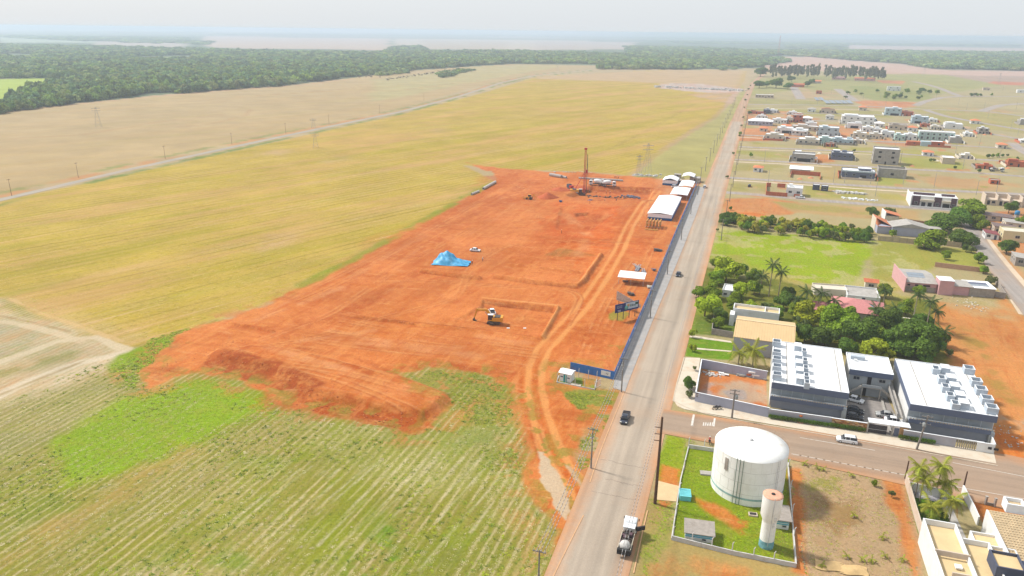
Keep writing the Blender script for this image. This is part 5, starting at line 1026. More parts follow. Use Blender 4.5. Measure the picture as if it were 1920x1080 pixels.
weeds('weeds', [(200,700),(300,630),(370,615),(300,680),(250,730)], 1500, TB+TG, .5, 'bright weeds beside the tip of the dirt bank', 4)
weeds('weeds', [(1240,820),(1290,825),(1285,850),(1480,865),(1490,1055),(1262,1010),(1225,1080),(1560,1100),(1200,1100),(1230,950)], 9000, TG+TB, .28, 'short grass and weeds round the water tank', 5, (5,.44))
weeds('dry_weeds', [(1485,868),(1690,905),(1735,1100),(1500,1100)], 9000, TS+TD+TD+TG[1:2], .3, 'dry brushy weeds over the empty lot', 6, (4,.44))
weeds('weeds', [(1060,735),(1165,740),(1135,790),(1110,850),(1090,880),(1100,800)], 1500, TG, .4, 'weeds between haul road and tarmac', 7, (5,.48)); weeds('weeds', [(760,694),(920,706),(980,800),(985,900),(900,880),(860,760)], 2600, TG, .4, 'weeds in the hollow beside the dirt bank', 8, (6,.48))
weeds('weeds', [(1335,425),(1640,452),(1600,545),(1330,500)], 9000, TB+TS, .3, 'grass of the lime green pasture', 9, (6,.45))

weeds('crop_plants', [(-100,560),(0,400),(500,290),(1000,200),(1300,180),(1180,325),(930,325),(640,490),(520,560),(290,640),(140,622)], 60000, TY, .5, 'yellowing crop plants in drilled lines over the big field', 10, (20,.40), rowaz=50, rowp=2.2, rowj=.4)
def clod_mesh(m, seed):
    r = np.random.default_rng(seed); n = 6; v = [(math.cos(k*1.047)*r.uniform(.4,.6),math.sin(k*1.047)*r.uniform(.4,.6),0) for k in range(n)]+[(math.cos(k*1.047+.4)*.25,math.sin(k*1.047+.4)*.25,r.uniform(.2,.35)) for k in range(n)]
    return MB().add(v,[(k,(k+1)%n,(k+1)%n+n,k+n) for k in range(n)]+[tuple(range(n,2*n))]).mesh('clod', m)
CL = [clod_mesh(mat('clod_pale', alb((214,136,88)), .95, .1), 1), clod_mesh(mat('clod_dark', alb((186,98,56)), .95, .1), 2), clod_mesh(mat('clod_red', alb((210,120,70)), .95, .1), 3), clod_mesh(mat('clod_pale', alb((240,166,112))), 4)]
weeds('clods', [(930,330),(1300,340),(1180,640),(1150,700),(1050,690),(1000,900),(1000,800),(840,750),(800,800),(560,770),(300,690),(520,562),(760,430)], 15000, CL, .26, 'clods and stones strewn over the red earth', 41, (7,.46), soil=True)
# ================================================================ BUILDINGS
M_GLASS = mat('dark_glass', (.03,.035,.045), .15, .2, 3., spec=.6); M_FRAME = mat('window_frame', alb((205,205,205)), .5, .05)
M_VOID = mat('dark_opening', (.035,.03,.03), .9, .2, 2.); M_BRICK = mat('red_brick', alb((208,118,82)), .9, .16, 1.5, bump=.2); M_CONC = mat('raw_concrete', alb((186,180,172)), .9, .14, .8, dirt=tuple(alb((140,128,112)))+(.5,))
M_BEI = mat('beige_render', alb((222,204,184)), .9, .08, .8, dirt=tuple(alb((190,160,130)))+(.4,)); M_CREAM = mat('cream_render', alb((232,222,202)), .85, .06, .8, dirt=tuple(alb((206,180,150)))+(.4,))
M_SLATE = mat('slate_blue_render', alb((112,118,138)), .8, .08, .8); M_DSLATE = mat('dark_slate_render', alb((86,92,112)), .75, .08, .8); M_PBLUE = mat('pale_blue_render', alb((196,214,222)), .8, .06, .8)
M_TEAL = mat('mint_render', alb((196,222,214)), .8, .06, .8); M_ROOFW = mat('white_roof', alb((250,250,250),.8), .7, .03, .6, dirt=tuple(alb((226,222,214)))+(.45,)); M_ROOFG = mat('grey_fibre_roof', alb((190,184,176)), .9, .12, .8, dirt=tuple(alb((140,130,118)))+(.5,))
M_TILE = mat('orange_roof_tiles', alb((226,140,96)), .85, .15, 2.); M_ROOFD = mat('dark_roof', alb((132,112,108)), .9, .15, 1.); M_TAN = mat('tan_sheet_roof', alb((236,202,150)), .6, .04, .5); M_RTAN = mat('tan_roof_screed', alb((232,204,154)), .9, .07, .4, dirt=tuple(alb((204,176,130)))+(.4,))
M_BROWN = mat('brown_cladding', alb((110,84,92)), .8, .1, 1.); M_PINK = mat('pink_render', alb((226,176,178)), .85, .05, .8, dirt=tuple(alb((200,150,140)))+(.3,)); M_GLOTW = mat('weathered_block_wall', alb((176,166,156)), .95, .15, 1.2, dirt=tuple(alb((120,108,96)))+(.6,))
M_PVC = mat('blue_plastic', alb((60,140,190)), .5, .05); M_RED = mat('red_tiles', alb((214,142,138)), .8, .12, 2.); M_LAV = mat('lavender_render', alb((186,188,206)), .8, .05, .8, dirt=tuple(alb((170,160,160)))+(.3,))
M_BRTILE = mat('buff_roof_tiles', alb((214,190,152)), .9, .14, 1.6)
TAZ = math.radians(-21)
_wc = {}
def window(parent, x, y, z, w, h, rz=0., glass=None, frame=True, name='window'):
    """frame ring standing proud of the wall with the pane set back inside it (x,y on the wall face, z the middle)"""
    if not frame:
        return bx('opening', glass or M_VOID, parent, (x,y,z), (w,.06,h), rz)
    k = (round(w,2),round(h,2))
    if k not in _wc:
        t = .09; mb = MB(); mb.b2(-w/2,w/2,-.07,.03,h/2-t,h/2).b2(-w/2,w/2,-.09,.03,-h/2,-h/2+t).b2(-w/2,-w/2+t,-.07,.03,-h/2+t,h/2-t).b2(w/2-t,w/2,-.07,.03,-h/2+t,h/2-t)
        if w > 1.2: mb.b2(-.03,.03,-.05,.03,-h/2+t,h/2-t)
        g = MB().b2(-w/2+t,w/2-t,-.02,.01,-h/2+t,h/2-t); _wc[k] = (mb.mesh('window',M_FRAME), g.mesh('pane',M_GLASS))
    f = link(name, _wc[k][0], parent, (x,y,z), rz); link('pane', _wc[k][1], f); return f
def flat_roof(o, x0, x1, y0, y1, h, wall, roof, par=.5, t=.18, slabz=None):
    bx('roof', roof, o, ((x0+x1)/2,(y0+y1)/2,h-par-.02), (x1-x0-2*t-.02,y1-y0-2*t-.02,.12))
    mb = MB(); mb.b2(x0,x1,y0,y0+t,h-par-.1,h); mb.b2(x0,x1,y1-t,y1,h-par-.1,h); mb.b2(x0,x0+t,y0+t,y1-t,h-par-.1,h); mb.b2(x1-t,x1,y0+t,y1-t,h-par-.1,h); mb.build('parapet', wall, o)
def hip(w, d, h, rise, over=.5, gable=False, along='x'):
    x0,x1,y0,y1 = -over,w+over,-over,d+over; mb = MB()
    if along == 'x': r = 0 if gable else min((y1-y0)/2,(x1-x0)/2-.1); a = (x0+r,(y0+y1)/2,h+rise); b = (x1-r,(y0+y1)/2,h+rise); v = [(x0,y0,h),(x1,y0,h),(x1,y1,h),(x0,y1,h),a,b]; f = [(0,1,5,4),(1,2,5),(2,3,4,5),(3,0,4),(3,2,1,0)]
    else: r = 0 if gable else min((x1-x0)/2,(y1-y0)/2-.1); a = ((x0+x1)/2,y0+r,h+rise); b = ((x0+x1)/2,y1-r,h+rise); v = [(x0,y0,h),(x1,y0,h),(x1,y1,h),(x0,y1,h),a,b]; f = [(0,1,4),(1,2,5,4),(2,3,5),(3,0,4,5),(3,2,1,0)]
    mb.add(v,f); return mb
def zc_at(py): return CH/(math.sin(PITCH)+(py-540)/CF*math.cos(PITCH))
def hash_(s): return sum(ord(c_)*(i_+7) for i_, c_ in enumerate(s))
def house(x0, x1, yb, yt, depth, wall, label, roof='flat', rm=None, nwin=2, floors=1, door=True, cat='house', lower=None, garage=None, void=False, tank=False, az=None, name='house', group=None, par=.5, wz=None, canopy=None, upper=None, sidewin=True, yard=None, extra=True):
    az = TAZ if az is None else az; w = (x1-x0)*zc_at(yb+.1*(x1-x0))/CF/math.cos(az)*.98; h = max(2.6, Hpx(x0,yb,yt)); depth = depth*1.35 if 200 < yb < 345 and depth > 4 else depth; h = min(h, 3.2*floors+1.2+(par if roof == 'flat' else 0)); o = thing(name, label, cat, P(x0,yb)+(0,), az, group)
    rm = rm or M_ROOFW; ht = h if roof != 'flat' else h-.05
    if roof == 'flat': bx('wall', wall, o, (w/2,depth/2,(h-par)/2-.1), (w-.02,depth-.02,h-par), 0); flat_roof(o, 0,w,0,depth,h,wall,rm,par)
    elif roof == 'shed':
        MB().side([(0,0),(w,0),(w,h-.7),(0,h)],0,depth).build('wall', wall, o); MB().add([(-.3,-.4,h+.05),(w+.3,-.4,h-.72),(w+.3,depth+.4,h-.72),(-.3,depth+.4,h+.05),(-.3,-.4,h+.17),(w+.3,-.4,h-.6),(w+.3,depth+.4,h-.6),(-.3,depth+.4,h+.17)],[(3,2,1,0),(4,5,6,7),(0,1,5,4),(1,2,6,5),(2,3,7,6),(3,0,4,7)]).build('roof', rm, o)
    else:
        bx('wall', wall, o, (w/2,depth/2,h/2), (w,depth,h)); gb = roof.startswith('gable'); al = 'y' if roof.endswith('y') else 'x'
        hip(w,depth,h,min(w,depth)*.2,.5,gb,al).build('roof', rm, o)
        if gb:
            rz_ = h+min(w,depth)*.2; MB().add([(.01,0,h),(w-.01,0,h),(w/2,0,rz_-.15),(.01,.2,h),(w-.01,.2,h),(w/2,.2,rz_-.15)] if al=='y' else [(0,.01,h),(0,depth-.01,h),(0,depth/2,rz_-.15),(.2,.01,h),(.2,depth-.01,h),(.2,depth/2,rz_-.15)],[(0,1,2),(5,4,3),(0,3,4,1),(1,4,5,2),(2,5,3,0)]).build('gable', wall, o)
    fh = (h-(par if roof=='flat' else 0))/floors
    if lower: bx('lower_wall', lower, o, (w/2,-.03,min(fh,h*.4)/2), (w+.04,.12,min(fh,h*.4)))
    if upper: bx('fascia', upper, o, (w/2,-.08,h-.45), (w+.05,.2,.8))
    for f in range(floors):
        slots = nwin+(1 if door and f == 0 else 0); sw = w/max(1,slots)
        for k in range(slots):
            xx = sw*(k+.5)
            if garage and f == 0 and garage[0] <= (k+.5)/slots < garage[1]: continue
            if door and f == 0 and k == slots//2: bx('door', M_VOID if void else M_DSLATE, o, (xx,-.05 if not lower else -.1,1.05), (.95,.08,2.1))
            else: window(o, xx, -.05 if not lower else -.1, f*fh+fh*(wz or .55), min(1.8,sw*.55), min(1.3,fh*.42), frame=not void)
        if sidewin and depth > 6:
            for k in range(2): window(o, -.04, depth*(.3+.4*k), f*fh+fh*.58, 1.1, min(1.1,fh*.4), -math.pi/2, frame=not void)
    if garage: a, b = garage; bx('garage_door', M_VOID, o, (w*(a+b)/2,-.06,min(2.4,fh*.7)/2), (w*(b-a)*.9,.1,min(2.4,fh*.7)))
    if canopy: bx('canopy', M_ROOFW, o, (w*canopy[0]+w*(canopy[1]-canopy[0])/2,-1.2,fh*.9), (w*(canopy[1]-canopy[0]),2.4,.25)); [bx('post', wall, o, (w*q,-2.3,fh*.44), (.2,.2,fh*.88)) for q in canopy]
    if tank: bx('water_tank_box', wall, o, (w*tank,depth*.6,h+.3), (w*.22,depth*.3,1.6))
    hs_ = abs(hash_(label)); rs = np.random.default_rng(hs_%9999)
    if 200 < yb < 345 and roof == 'flat' and w > 5 and extra:
        q = rs.uniform(.25,.45); k0 = rs.uniform(.05,.5); bx('upper_block', wall, o, (w*(k0+q/2),depth*.55,h+.5), (round(w*q,1),round(depth*.4,1),1.1)); bx('upper_roof', rm, o, (w*(k0+q/2),depth*.55,h+1.1), (round(w*q+.3,1),round(depth*.4+.3,1),.14))
        k1 = rs.uniform(.3,.8); bx('rear_wing', wall, o, (w*k1,depth+2.4,h*.4), (round(w*.5,1),5.,round(h*.8,1))); bx('rear_roof', M_ROOFG if rs.uniform() < .4 else rm, o, (w*k1,depth+2.4,h*.8+.1), (round(w*.5+.4,1),5.3,.14))
        wm = [M_BRICK, M_CREAM, M_GLOTW, M_WHITE][hs_%4]
        for sx in (-1.6, w+1.6): bx('plot_wall', wm, o, (sx,depth*.5,.9), (.18,round(depth+9,1),1.8))
        bx('plot_wall', wm, o, (w/2,depth*.5+depth/2+4.5,.9), (round(w+3.2,1),.18,1.8))
    if yard:
        m_, hw, dy = yard
        for (xa,ya,xb,yb_) in ((0,-dy,w,-dy),(0,-dy,0,0),(w,-dy,w,0)):
            L = math.hypot(xb-xa,yb_-ya); bx('yard_wall', m_, o, ((xa+xb)/2,(ya+yb_)/2,hw/2), (L+.15,.15,hw), math.atan2(yb_-ya,xb-xa))
    return o
W_=M_WHITE
H_ = [
 (1402,1446,234,226,9,M_LAV,'lavender house with white hipped roof nearest the main road','hip',dict(nwin=6)),
 (1431,1442,213,204,7,M_SLATE,'small grey blue box house behind the lavender hipped house','flat',dict(nwin=1)),
 (1442,1456,211,206,6,W_,'low white annexe right of the grey blue box house','flat',dict(nwin=1)),
 (1405,1430,213,209,5,M_BRICK,'low unfinished brick walls near the main road verge','flat',dict(void=True,rm=M_CONC)),
 (1447,1473,231,223,7,W_,'white flat house joined to the lavender hipped house','flat',dict(nwin=4)),
 (1473,1486,229,219,6,M_CREAM,'small cream house with brick foot behind the big white roof','flat',dict(nwin=1,lower=M_BRICK)),
 (1485,1503,229,213,6,M_BRICK,'two storey brick house under a white slab roof','flat',dict(floors=2,nwin=2,upper=M_WHITE,void=True)),
 (1504,1521,228,221,7,W_,'white house with low white hipped roof right of the brick two storey one','hip',dict(nwin=2)),
 (1509,1529,239,229,6,W_,'white parapet house with an orange brick front','flat',dict(nwin=1,lower=M_BRICK)),
 (1456,1484,249,237,9,W_,'wide white roofed house with a deep dark carport','flat',dict(garage=(.3,.95),nwin=3)),
 (1484,1530,244,235,7,M_BEI,'long beige house behind the white porch house','flat',dict(nwin=4)),
 (1483,1512,253,241,9,W_,'white house with broad porch and green shrubs before it','flat',dict(canopy=(.1,.9),nwin=3,tank=.4)),
 (1534,1569,254,238,9,M_PBLUE,'pale blue two storey house with stacked flat roofs','flat',dict(floors=2,nwin=3,tank=.3)),
 (1434,1466,262,251,8,M_CREAM,'beige house with a low brick front wall near the main road','flat',dict(nwin=2,yard=(M_BRICK,1.6,2.4),tank=.6)),
 (1496,1533,270,260,10,M_CREAM,'cream house with three dark windows behind a grey yard wall','flat',dict(nwin=3,yard=(M_GLOTW,1.9,3.),tank=.7)),
 (1533,1560,268,258,9,M_TEAL,'pale mint house at the left of the joined pair','flat',dict(nwin=2,yard=(M_TEAL,1.8,2.))),
 (1561,1596,270,260,9,M_PBLUE,'pale blue house at the right of the joined pair with grey wall','flat',dict(nwin=3,yard=(M_GLOTW,1.8,2.5),tank=.8)),
 (1577,1634,232,213,14,W_,'largest white two storey house with stepped roofs','flat',dict(floors=2,nwin=5,tank=.25)),
 (1588,1613,240,226,6,W_,'white front wing with dark garage of the largest white house','flat',dict(garage=(.2,.8),nwin=1)),
 (1599,1622,259,245,8,M_CREAM,'plain cream house right of the pale blue houses','flat',dict(nwin=2,door=False)),
 (1617,1635,247,238,8,W_,'small white house behind the plain cream one','flat',dict(nwin=2)),
 (1629,1651,260,250,7,M_CREAM,'cream twin house with shrubs at its door','flat',dict(nwin=3)),
 (1484,1524,302,285,9,M_CONC,'light grey house with two wide dark garage openings','flat',dict(garage=(.2,.85),nwin=3,par=1.2,upper=M_CONC)),
 (1558,1595,298,284,8,M_SLATE,'slate house with four dark windows behind a slate front wall','flat',dict(nwin=4,door=False,yard=(M_SLATE,2.,3.4),tank=.6)),
 (1577,1634,333,316,9,M_SLATE,'blue grey modern house with a red earth yard in front','flat',dict(nwin=3,garage=(.55,.75),yard=(M_BEI,1.3,5.),tank=.7,upper=M_PBLUE)),
 (1635,1679,307,278,10,M_CONC,'tall grey concrete house shell with white roof','flat',dict(extra=False,floors=3,nwin=2,void=True,par=.9)),
 (1645,1693,332,313,9,M_CONC,'pale unfinished blockwork shell with gabled party walls','flat',dict(extra=False,void=True,nwin=1,door=False,par=1.4,rm=M_CONC)),
 (1539,1563,212,204,6,M_BEI,'roofless beige brick ruin beyond the first houses','flat',dict(void=True,rm=M_BRICK,par=1.2)),
 (1659,1687,216,200,9,M_PBLUE,'pale blue two storey house with a dark porch and parked white car','flat',dict(floors=2,nwin=3,garage=(.3,.9))),
 (1688,1710,217,208,7,M_BRICK,'pinkish brick house shell beside the pale blue two storey one','flat',dict(void=True,rm=M_CONC,nwin=2)),
 (1709,1737,231,218,9,M_PBLUE,'white and blue cubic house with big dark front','flat',dict(floors=2,nwin=2,garage=(.15,.6))),
 (1771,1801,241,228,10,W_,'plain white house with stepped parapet walls','flat',dict(nwin=1,door=False,tank=.15)),
 (1666,1699,243,232,8,M_BEI,'rough beige house shell with scaffold props','flat',dict(void=True,nwin=3,rm=M_CONC)),
 (1652,1674,257,246,8,W_,'small white house with two square windows','flat',dict(nwin=2)),
 (1637,1651,248,241,6,W_,'small white block behind the cream twin house','flat',dict(nwin=1)),
 (1677,1694,263,252,8,M_TEAL,'small mint green house before the long terrace','flat',dict(nwin=2)),
 (1695,1716,262,250,8,W_,'white house with wide roof slab beside the mint green one','flat',dict(nwin=2)),
 (1780,1800,268,254,9,M_CONC,'grey white cubic building at the end of the long terrace','flat',dict(nwin=0,door=False)),
 (1834,1851,251,240,8,M_CONC,'lone grey two storey shell on the open lots','flat',dict(floors=2,void=True,nwin=2)),
 (1766,1787,307,295,9,M_BEI,'lone beige cube house with a white roof on the green lot','flat',dict(extra=False,nwin=0,door=False)),
 (1831,1857,316,309,5,M_BRICK,'low orange brick foundation walls beside the truck','flat',dict(void=True,rm=M_BRICK,nwin=2)),
 (1888,1925,312,302,6,M_BRICK,'half built orange brick walls at the right edge','flat',dict(void=True,rm=M_BRICK,nwin=2)),
 (1912,1930,234,224,9,M_CONC,'grey box building at the upper right edge','flat',dict(nwin=0,door=False)),
 (1913,1930,268,262,7,W_,'white house with dark front at the right edge','flat',dict(nwin=1)),
 (1473,1501,367,350,9,W_,'white house with one dark window beside brick yard walls','flat',dict(nwin=2,tank=.25,door=False)),
 (1523,1535,356,346,3,M_DSLATE,'left one of the two small slate huts','flat',dict(nwin=0,door=False,par=.2,extra=False)),
 (1539,1551,358,348,3,M_DSLATE,'right one of the two small slate huts','flat',dict(nwin=1,door=False,par=.2,extra=False)),
 (1523,1539,156,152,9,M_BEI,'far barn with bright orange tiled roof','gable',dict(rm=M_TILE,nwin=1,cat='barn')),
 (1484,1507,163,158,9,M_BRICK,'far low barn with a brown red roof','gable',dict(rm=M_BRICK,nwin=1,cat='barn')),
 (1416,1449,183,177,8,M_BEI,'long low white roofed shed near the far road','flat',dict(void=True,nwin=5,par=.2)),
 (1530,1540,176,170,7,M_BRICK,'tiny lone brick hut beyond the solar shelters','flat',dict(nwin=1,void=True,rm=M_BEI)),
 (1560,1585,149,144,10,M_PINK,'pinkish farm house behind the gum trees, left one','gable',dict(rm=M_PINK,nwin=2)),
 (1602,1640,151,146,10,M_PINK,'long pinkish farm shed behind the gum trees, right one','gable',dict(rm=M_BRICK,nwin=2)),
 (1663,1687,170,162,9,W_,'white two storey house standing alone by the thicket','flat',dict(floors=2,nwin=2)),
 (1843,1855,169,164,8,M_BEI,'small pale house on the far right pasture','flat',dict(nwin=1)),
 (1907,1930,174,167,9,W_,'pale house at the far right edge beyond the streets','flat',dict(nwin=1)),
 (1839,1892,412,402,8,M_BEI,'low house with a long dark roof beside the mango trees','shed',dict(rm=M_ROOFD,nwin=3)),
 (1846,1868,448,436,7,W_,'small white house with maroon roof on the right street','shed',dict(rm=mat('maroon_roof', alb((150,80,84))),nwin=1)),
 (1862,1900,440,424,8,M_BEI,'brown roofed house behind the yellow wall on the right street','shed',dict(rm=M_ROOFD,nwin=2)),
 (1878,1925,452,432,9,mat('pale_yellow_render', alb((232,220,176)), .85, .06),'pale yellow house with flat cream roof at the right edge','flat',dict(rm=M_CREAM,nwin=1,door=False)),
 (1884,1930,428,416,8,M_CREAM,'house with long brown grey roof above the pale yellow one','shed',dict(rm=M_ROOFG,nwin=2)),
 (1902,1935,498,482,8,M_GLOTW,'grey block shed at the right edge beside the street','shed',dict(rm=M_ROOFG,nwin=1)),
]
H_ += [
 (1478,1492,215,209,6,W_,'tiny white house on the second street from the far road','flat',dict(nwin=1)),
 (1514,1528,210,204,6,W_,'small white house below the row of panel shelters','hip',dict(nwin=1,rm=M_ROOFG)),
 (1610,1624,207,201,6,M_CREAM,'cream house just past the panel shelters','hip',dict(nwin=1,rm=M_TILE)),
 (1742,1756,229,223,6,W_,'small white house right of the white and blue cubic one','flat',dict(nwin=1)),
 (1726,1742,238,232,6,M_BRICK,'brick shell behind the mint terrace','flat',dict(nwin=1,void=True,rm=M_CONC)),
 (1820,1836,232,226,6,W_,'small white house under the diagonal street','hip',dict(nwin=1,rm=M_TILE)),
 (1424,1438,246,240,6,M_CREAM,'cream house between the hipped and the brick footed house','hip',dict(nwin=1,rm=M_TILE)),
 (1548,1562,275,269,5,M_BRICK,'low brick shell below the pale blue joined house','flat',dict(nwin=1,void=True,rm=M_CONC)),
 (1730,1748,292,285,6,W_,'white house on the lot left of the beige cube','hip',dict(nwin=1,rm=M_TILE)),
 (1800,1818,297,290,6,M_CREAM,'cream house right of the beige cube','flat',dict(nwin=1)),
 (1856,1872,345,337,6,M_BRICK,'brick shell on the tan lots at the right','flat',dict(nwin=1,void=True,rm=M_CONC)),
 (1412,1428,322,314,6,W_,'small white house on the lot nearest the main road','hip',dict(nwin=1,rm=M_TILE)),
 (1420,1434,222,216,6,W_,'tiny white house between the brick walls and the lavender house','flat',dict(nwin=1)),
 (1530,1545,246,238,7,M_CREAM,'small cream house wedged left of the pale blue two storey one','flat',dict(nwin=1)),
 (1640,1656,238,231,7,W_,'white house right behind the plain cream one','hip',dict(nwin=1)),
 (1466,1480,243,236,6,M_BRICK,'little brick house behind the wide dark carport','gable',dict(nwin=1,rm=M_TILE)),
 (1702,1718,246,239,7,W_,'white house with tiled roof behind the mint green house','hip',dict(nwin=1,rm=M_TILE)),
 (1745,1760,243,236,7,M_CREAM,'cream house behind the middle of the long terrace','flat',dict(nwin=2)),
 (1548,1562,224,217,7,W_,'white house on the lot left of the largest white one','hip',dict(nwin=1,rm=M_ROOFG)),
 (1600,1616,269,262,6,M_BEI,'low beige house right of the pale blue joined house','flat',dict(nwin=1)),
 (1622,1640,228,222,7,M_PBLUE,'small pale blue house right of the largest white one','flat',dict(nwin=2)),
 (1808,1822,256,249,7,W_,'white house alone right of the grey white cubic building','flat',dict(nwin=1)),
 (1870,1886,278,271,7,M_CREAM,'cream house alone on the lots at the right','hip',dict(nwin=1,rm=M_TILE)),
]
for x0,x1,yb,yt,dp,wl,lb,rf,kw in H_: house(x0,x1,yb,yt,dp,wl,lb,rf,**kw)
# long mint terrace with tall windows between pilasters
o = thing('terrace', 'long pale mint two storey terrace with tall dark windows', 'terrace', P(1722,262)+(0,), TAZ); w = (1781-1722)*zc_at(268)/CF/math.cos(TAZ); h = Hpx(1722,262,246)
bx('wall', M_TEAL, o, (w/2,5,h/2-.2), (w,10,h-.4)); flat_roof(o,0,w,0,10,h+.3,M_WHITE,M_ROOFW,.6)
for k in range(6):
    xx = w*(k+.5)/6; window(o, xx, -.05, h*.72, 1.7, 1.5); window(o, xx, -.05, h*.28, 1.7, 2.2)
    bx('pilaster', M_LAV, o, (xx-w/12,-.2,h/2-.3), (.35,.4,h-.6)); 
# brick yard with blue grey centre block in front of it
o = thing('house', 'orange brick house with a blank blue grey middle block', 'house', P(1700,272)+(0,), TAZ); w = 62*zc_at(276)/CF/math.cos(TAZ)
bx('wall', M_BRICK, o, (w*.18,4,1.5), (w*.36,6,3)); bx('wall', M_PBLUE, o, (w*.5,2.,1.9), (w*.27,7,3.8)); bx('wall', M_BRICK, o, (w*.82,4,1.9), (w*.36,6,3.8)); bx('yard_wall', M_BRICK, o, (w*.85,-3,.8), (w*.6,.2,1.6)); bx('yard_wall', M_BRICK, o, (w*.1,-2,.9), (w*.3,.2,1.8)); bx('roof', M_ROOFW, o, (w*.8,4,3.9), (w*.3,5,.15))
window(o, w*.2, .93, 1.6, 1.4, 1.2, frame=False); window(o, w*.85, .93, 1.9, 1.6, 1.3, frame=False)
# brick lot with white roof, brick yards
o = thing('brick_lot', 'orange brick walled plot with a white sheet roof at its back', 'building plot', P(1482,333)+(0,), TAZ); w = 50*zc_at(335)/CF/math.cos(TAZ)
bx('wall', M_BRICK, o, (w/2,13,1.3), (w,.3,2.6)); bx('wall', M_BRICK, o, (0,6.5,.9), (.25,13,1.8)); bx('wall', M_BRICK, o, (w,6.5,.7), (.25,13,1.4)); bx('wall', M_BEI, o, (w*.3,18,1.6), (w*.7,8,3.2)); MB().add([(-1.5,13.5,3.3),(w*.75,13.5,3.3),(w*.75,23,4.1),(-1.5,23,4.1),(-1.5,13.5,3.45),(w*.75,13.5,3.45),(w*.75,23,4.25),(-1.5,23,4.25)],[(3,2,1,0),(4,5,6,7),(0,1,5,4),(1,2,6,5),(2,3,7,6),(3,0,4,7)]).build('roof', M_ROOFW, o)
for nm, px, hh, lb in [('brick_wall',[(1436,366),(1476,369)],2.2,'brick yard wall left of the white house with one window'),('brick_wall',[(1436,366),(1437,348)],2.2,'brick side wall of the yard left of the white house'),('brick_wall',[(1437,350),(1445,350)],2.4,'short piece of brick wall at the back of the yard'),('brick_wall',[(1457,351),(1472,352)],2.4,'brick wall piece behind the yard shrubs'),('brick_wall',[(1488,369),(1500,370)],1.6,'low brick wall before the white house with one window')]:
    wall(nm, lb, px, hh, .2, M_BRICK, seg=3.)
# brown and white row house
o = thing('row_house', 'white row house with brown clad fronts and a tall white side wall', 'house', P(1706,386)+(0,), TAZ); w = 74*zc_at(389)/CF/math.cos(TAZ); h = Hpx(1706,386,366)
bx('wall', M_WHITE, o, (w/2,5.5,(h-.5)/2), (w,11,h-.5)); bx('side_wall', M_WHITE, o, (-.15,8,h/2), (.3,20,h)); flat_roof(o,0,w,0,11,h,M_WHITE,M_ROOFW,.5)
for a, b in ((.03,.2),(.5,.66),(.86,.98)): bx('cladding', M_BROWN, o, (w*(a+b)/2,-.15,h*.55), (w*(b-a),.3,h*.86)); window(o, w*(a+b)/2, -.34, h*.35, 1.5, 1.5)
for a, b in ((.05,.52),(.66,.95)): bx('parapet_panel', M_BROWN, o, (w*(a+b)/2,4,h+.5), (w*(b-a),.3,1.3)); bx('parapet_cap', M_WHITE, o, (w*(a+b)/2,4,h+1.2), (w*(b-a)+.2,.5,.12))
for a in (.28,.42,.74,.8): bx('opening', M_VOID, o, (w*a,-.04,1.3), (1.9,.06,2.4))
bx('canopy', M_CREAM, o, (w*.35,-.8,h*.66), (w*.3,1.6,.9)); bx('canopy', M_CREAM, o, (w*.76,-.8,h*.66), (w*.18,1.6,.9)); bx('front_wall', M_WHITE, o, (w*.5,-3,.5), (w*1.02,.2,.9))
# unfinished beige terrace far right
o = thing('terrace', 'long unfinished beige terrace with open arches', 'terrace', P(1846,384)+(0,), TAZ); w = 95*zc_at(388)/CF; h = 5.4
bx('wall', M_BEI, o, (w/2,5,1.5), (w,9,3.)); 
for k in range(5): bx('party_wall', M_BEI, o, (w*k/4.6,5,h/2), (.4,10,h)); bx('upper_wall', M_BEI, o, (w*(k+.5)/4.6,7,h/2+1.2), (w/5.2,.3,h-2.4)); window(o, w*(k+.3)/4.6, .45, 1.4, 1.3, 2.2, frame=False); window(o, w*(k+.7)/4.6, .45, 1.7, 1.6, 1.2, frame=False)
o = thing('water_tank', 'blue plastic water tank at the right edge among roofs', 'water tank', P(1905,410)+(0,)); MB().lathe([(1.1,0),(1.2,.3),(1.15,1.5),(.7,1.9),(.1,2.)],(0,0,2.2),16).build('tank_body', M_PVC, o); bx('stand', M_CONC, o, (0,0,1.1), (1.6,1.6,2.2))
# grey gabled shed with two orange tiled roofs
o = thing('gabled_shed', 'grey gabled shed with rust stained roof behind the panel wall', 'shed', P(1671,441)+(0,), math.radians(-14)); hip(15,10,4.,1.8,.4,True,'y').build('roof', M_ROOFG, o); bx('wall', M_LAV, o, (7.5,5,2), (15,10,4)); MB().add([(0,0,4),(15,0,4),(7.5,0,5.7),(0,.2,4),(15,.2,4),(7.5,.2,5.7)],[(0,1,2),(5,4,3),(0,3,4,1),(1,4,5,2),(2,5,3,0)]).build('gable', M_LAV, o); bx('lean_to_roof', M_ROOFG, o, (18,7,3.6), (6,9,.15)); [bx('post', M_GLOTW, o, (a,b,1.75), (.2,.2,3.5)) for a,b in ((20.5,3),(20.5,11),(15.4,3))]
o = thing('tiled_house', 'house with steep orange tiled roof left of the gabled shed', 'house', P(1645,438)+(0,), math.radians(-14)); bx('wall', M_LAV, o, (3,7,1.8), (6.5,13,3.6)); MB().add([(-.3,0,3.5),(6.3,0,3.5),(6.3,14,3.5),(-.3,14,3.5),(-.3,5,6.2),(-.3,14,6.2)],[(0,1,2,4),(1,2,5,4),(2,3,5),(0,4,5,3)]).build('roof', M_TILE, o); bx('gable_wall', M_CREAM, o, (-.3,9.5,3.), (.25,9,6.))
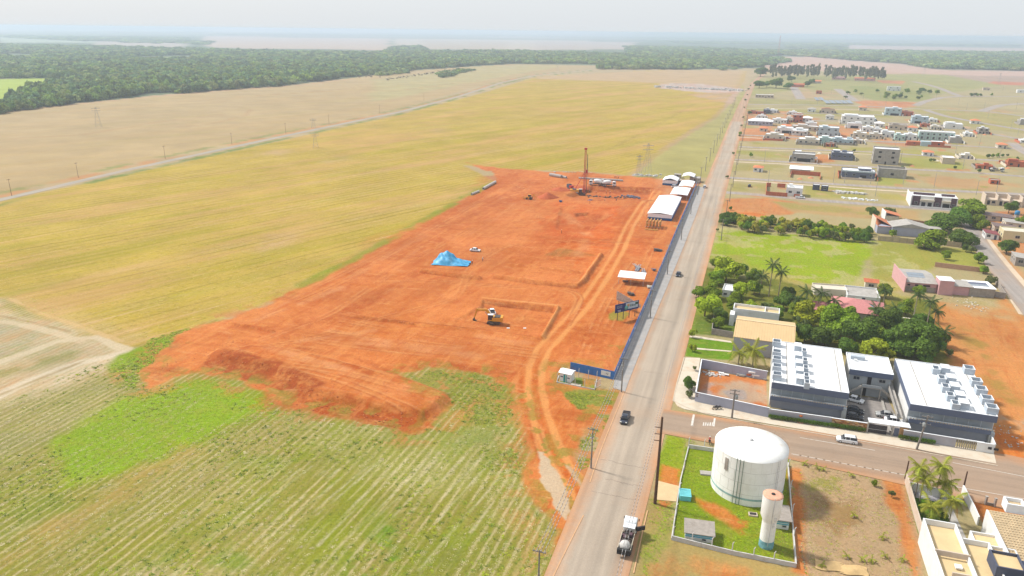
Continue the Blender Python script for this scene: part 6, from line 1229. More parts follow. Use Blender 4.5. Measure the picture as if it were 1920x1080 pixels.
o = thing('tiled_house', 'narrow orange tiled roof between tiled house and gabled shed', 'house', P(1662,418)+(0,), math.radians(-14)); bx('wall', M_CREAM, o, (2,3,1.8), (6,7,3.6)); bx('gable_wall', M_WHITE, o, (-1,4,2.7), (.3,9,5.4)); MB().add([(-1,-1,5.2),(6,-1,3.6),(6,7,3.6),(-1,7,5.2),(-1,-1,5.35),(6,-1,3.75),(6,7,3.75),(-1,7,5.35)],[(3,2,1,0),(4,5,6,7),(0,1,5,4),(1,2,6,5),(2,3,7,6),(3,0,4,7)]).build('roof', M_TILE, o)
M_PANEL = mat('precast_panel', alb((206,186,156)), .9, .14, .7, dirt=tuple(alb((150,126,100)))+(.6,))
wall('panel_wall', 'weathered precast panel wall below the gabled shed', [(1646,451),(1700,456),(1726,459)], 2.2, .14, M_PANEL, seg=3., post=M_GLOTW)
wall('panel_wall', 'short precast panel wall between the mango trees', [(1774,461),(1802,464)], 2.2, .14, M_PANEL, seg=3., post=M_GLOTW)
wall('panel_wall', 'brown panel wall running behind the grey gabled shed', [(1694,418),(1736,424)], 2.2, .14, mat('brown_panel', alb((160,122,92)), .9, .15), seg=3., post=M_GLOTW)
wall('post_fence', 'row of white concrete posts under the orchard', [(1390,424),(1640,449)], .25, .1, M_GLOTW, 'fence', seg=9., post=M_WHITE)
# solar shelters
M_SOL = mat('solar_glass', alb((150,160,170)), .3, .1, 1., spec=.6)
for k in range(7):
    x = (1530+k*9) if k < 2 else (1549+(k-2)*10.5); y = 189.5 if k < 2 else 195.5; o = thing('carport', 'tilted grey panel shelter in the row beside the far street', 'shelter', P(x,y)+(0,), math.radians(-14), 'tilted grey panel shelters'); s = .8 if k < 2 else 1.
    MB().add([(0,0,1.3),(6*s,0,1.3),(3*s,14*s,4),(-3*s,14*s,4),(0,0,1.45),(6*s,0,1.45),(3*s,14*s,4.15),(-3*s,14*s,4.15)],[(3,2,1,0),(4,5,6,7),(0,1,5,4),(1,2,6,5),(2,3,7,6),(3,0,4,7)]).build('panel', M_SOL, o); bx('post', M_DSLATE, o, (1.5*s,7*s,1.3), (.3,.3,2.6))
# ================================================================ APARTMENT BLOCKS
def local(o_loc, az, p): d = np.array(p)-np.array(o_loc[:2]); return (d[0]*math.cos(az)+d[1]*math.sin(az), -d[0]*math.sin(az)+d[1]*math.cos(az))
BAZ = math.radians(-18.7); M_RIM = mat('white_rim', alb((244,246,248),.8), .7, .03); M_SHAFT = mat('shaft_blue_grey', alb((196,206,216)), .7, .06)
M_DBAND = mat('dark_band', alb((108,118,142)), .7, .05, .6); M_LBAND = mat('light_band', alb((184,190,194)), .8, .08, .6, dirt=tuple(alb((150,146,140)))+(.4,))
M_SCREEN = mat('blue_grey_screen', alb((156,164,182)), .7, .06, .8)
def shaft(o, x, y, w, d, z0, h, lid=False):
    if lid: bx('roof_box', M_SHAFT, o, (x+w/2,y+d/2,z0+h/2), (w,d,h)); bx('lid', M_RIM, o, (x+w/2,y+d/2,z0+h+.04), (w+.06,d+.06,.08)); return
    t = .14; mb = MB(); mb.b2(x,x+w,y,y+t,z0,z0+h).b2(x,x+w,y+d-t,y+d,z0,z0+h).b2(x,x+t,y+t,y+d-t,z0,z0+h).b2(x+w-t,x+w,y+t,y+d-t,z0,z0+h); p = mb.build('air_shaft', M_SHAFT, o)
    mb = MB(); z = z0+h; mb.b2(x-.02,x+w+.02,y-.02,y+t,z,z+.06).b2(x-.02,x+w+.02,y+d-t,y+d+.02,z,z+.06).b2(x-.02,x+t,y+t,y+d-t,z,z+.06).b2(x+w-t,x+w+.02,y+t,y+d-t,z,z+.06); mb.build('rim', M_RIM, p)
def block(label, fl, w, d, z, cols, mirror=False):
    loc = P(fl[0],fl[1],z); o = thing('apartment_block', label, 'apartment block', (loc[0],loc[1],0), BAZ)
    bx('wall', M_WHITE, o, (w/2,d/2+.7,(z-.5)/2), (w,d-1.4,z-.5)); flat_roof(o,0,w,0,d,z,M_RIM,M_ROOFW,.3,.14)
    for k in range(3): bx('roof_joint', M_LBAND, o, (w*(.42+.17*k),d/2,z-.255), (.07,d-.6,.02))
    for k in range(2): bx('roof_gutter', M_CONC, o, (w*(.2 if k else .9),d/2,z-.25), (.28,d-.8,.03))
    bx('roof_band', M_DBAND, o, (w/2,-.03,z-.85), (w+.04,.1,1.55)); bx('roof_soffit', M_LBAND, o, (w/2,.75,z-1.5), (w,1.4,.12)); bx('roof_band', M_DBAND if mirror else M_RIM, o, (-.03,d/2,z-.85), (.1,d,1.55))
    bx('upper_wall', M_LBAND, o, (w/2,1.36,4.5), (w-.3,.1,2.5)); bx('walkway_slab', M_LBAND, o, (w/2-.4,.2,3.15), (w-.8,2.2,.2)); bx('walkway_parapet', M_DBAND, o, (w/2-.4,-.85,3.2), (w-.8,.12,1.)); bx('lower_wall', M_LBAND, o, (w/2,1.36,1.6), (w-.3,.1,2.9))
    for k in range(int(w/.55)): bx('baluster', M_BEI, o, (.4+k*.55,-.85,3.85), (.3,.08,.28))
    bx('handrail', M_LBAND, o, (w/2-.4,-.85,4.02), (w-.8,.16,.06))
    for k in range(6): bx('wall_joint', M_RIM, o, (w*(k+1)/7,1.3,4.5), (.05,.04,2.4))
    bx('lower_screen', M_SCREEN, o, (w/2-.3,.2,1.45), (w-1.4,.1,2.5)); bx('end_wall', M_LBAND, o, (w-.5,.3,1.6), (1.,2.,3.1))
    for (px, py, lid, sw, sdp) in cols:
        lx, ly = local(loc, BAZ, P(px,py,z+1.25)); shaft(o, lx, ly, sw, sdp, z-.3, 1.55, lid)
    return o
LA = [(1449,y,False,2.1,2.2) for y in (702,686.7,672.4,659.5,640.4)]+[(1493+(y-694)*.06,y,True,1.7,2.6) for y in (709.2,694.6,680,666,648.6)]+[(1507+(y-694)*.08,y+3,False,1.2,2.2) for y in (715,702,687,673,655)]
bA = block('left white roofed grey apartment block with two rows of roof shafts', (1448,716), 17.1, 27.3, 7., LA)
LB_ = [(a,b,False,2.3,2.5) for a,b in ((1851.7,764.6),(1842.8,747.5),(1832,729.8),(1823,714.2),(1809.5,691))]+[(a,b,True,1.9,2.6) for a,b in ((1801.3,755.7),(1793.8,741),(1784.3,724),(1777.5,708),(1766.6,690))]+[(a-15,b+.5,False,1.6,2.3) for a,b in ((1801.3,757),(1792,741),(1783,725),(1776,709),(1765,691))]
bB = block('right white roofed grey apartment block with two rows of roof shafts', (1708,757), 17.3, 26.4, 7., LB_, True)
bx('side_walkway', M_CONC, bB, (-1.6,13,3.1), (1.3,26,.2)); bx('side_parapet', M_CONC, bB, (-2.25,13,3.6), (.12,26,.9)); bx('ground_kerb', M_CONC, bB, (-3.4,8,.2), (.5,20,.5))
la = P(1595,690,7.); o = thing('annexe', 'small white roofed annexe with twin outside stairs at the back of the court', 'building', (la[0],la[1],0), BAZ); w, d, z = 9.5, 10.5, 7.
bx('wall', M_LBAND, o, (w/2,d/2,3.2), (w,d,6.4)); bx('side_wall', M_WHITE, o, (-.02,d/2,3.2), (.06,d,6.4)); flat_roof(o,-.3,w+.3,-.6,d,z,M_RIM,M_ROOFW,.35,.14); bx('roof_band', M_DBAND, o, (w/2,-.62,z-.75), (w+.62,.08,1.4)); bx('roof_box', M_SHAFT, o, (2.2,7.2,7.1), (3.4,1.2,1.)); bx('air_conditioner', M_WHITE, o, (1.6,5.7,6.95), (.8,.5,.6))
for a in (1.7,7.6): window(o, a, -.05, 4.6, 1.6, 1.0)
bx('door', M_VOID, o, (4.7,-.04,4.2), (.95,.06,2.1)); bx('door', M_VOID, o, (3.9,-.04,1.1), (.95,.06,2.1)); bx('landing', M_CONC, o, (5.2,-.9,3.1), (4.4,1.8,.22)); bx('landing_parapet', M_LBAND, o, (5.2,-1.75,3.5), (4.4,.1,.7)); [bx('post', M_CONC, o, (a,-1.6,1.5), (.25,.25,3.)) for a in (3.2,7.3)]
for sg, x0 in ((-1,3.0),(1,7.4)):
    st = bx('stair_string', M_CONC, o, (x0+sg*1.6,-1.7,1.65), (3.9,.12,.5)); st.rotation_euler = (0, sg*.62, 0); st.location = (x0+sg*1.6,-1.75,2.1)
    for k in range(10): bx('step', M_CONC, o, (x0+sg*(.2+k*.32),-1.15,2.95-k*.29), (.34,1.1,.14))
# the court
slab('courtyard', [(1583,792),(1588,742),(1664,748),(1690,800),(1700,826)], .06, mat('court_paving', alb((158,150,144)), .9, .15, 1.), label='dark paved court between the two apartment blocks')
M_STONE = mat('rust_stone', alb((206,158,104)), .9, .3, 2.5, bump=.4)
FW = [(1440,783),(1558,799.5)]
wall('front_wall', 'light grey street wall before the left apartment block', FW, 2.3, .2, M_WGREY, seg=8., cap=M_RIM)
o = thing('stone_wall', 'rust coloured stone clad wall beside the dark gate', 'wall', P(1558,800)+(0,)); a = np.array(P(1558,799.5)); b = np.array(P(1626,810)); d_ = b-a; L_ = np.linalg.norm(d_); az_ = math.atan2(d_[1],d_[0]); o.rotation_euler.z = az_; bx('wall_core', M_CONC, o, (L_/2,0,1.1), (L_,.2,2.2)); bx('coping', M_RIM, o, (L_/2,0,2.33), (L_+.1,.34,.08))
SCOL = [mat('stone_%s'%n, alb(c), .9, .2, 3.) for n, c in (('ochre',(214,166,108)),('rust',(190,128,80)),('sand',(222,192,148)),('brown',(160,116,84)))]
rs = np.random.default_rng(5); k = 0
for row in range(8):
    x = 0
    while x < L_-.1:
        wd = min(rs.uniform(.35,.8), L_-x); bx('stone', SCOL[rs.integers(4)], o, (round((x+wd/2)*20)/20,-.12-.02*rs.integers(3),.16+row*.28), (round(wd*10)/10,.08,.26)); x += wd+.02; k += 1
o = thing('sliding_gate', 'dark metal sliding gate of the apartment court', 'gate', P(1626,811)+(0,)); a = np.array(P(1626,811)); b = np.array(P(1661,816)); d_ = b-a; L_ = np.linalg.norm(d_); az_ = math.atan2(d_[1],d_[0]); o.rotation_euler.z = az_
M_GATE = mat('dark_gate_metal', (.03,.025,.03), .5, .1); 
for k in range(10): bx('gate_slat', M_GATE, o, (L_/2,0,.2+k*.22), (L_,.05,.19))
bx('gate_rail', M_FRAME, o, (L_/2,-.05,1.1), (L_,.04,.08)); 
o = thing('gate_canopy', 'white slab canopy over the court gate', 'canopy', P(1625,811)+(0,), az_); bx('slab', M_RIM, o, (4.4,.9,2.75), (8.6,2.2,.18)); [bx('post', M_CONC, o, (a_,0,1.35), (.3,.3,2.7)) for a_ in (.0,5.2,8.6)]
bx('gate_door', M_SLATE, o, (6.0,0,1.1), (1.,.08,2.1)); bx('stone_pier', M_STONE, o, (7.5,0,1.25), (1.8,.35,2.5))
wall('front_wall', 'light grey street wall before the right apartment block', [(1692,823),(1790,839)], 2.3, .2, M_WGREY, seg=7., cap=M_RIM)
wall('front_wall', 'white end wall with two meter boxes at the right corner of the block', [(1829,846),(1862,851)], 2.3, .2, M_WHITE, cap=M_RIM)
wall('side_wall', 'white side wall at the right corner of the apartment plot', [(1862,851),(1850,822)], 2.3, .2, M_WHITE, cap=M_RIM)
o = thing('mesh_gate', 'grey mesh vehicle gate of the right apartment block', 'gate', P(1791,839)+(0,), BAZ); 
for k in range(12): bx('gate_bar', M_GLOTW, o, (.3+k*.42,0,1.05), (.2,.06,2.))
bx('lintel', M_RIM, o, (2.6,0,2.25), (5.3,.25,.25)); bx('meter_box', M_VOID, o, (6.4,-.35,1.3), (.7,.12,.55)); bx('meter_box', M_VOID, o, (7.6,-.4,1.3), (.9,.12,.5))
# hedge strips
HM = leaf_cloud('hedge', [(x,0,.35,.45,.8) for x in np.arange(-3,3.1,.35)], 1500, .14, LEAF['dark'], 91)
for k, (a, b) in enumerate([(1458,788),(1482,791.5),(1512,796),(1540,800),(1572,804),(1604,809),(1703,827),(1734,832)]):
    h_ = link('hedge', HM, None, P(a,b)+(.1,), math.radians(-18.5)); h_.scale = (.62,.7,1.6); tag(h_, ['clipped hedge at the left end of the grey street wall','clipped hedge second from the left before the grey street wall','clipped hedge left of the orange wall lamp plant','clipped hedge before the right half of the grey street wall','clipped hedge at the left foot of the stone wall','clipped hedge at the right foot of the stone wall','clipped hedge right of the stone pier','clipped hedge beside the concrete pole of the right block'][k], 'hedge', 'hedges along the apartment street wall')
o = thing('street_shrine', 'small orange disc on a pink planter before the grey wall', 'planter', P(1500,791)+(0,)); MB().lathe([(.9,0),(1.1,.25),(.8,.5),(.2,.6)],(0,0,0),10).build('planter_bowl', mat('pink_pot', alb((224,150,136))), o); MB().lathe([(.05,0),(.45,.05),(.45,.35),(.05,.4)],(0,0,1.5),14).build('disc', mat('orange_disc', alb((244,130,40))), o); MB().tube((0,0,.4),(0,0,1.6), .05, .05, 6).build('stem', M_VOID, o)
# ---- walled corner lot
zone_done = True
M_LOTI = M_LAV
wall('lot_wall', 'pale lavender front wall of the empty corner lot', [(1303,753),(1440,783)], 2.6, .2, M_LOTI, cap=M_RIM, seg=10.); wall('lot_wall', 'pale lavender side wall of the corner lot along the pavement', [(1303,753),(1314,690)], 2.6, .2, M_LOTI, cap=M_RIM, seg=10.); wall('lot_wall', 'pale lavender back wall of the corner lot below the palms', [(1314,690),(1437,713)], 2.6, .2, M_LOTI, cap=M_RIM, seg=10.)
o = thing('wall_sign', 'small dark sign with white squares at the corner of the lot wall', 'sign', P(1304,753)+(0,), math.radians(-20)); bx('sign_board', M_BROWN, o, (.8,-.2,2.), (1.6,.05,1.1)); rs = np.random.default_rng(2)
for k in range(9): bx('mark', M_WHITE, o, (.2+.2*(k%5)*1.4,-.24,1.75+.4*(k//5)), (.16,.02,.22))
for k,(a,b,sx,sy,sz,m_,lb) in enumerate([(1413,707,2.2,1.6,1.8,M_WHITE,'white double crate standing against the back wall of the lot'),(1403,706,1.4,1.0,1.,M_BRICK,'stack of orange bricks beside the white crate'),(1390,705,2.4,1.,.5,M_CONC,'heap of broken concrete slabs at the back wall of the lot'),(1357,703,2.,1.,.5,M_WHITE,'heap of white rubble at the back left of the lot'),(1432,712,1.,1.2,.8,M_ROOFG,'pile of grey boards beside the apartment wall')]):
    o = thing('pallet_stack', lb, 'building material', P(a,b)+(0,), math.radians(-18)); rs = np.random.default_rng(k)
    for q in range(5): bx('piece', m_, o, (rs.uniform(-.3,.3)*sx,rs.uniform(-.3,.3)*sy,sz*(.1+.2*q)), (round(sx*rs.uniform(.5,.9),1),round(sy*rs.uniform(.5,.9),1),round(sz*.2,2)), round(rs.uniform(-.3,.3),1))
# ---- tan roofed shed
ls = P(1375,631,5.); o = thing('warehouse', 'warehouse with tan sheet gable roof beside the green lawn', 'warehouse', (ls[0],ls[1],0), math.radians(-19.5)); w, d = 16.4, 16.6
bx('wall', M_WGREY, o, (w/2,d/2,2.45), (w-.4,d-.4,4.9)); v = [(0,0,5),(w,0,5),(w,d*.55,7.),(0,d*.55,7.),(w,d,5.4),(0,d,5.4)]
for nm, q in (('roof_slope',(0,1,2,3)),('roof_slope',(3,2,4,5))):
    p = [Vector(v[i]) for i in q]; MB().add(p+[x_-Vector((0,0,.12)) for x_ in p],[(0,1,2,3),(7,6,5,4),(0,4,5,1),(1,5,6,2),(2,6,7,3),(3,7,4,0)]).build(nm, M_TAN, o)
mb = MB(); [mb.box((w*k/22,d*.275,6.02), (.05,d*.55,.05)) for k in []]; 
bx('ridge_cap', mat('ridge_tan', alb((246,220,178))), o, (w/2,d*.55,7.05), (w+.1,.5,.1)); MB().add([(.2,.2,4.8),(.2,d-.2,4.8),(.2,d*.55,6.85),(.4,.2,4.8),(.4,d-.2,4.8),(.4,d*.55,6.85)],[(0,2,1),(3,4,5),(0,1,4,3),(1,2,5,4),(2,0,3,5)]).build('gable', M_WGREY, o)
for k in range(23): f = bx('roof_rib', M_TAN, o, (w*(k+.5)/23,d*.275,6.06), (.06,d*.57,.05)); f.rotation_euler = (math.atan2(2.,d*.55),0,0)
o = thing('parapet_building', 'low building with high white parapets behind the tan roof', 'building', P(1372,603)+(0,), math.radians(-19.5)); bx('wall', M_WHITE, o, (7,2.5,1.9), (13.5,4.8,3.8)); flat_roof(o,0,13.8,0,5,4.6,M_WHITE,M_RTAN,.8,.25); bx('wall', M_WHITE, o, (0,-1.5,1.8), (1.4,4,3.6)); bx('parapet', M_WHITE, o, (9.5,2.5,4.2), (.25,4.5,.8))
wall('yard_wall', 'dark stained concrete yard wall left of the tan roofed warehouse', [(1334,627),(1374,634)], 2., .2, M_GLOTW, seg=3.); wall('yard_wall', 'dark stained side wall of the small yard', [(1334,627),(1338,596)], 1.8, .2, M_GLOTW, seg=3.)
slab('footway', [(1291,628),(1374,640),(1373,643),(1290,632)], .05, M_CON, label='pale dirt path along the lawn'); slab('footway', [(1303,652),(1372,658),(1372,660),(1303,655)], .05, M_CON, label='thin pale path across the lawn')
# ---- pool house
o = thing('pool_house', 'house with red hipped roof and solar panels among the trees', 'house', P(1556,596)+(0,), math.radians(-24)); hip(15,13,3.2,2.4,.5).build('roof', M_RED, o); bx('wall', M_CREAM, o, (7.5,6.5,1.6), (14.6,12.6,3.2)); bx('ridge_cap', M_CREAM, o, (7.5,6.5,5.62), (2.,.3,.12))
for k in range(6): p = bx('solar_panel', M_SOL, o, (9.2+(k%3)*1.2,1.6+(k//3)*2.,3.75+(k//3)*.72), (1.1,1.9,.06)); p.rotation_euler = (.34,0,0)
o = thing('tiled_porch', 'low reddish roof mostly hidden under the palms', 'house', P(1500,592)+(0,), math.radians(-20)); hip(13,7,2.9,1.6,.4).build('roof', M_RED, o); bx('wall', M_CREAM, o, (6.5,3.5,1.45), (12.6,6.6,2.9))
house(1526,1586,553,546,6,M_CREAM,'long cream flat building behind the red roof','flat',nwin=0,door=False,rm=M_CREAM,az=math.radians(-12)); house(1587,1643,566,556,11,M_WHITE,'white flat roofed wing right of the red roof','flat',nwin=2,az=math.radians(-18),rm=M_ROOFG)
house(1353,1376,556,549,7,M_WHITE,'small white flat roof among the roadside trees','flat',nwin=1); house(1621,1641,541,534,4,M_CREAM,'tiny brick roofed hut at the pasture corner','gable',nwin=1,door=False,rm=M_BRICK)
o = thing('swimming_pool', 'turquoise swimming pool half hidden among the trees', 'swimming pool', P(1683,607)+(0,), math.radians(-20)); bx('pool_deck', M_CREAM, o, (4,2.5,.1), (11,8,.2)); bx('water', mat('pool_water', alb((90,214,214)), .1, .1, 1., spec=.6), o, (4,2.5,.18), (8,4.6,.1))
# ---- pink house
lp = P(1694,546); o = thing('pink_house', 'pink house with pale sheet roofs and solar panels beside the pasture', 'house', (lp[0],lp[1],0), math.radians(-13)); S = 1.
bx('side_wall', M_PINK, o, (0,8,2.6), (.3,18,5.2)); bx('wall', M_PINK, o, (5.4,8,1.6), (10.6,14,3.2)); bx('lower_wall', M_GLOTW, o, (5.2,.9,.9), (10.3,.2,1.8)); [window(o, a_, .96, 2.3, b_, .6, frame=False) for a_,b_ in ((1.6,.9),(4.2,1.2),(7.4,2.2))]
MB().add([(.1,.5,3.3),(10.8,.5,3.3),(10.8,9,4.6),(.1,9,4.6),(10.8,17,3.5),(.1,17,3.5)],[(0,1,2,3),(3,2,4,5)]).build('roof', M_ROOFG, o); bx('tower', M_PINK, o, (13.2,1.8,2.6), (4.6,5.2,5.2)); bx('tower_rim', M_RIM, o, (13.2,1.8,5.25), (4.8,5.4,.12)); bx('wall', M_PINK, o, (18.5,4,1.6), (7,7,3.2)); bx('roof', M_ROOFG, o, (18.4,4,3.3), (7.4,8,.15)); bx('wall', M_GLOTW, o, (25,4,1.5), (8,7.5,3.)); bx('roof', M_ROOFW, o, (25,4.5,3.2), (8.6,9,.15))
for k in range(6): p = bx('solar_panel', M_SOL, o, (3+(k%3)*1.9,6+(k//3)*2.,4.15+(k//3)*.32), (1.8,1.9,.06)); p.rotation_euler = (.15,0,0)
for k in range(8): bx('solar_panel', M_SLATE if k > 3 else M_SOL, o, (22.6+(k%4)*1.5,3.4+(k//4)*2.2,3.35), (1.4,2.,.06))
wall('yard_wall', 'weathered grey wall before the pink house running to the street', [(1757,543),(1790,546),(1884,560)], 2.1, .2, M_GLOTW, seg=3.); wall('yard_wall', 'weathered grey wall closing the pink house yard at the street', [(1884,560),(1866,532)], 2., .2, M_GLOTW, seg=3.); wall('yard_wall', 'pinkish brown wall at the back of the pink house', [(1752,500),(1852,512)], 1.9, .2, mat('pinkish_wall', alb((214,170,140)), .9, .1), seg=4.)
# ================================================================ WATER COMPOUND
tcx, tcy = P(1399,912); M_TANK = mat('tank_paint', alb((248,248,244),.85), .65, .04, .35, dirt=tuple(alb((216,206,190)))+(.3,)); TR = 6.95
o = thing('water_tank', 'huge white cylindrical water tank on the grass', 'water tank', (tcx,tcy,0)); HT = 9.6
MB().lathe([(TR,0),(TR,HT)], n=96, caps=False).build('shell', M_TANK, o)
MB().lathe([(TR+.04,HT),(TR+.04,HT+.08),(TR*.6,HT+.42),(.05,HT+.62)], n=96).build('roof', mat('tank_roof', alb((252,250,244),.82), .7, .03, .4, dirt=tuple(alb((226,196,156)))+(.5,)), o)
MB().lathe([(TR+.05,1.25),(TR+.05,1.65)], n=96, caps=False).build('stripe', mat('faded_teal', alb((168,204,204)), .8, .25, .8), o)
for z in (2.4,4.8,7.2): MB().lathe([(TR+.012,z),(TR+.012,z+.05)], n=96, caps=False).build('seam', mat('seam_grey', alb((214,212,206)), .8, .1), o)
sv = MB()
for c_ in range(4):
    for k in range(22):
        t = 2*math.pi*(k+.5*(c_%2))/22; sv.box((math.cos(t)*(TR+.01),math.sin(t)*(TR+.01),1.2+c_*2.4), (.03,.05,2.34), t)
tag(sv.build('vertical_seam', mat('seam_faint', alb((240,240,234),.8), .7, .05), o), kind='stuff')
for k, a in enumerate((232,237,242)): t = math.radians(a); MB().tube((math.cos(t)*(TR+.15),math.sin(t)*(TR+.15),0),(math.cos(t)*(TR+.15),math.sin(t)*(TR+.15),HT+.3), .06, .06, 6).build('pipe', mat('green_pipe', alb((120,140,124))), o)
t = math.radians(298); lad = MB(); [lad.tube((math.cos(t+s_)*(TR+.25),math.sin(t+s_)*(TR+.25),.5),(math.cos(t+s_)*(TR+.25),math.sin(t+s_)*(TR+.25),HT+.6), .03, .03, 5) for s_ in (-.03,.03)]; lad.build('ladder_rail', M_FRAME, o)
for k in range(26): z = .8+k*.36; MB().tube((math.cos(t-.03)*(TR+.25),math.sin(t-.03)*(TR+.25),z),(math.cos(t+.03)*(TR+.25),math.sin(t+.03)*(TR+.25),z), .02, .02, 4).build('rung', M_FRAME, o)
t = math.radians(214); bx('level_gauge', M_GLOTW, o, (math.cos(t)*(TR+.06),math.sin(t)*(TR+.06),HT-2.), (.7,.12,2.6), t+math.pi/2); MB().lathe([(.4,0),(.4,.25),(.1,.3)],(0,.6,HT+.6),12).build('roof_vent', M_FRAME, o)
rl = MB(); 
for k in range(14):
    a0 = math.radians(-20+k*9); a1 = a0+math.radians(9); rl.tube((math.cos(a0)*TR,math.sin(a0)*TR,HT+1.),(math.cos(a1)*TR,math.sin(a1)*TR,HT+1.), .025, .025, 4); rl.tube((math.cos(a0)*TR,math.sin(a0)*TR,HT),(math.cos(a0)*TR,math.sin(a0)*TR,HT+1.), .02, .02, 4)
rl.build('guard_rail', mat('rail_rust', alb((196,160,130))), o)
# slender tower
twx, twy = P(1436,1023); HW = Hpx(1436,1026,931); o = thing('water_tower', 'slender white water tower with rusty top and teal foot', 'water tower', (twx,twy,0)); M_TW = mat('tower_paint', alb((244,242,238),.85), .7, .05, .5, dirt=tuple(alb((190,184,176)))+(.5,))
MB().lathe([(1.27,0),(1.27,1.5)], n=40, caps=False).build('teal_foot', mat('worn_teal', alb((130,180,192)), .8, .3, 1.5), o); MB().lathe([(1.25,1.5),(1.22,HW*.5),(1.26,HW*.53),(1.66,HW*.62),(1.7,HW)], n=40, caps=False).build('shaft', M_TW, o)
MB().lathe([(1.73,HW),(1.73,HW+.08),(1.2,HW+.14),(.35,HW+.18)], n=40).build('top_plate', mat('rusty_plate', alb((236,180,150)), .9, .16, 2.), o); MB().lathe([(.32,HW+.16),(.32,HW+.3),(.05,HW+.32)], n=16).build('manhole', M_VOID, o); MB().tube((-.2,-1.15,0),(-.3,-1.9,HW+.5), .06, .06, 6).build('pipe', M_FRAME, o)
for k in range(8): z = HW*.45+k*.32; bx('rung', M_FRAME, o, (.3,-1.75 if z > HW*.6 else -1.3,z), (.5,.05,.05))
M_STR = mat('teal_stripe', alb((90,180,200)), .7, .1)
def hut(fl, az, w, d, h, lb):
    o = thing('pump_house', lb, 'hut', P(*fl)+(0,), az); bx('wall', M_WHITE, o, (w/2,d/2,h/2), (w,d,h)); bx('stripe', M_STR, o, (w/2,-.02,h*.55), (w+.06,.06,.22)); bx('stripe', M_STR, o, (w/2,-.02,h*.75), (w+.06,.06,.22)); r = bx('roof', M_GLOTW, o, (w/2+.1,d/2,h+.12), (w+.7,d+.7,.16)); r.rotation_euler = (.06,0,0); window(o, w*.7, -.05, h*.35, .8, .5); return o
hut((1284,1012), math.radians(-12), 4.7, 3.4, 1.7, 'white pump hut with teal stripes at the front wall of the compound'); hut((1450,990), math.radians(-12), 2.6, 4.0, 2.0, 'smaller white pump hut with teal stripes behind the slender tower')
o = thing('hatch', 'low framed dark hatch on the grass before the tank', 'hatch', P(1405,968)+(0,), math.radians(-10)); bx('frame', M_BEI, o, (.7,.5,.15), (1.6,1.1,.3)); bx('cover', M_VOID, o, (.7,.5,.32), (1.2,.7,.06))
o = thing('valve_box', 'grey concrete valve slab beside the left side of the tank', 'valve box', P(1315,890)+(0,), math.radians(-8)); bx('cover', M_CONC, o, (1,.5,.15), (2.4,1.4,.3)); bx('valve', M_STR, o, (2.3,.5,.4), (.5,.5,.6))
o = thing('cabinet', 'turquoise painted steel cabinet inside the gate', 'cabinet', P(1275,938)+(0,), math.radians(-8)); M_TQ = mat('turquoise_paint', alb((130,222,226)), .6, .06); bx('body', M_TQ, o, (1.,1.2,.5), (2.1,2.6,1.)); bx('lid', M_TQ, o, (1.,1.2,1.04), (2.2,2.7,.08)); [bx('lid_rib', M_STR, o, (1.,.3+k*.45,1.1), (2.,.05,.05)) for k in range(5)]
M_CW = mat('compound_wall', alb((222,218,214)), .85, .08, 1., dirt=tuple(alb((160,140,130)))+(.5,))
def lowwall(label, px, h=.9): return wall('compound_wall', label, px, h, .2, M_CW, seg=6.)
lowwall('low white wall along the front of the water compound', [(1259,1012),(1372,1040),(1492,1064)]); lowwall('low white wall along the right side of the water compound', [(1492,1064),(1482,940),(1477,872)], .7); lowwall('low white wall along the left side of the water compound', [(1259,1012),(1276,900),(1291,838)], .35); lowwall('low white wall at the back of the water compound', [(1291,840),(1345,848)], .9)
for k, (a, b) in enumerate([(1297,1020),(1334,1029),(1372,1038),(1412,1048),(1450,1056),(1262,1008),(1268,965),(1274,925),(1283,880),(1291,838),(1478,880),(1482,920),(1485,965),(1488,1010),(1320,842)]):
    o = thing('fence_post', 'slim white concrete post of the water compound fence', 'fence post', P(a,b)+(0,), 0, 'concrete posts of the water compound'); bx('shaft', M_CW, o, (0,0,1.1), (.14,.14,2.2)); f = bx('tip', M_CW, o, (.1,0,2.3), (.1,.1,.4)); f.rotation_euler = (0,.5,0)
# ================================================================ BIG HOUSE AT THE BOTTOM RIGHT
hx, hy = P(1731,971,5.2); HAZ = math.radians(-17); o = thing('villa', 'white villa with stepped walled roof terraces at the bottom right', 'house', (hx,hy,0), HAZ)
def terrace(x0,x1,y0,y1,h,wm,rm,par=1.,t=.22,cap=True):
    bx('wall', wm, o, ((x0+x1)/2,(y0+y1)/2,(h-par)/2), (x1-x0,y1-y0,h-par)); flat_roof(o,x0-.01,x1+.01,y0-.01,y1+.01,h,wm,rm,par,t)
terrace(0,5.2,-18,0,5.2,M_WHITE,M_RTAN,1.1); terrace(5.25,9.6,-17.9,-3.4,4.8,M_WHITE,M_RTAN,1.0); terrace(7.8,12.6,-3.35,.8,3.8,M_WHITE,M_RTAN,.5); terrace(9.65,13.6,-10,-3.4,4.3,M_WHITE,M_RTAN,.5)
terrace(8.4,12.6,-11.6,-7.2,6.0,M_DSLATE,M_RTAN,.5); terrace(12.9,15.8,-12.2,-8.2,5.6,M_DSLATE,M_RTAN,.4); bx('parapet', M_BEI, o, (2.7,-9.2,5.0), (5.2,.25,1.0)); bx('skylight', M_RIM, o, (3.2,-11.5,4.5), (1.,1.,.3)); window(o, 13.8, -12.3, 3.6, .9, .9); bx('wall', M_BEI, o, (3.,-14.,4.6), (2.6,.25,.9))
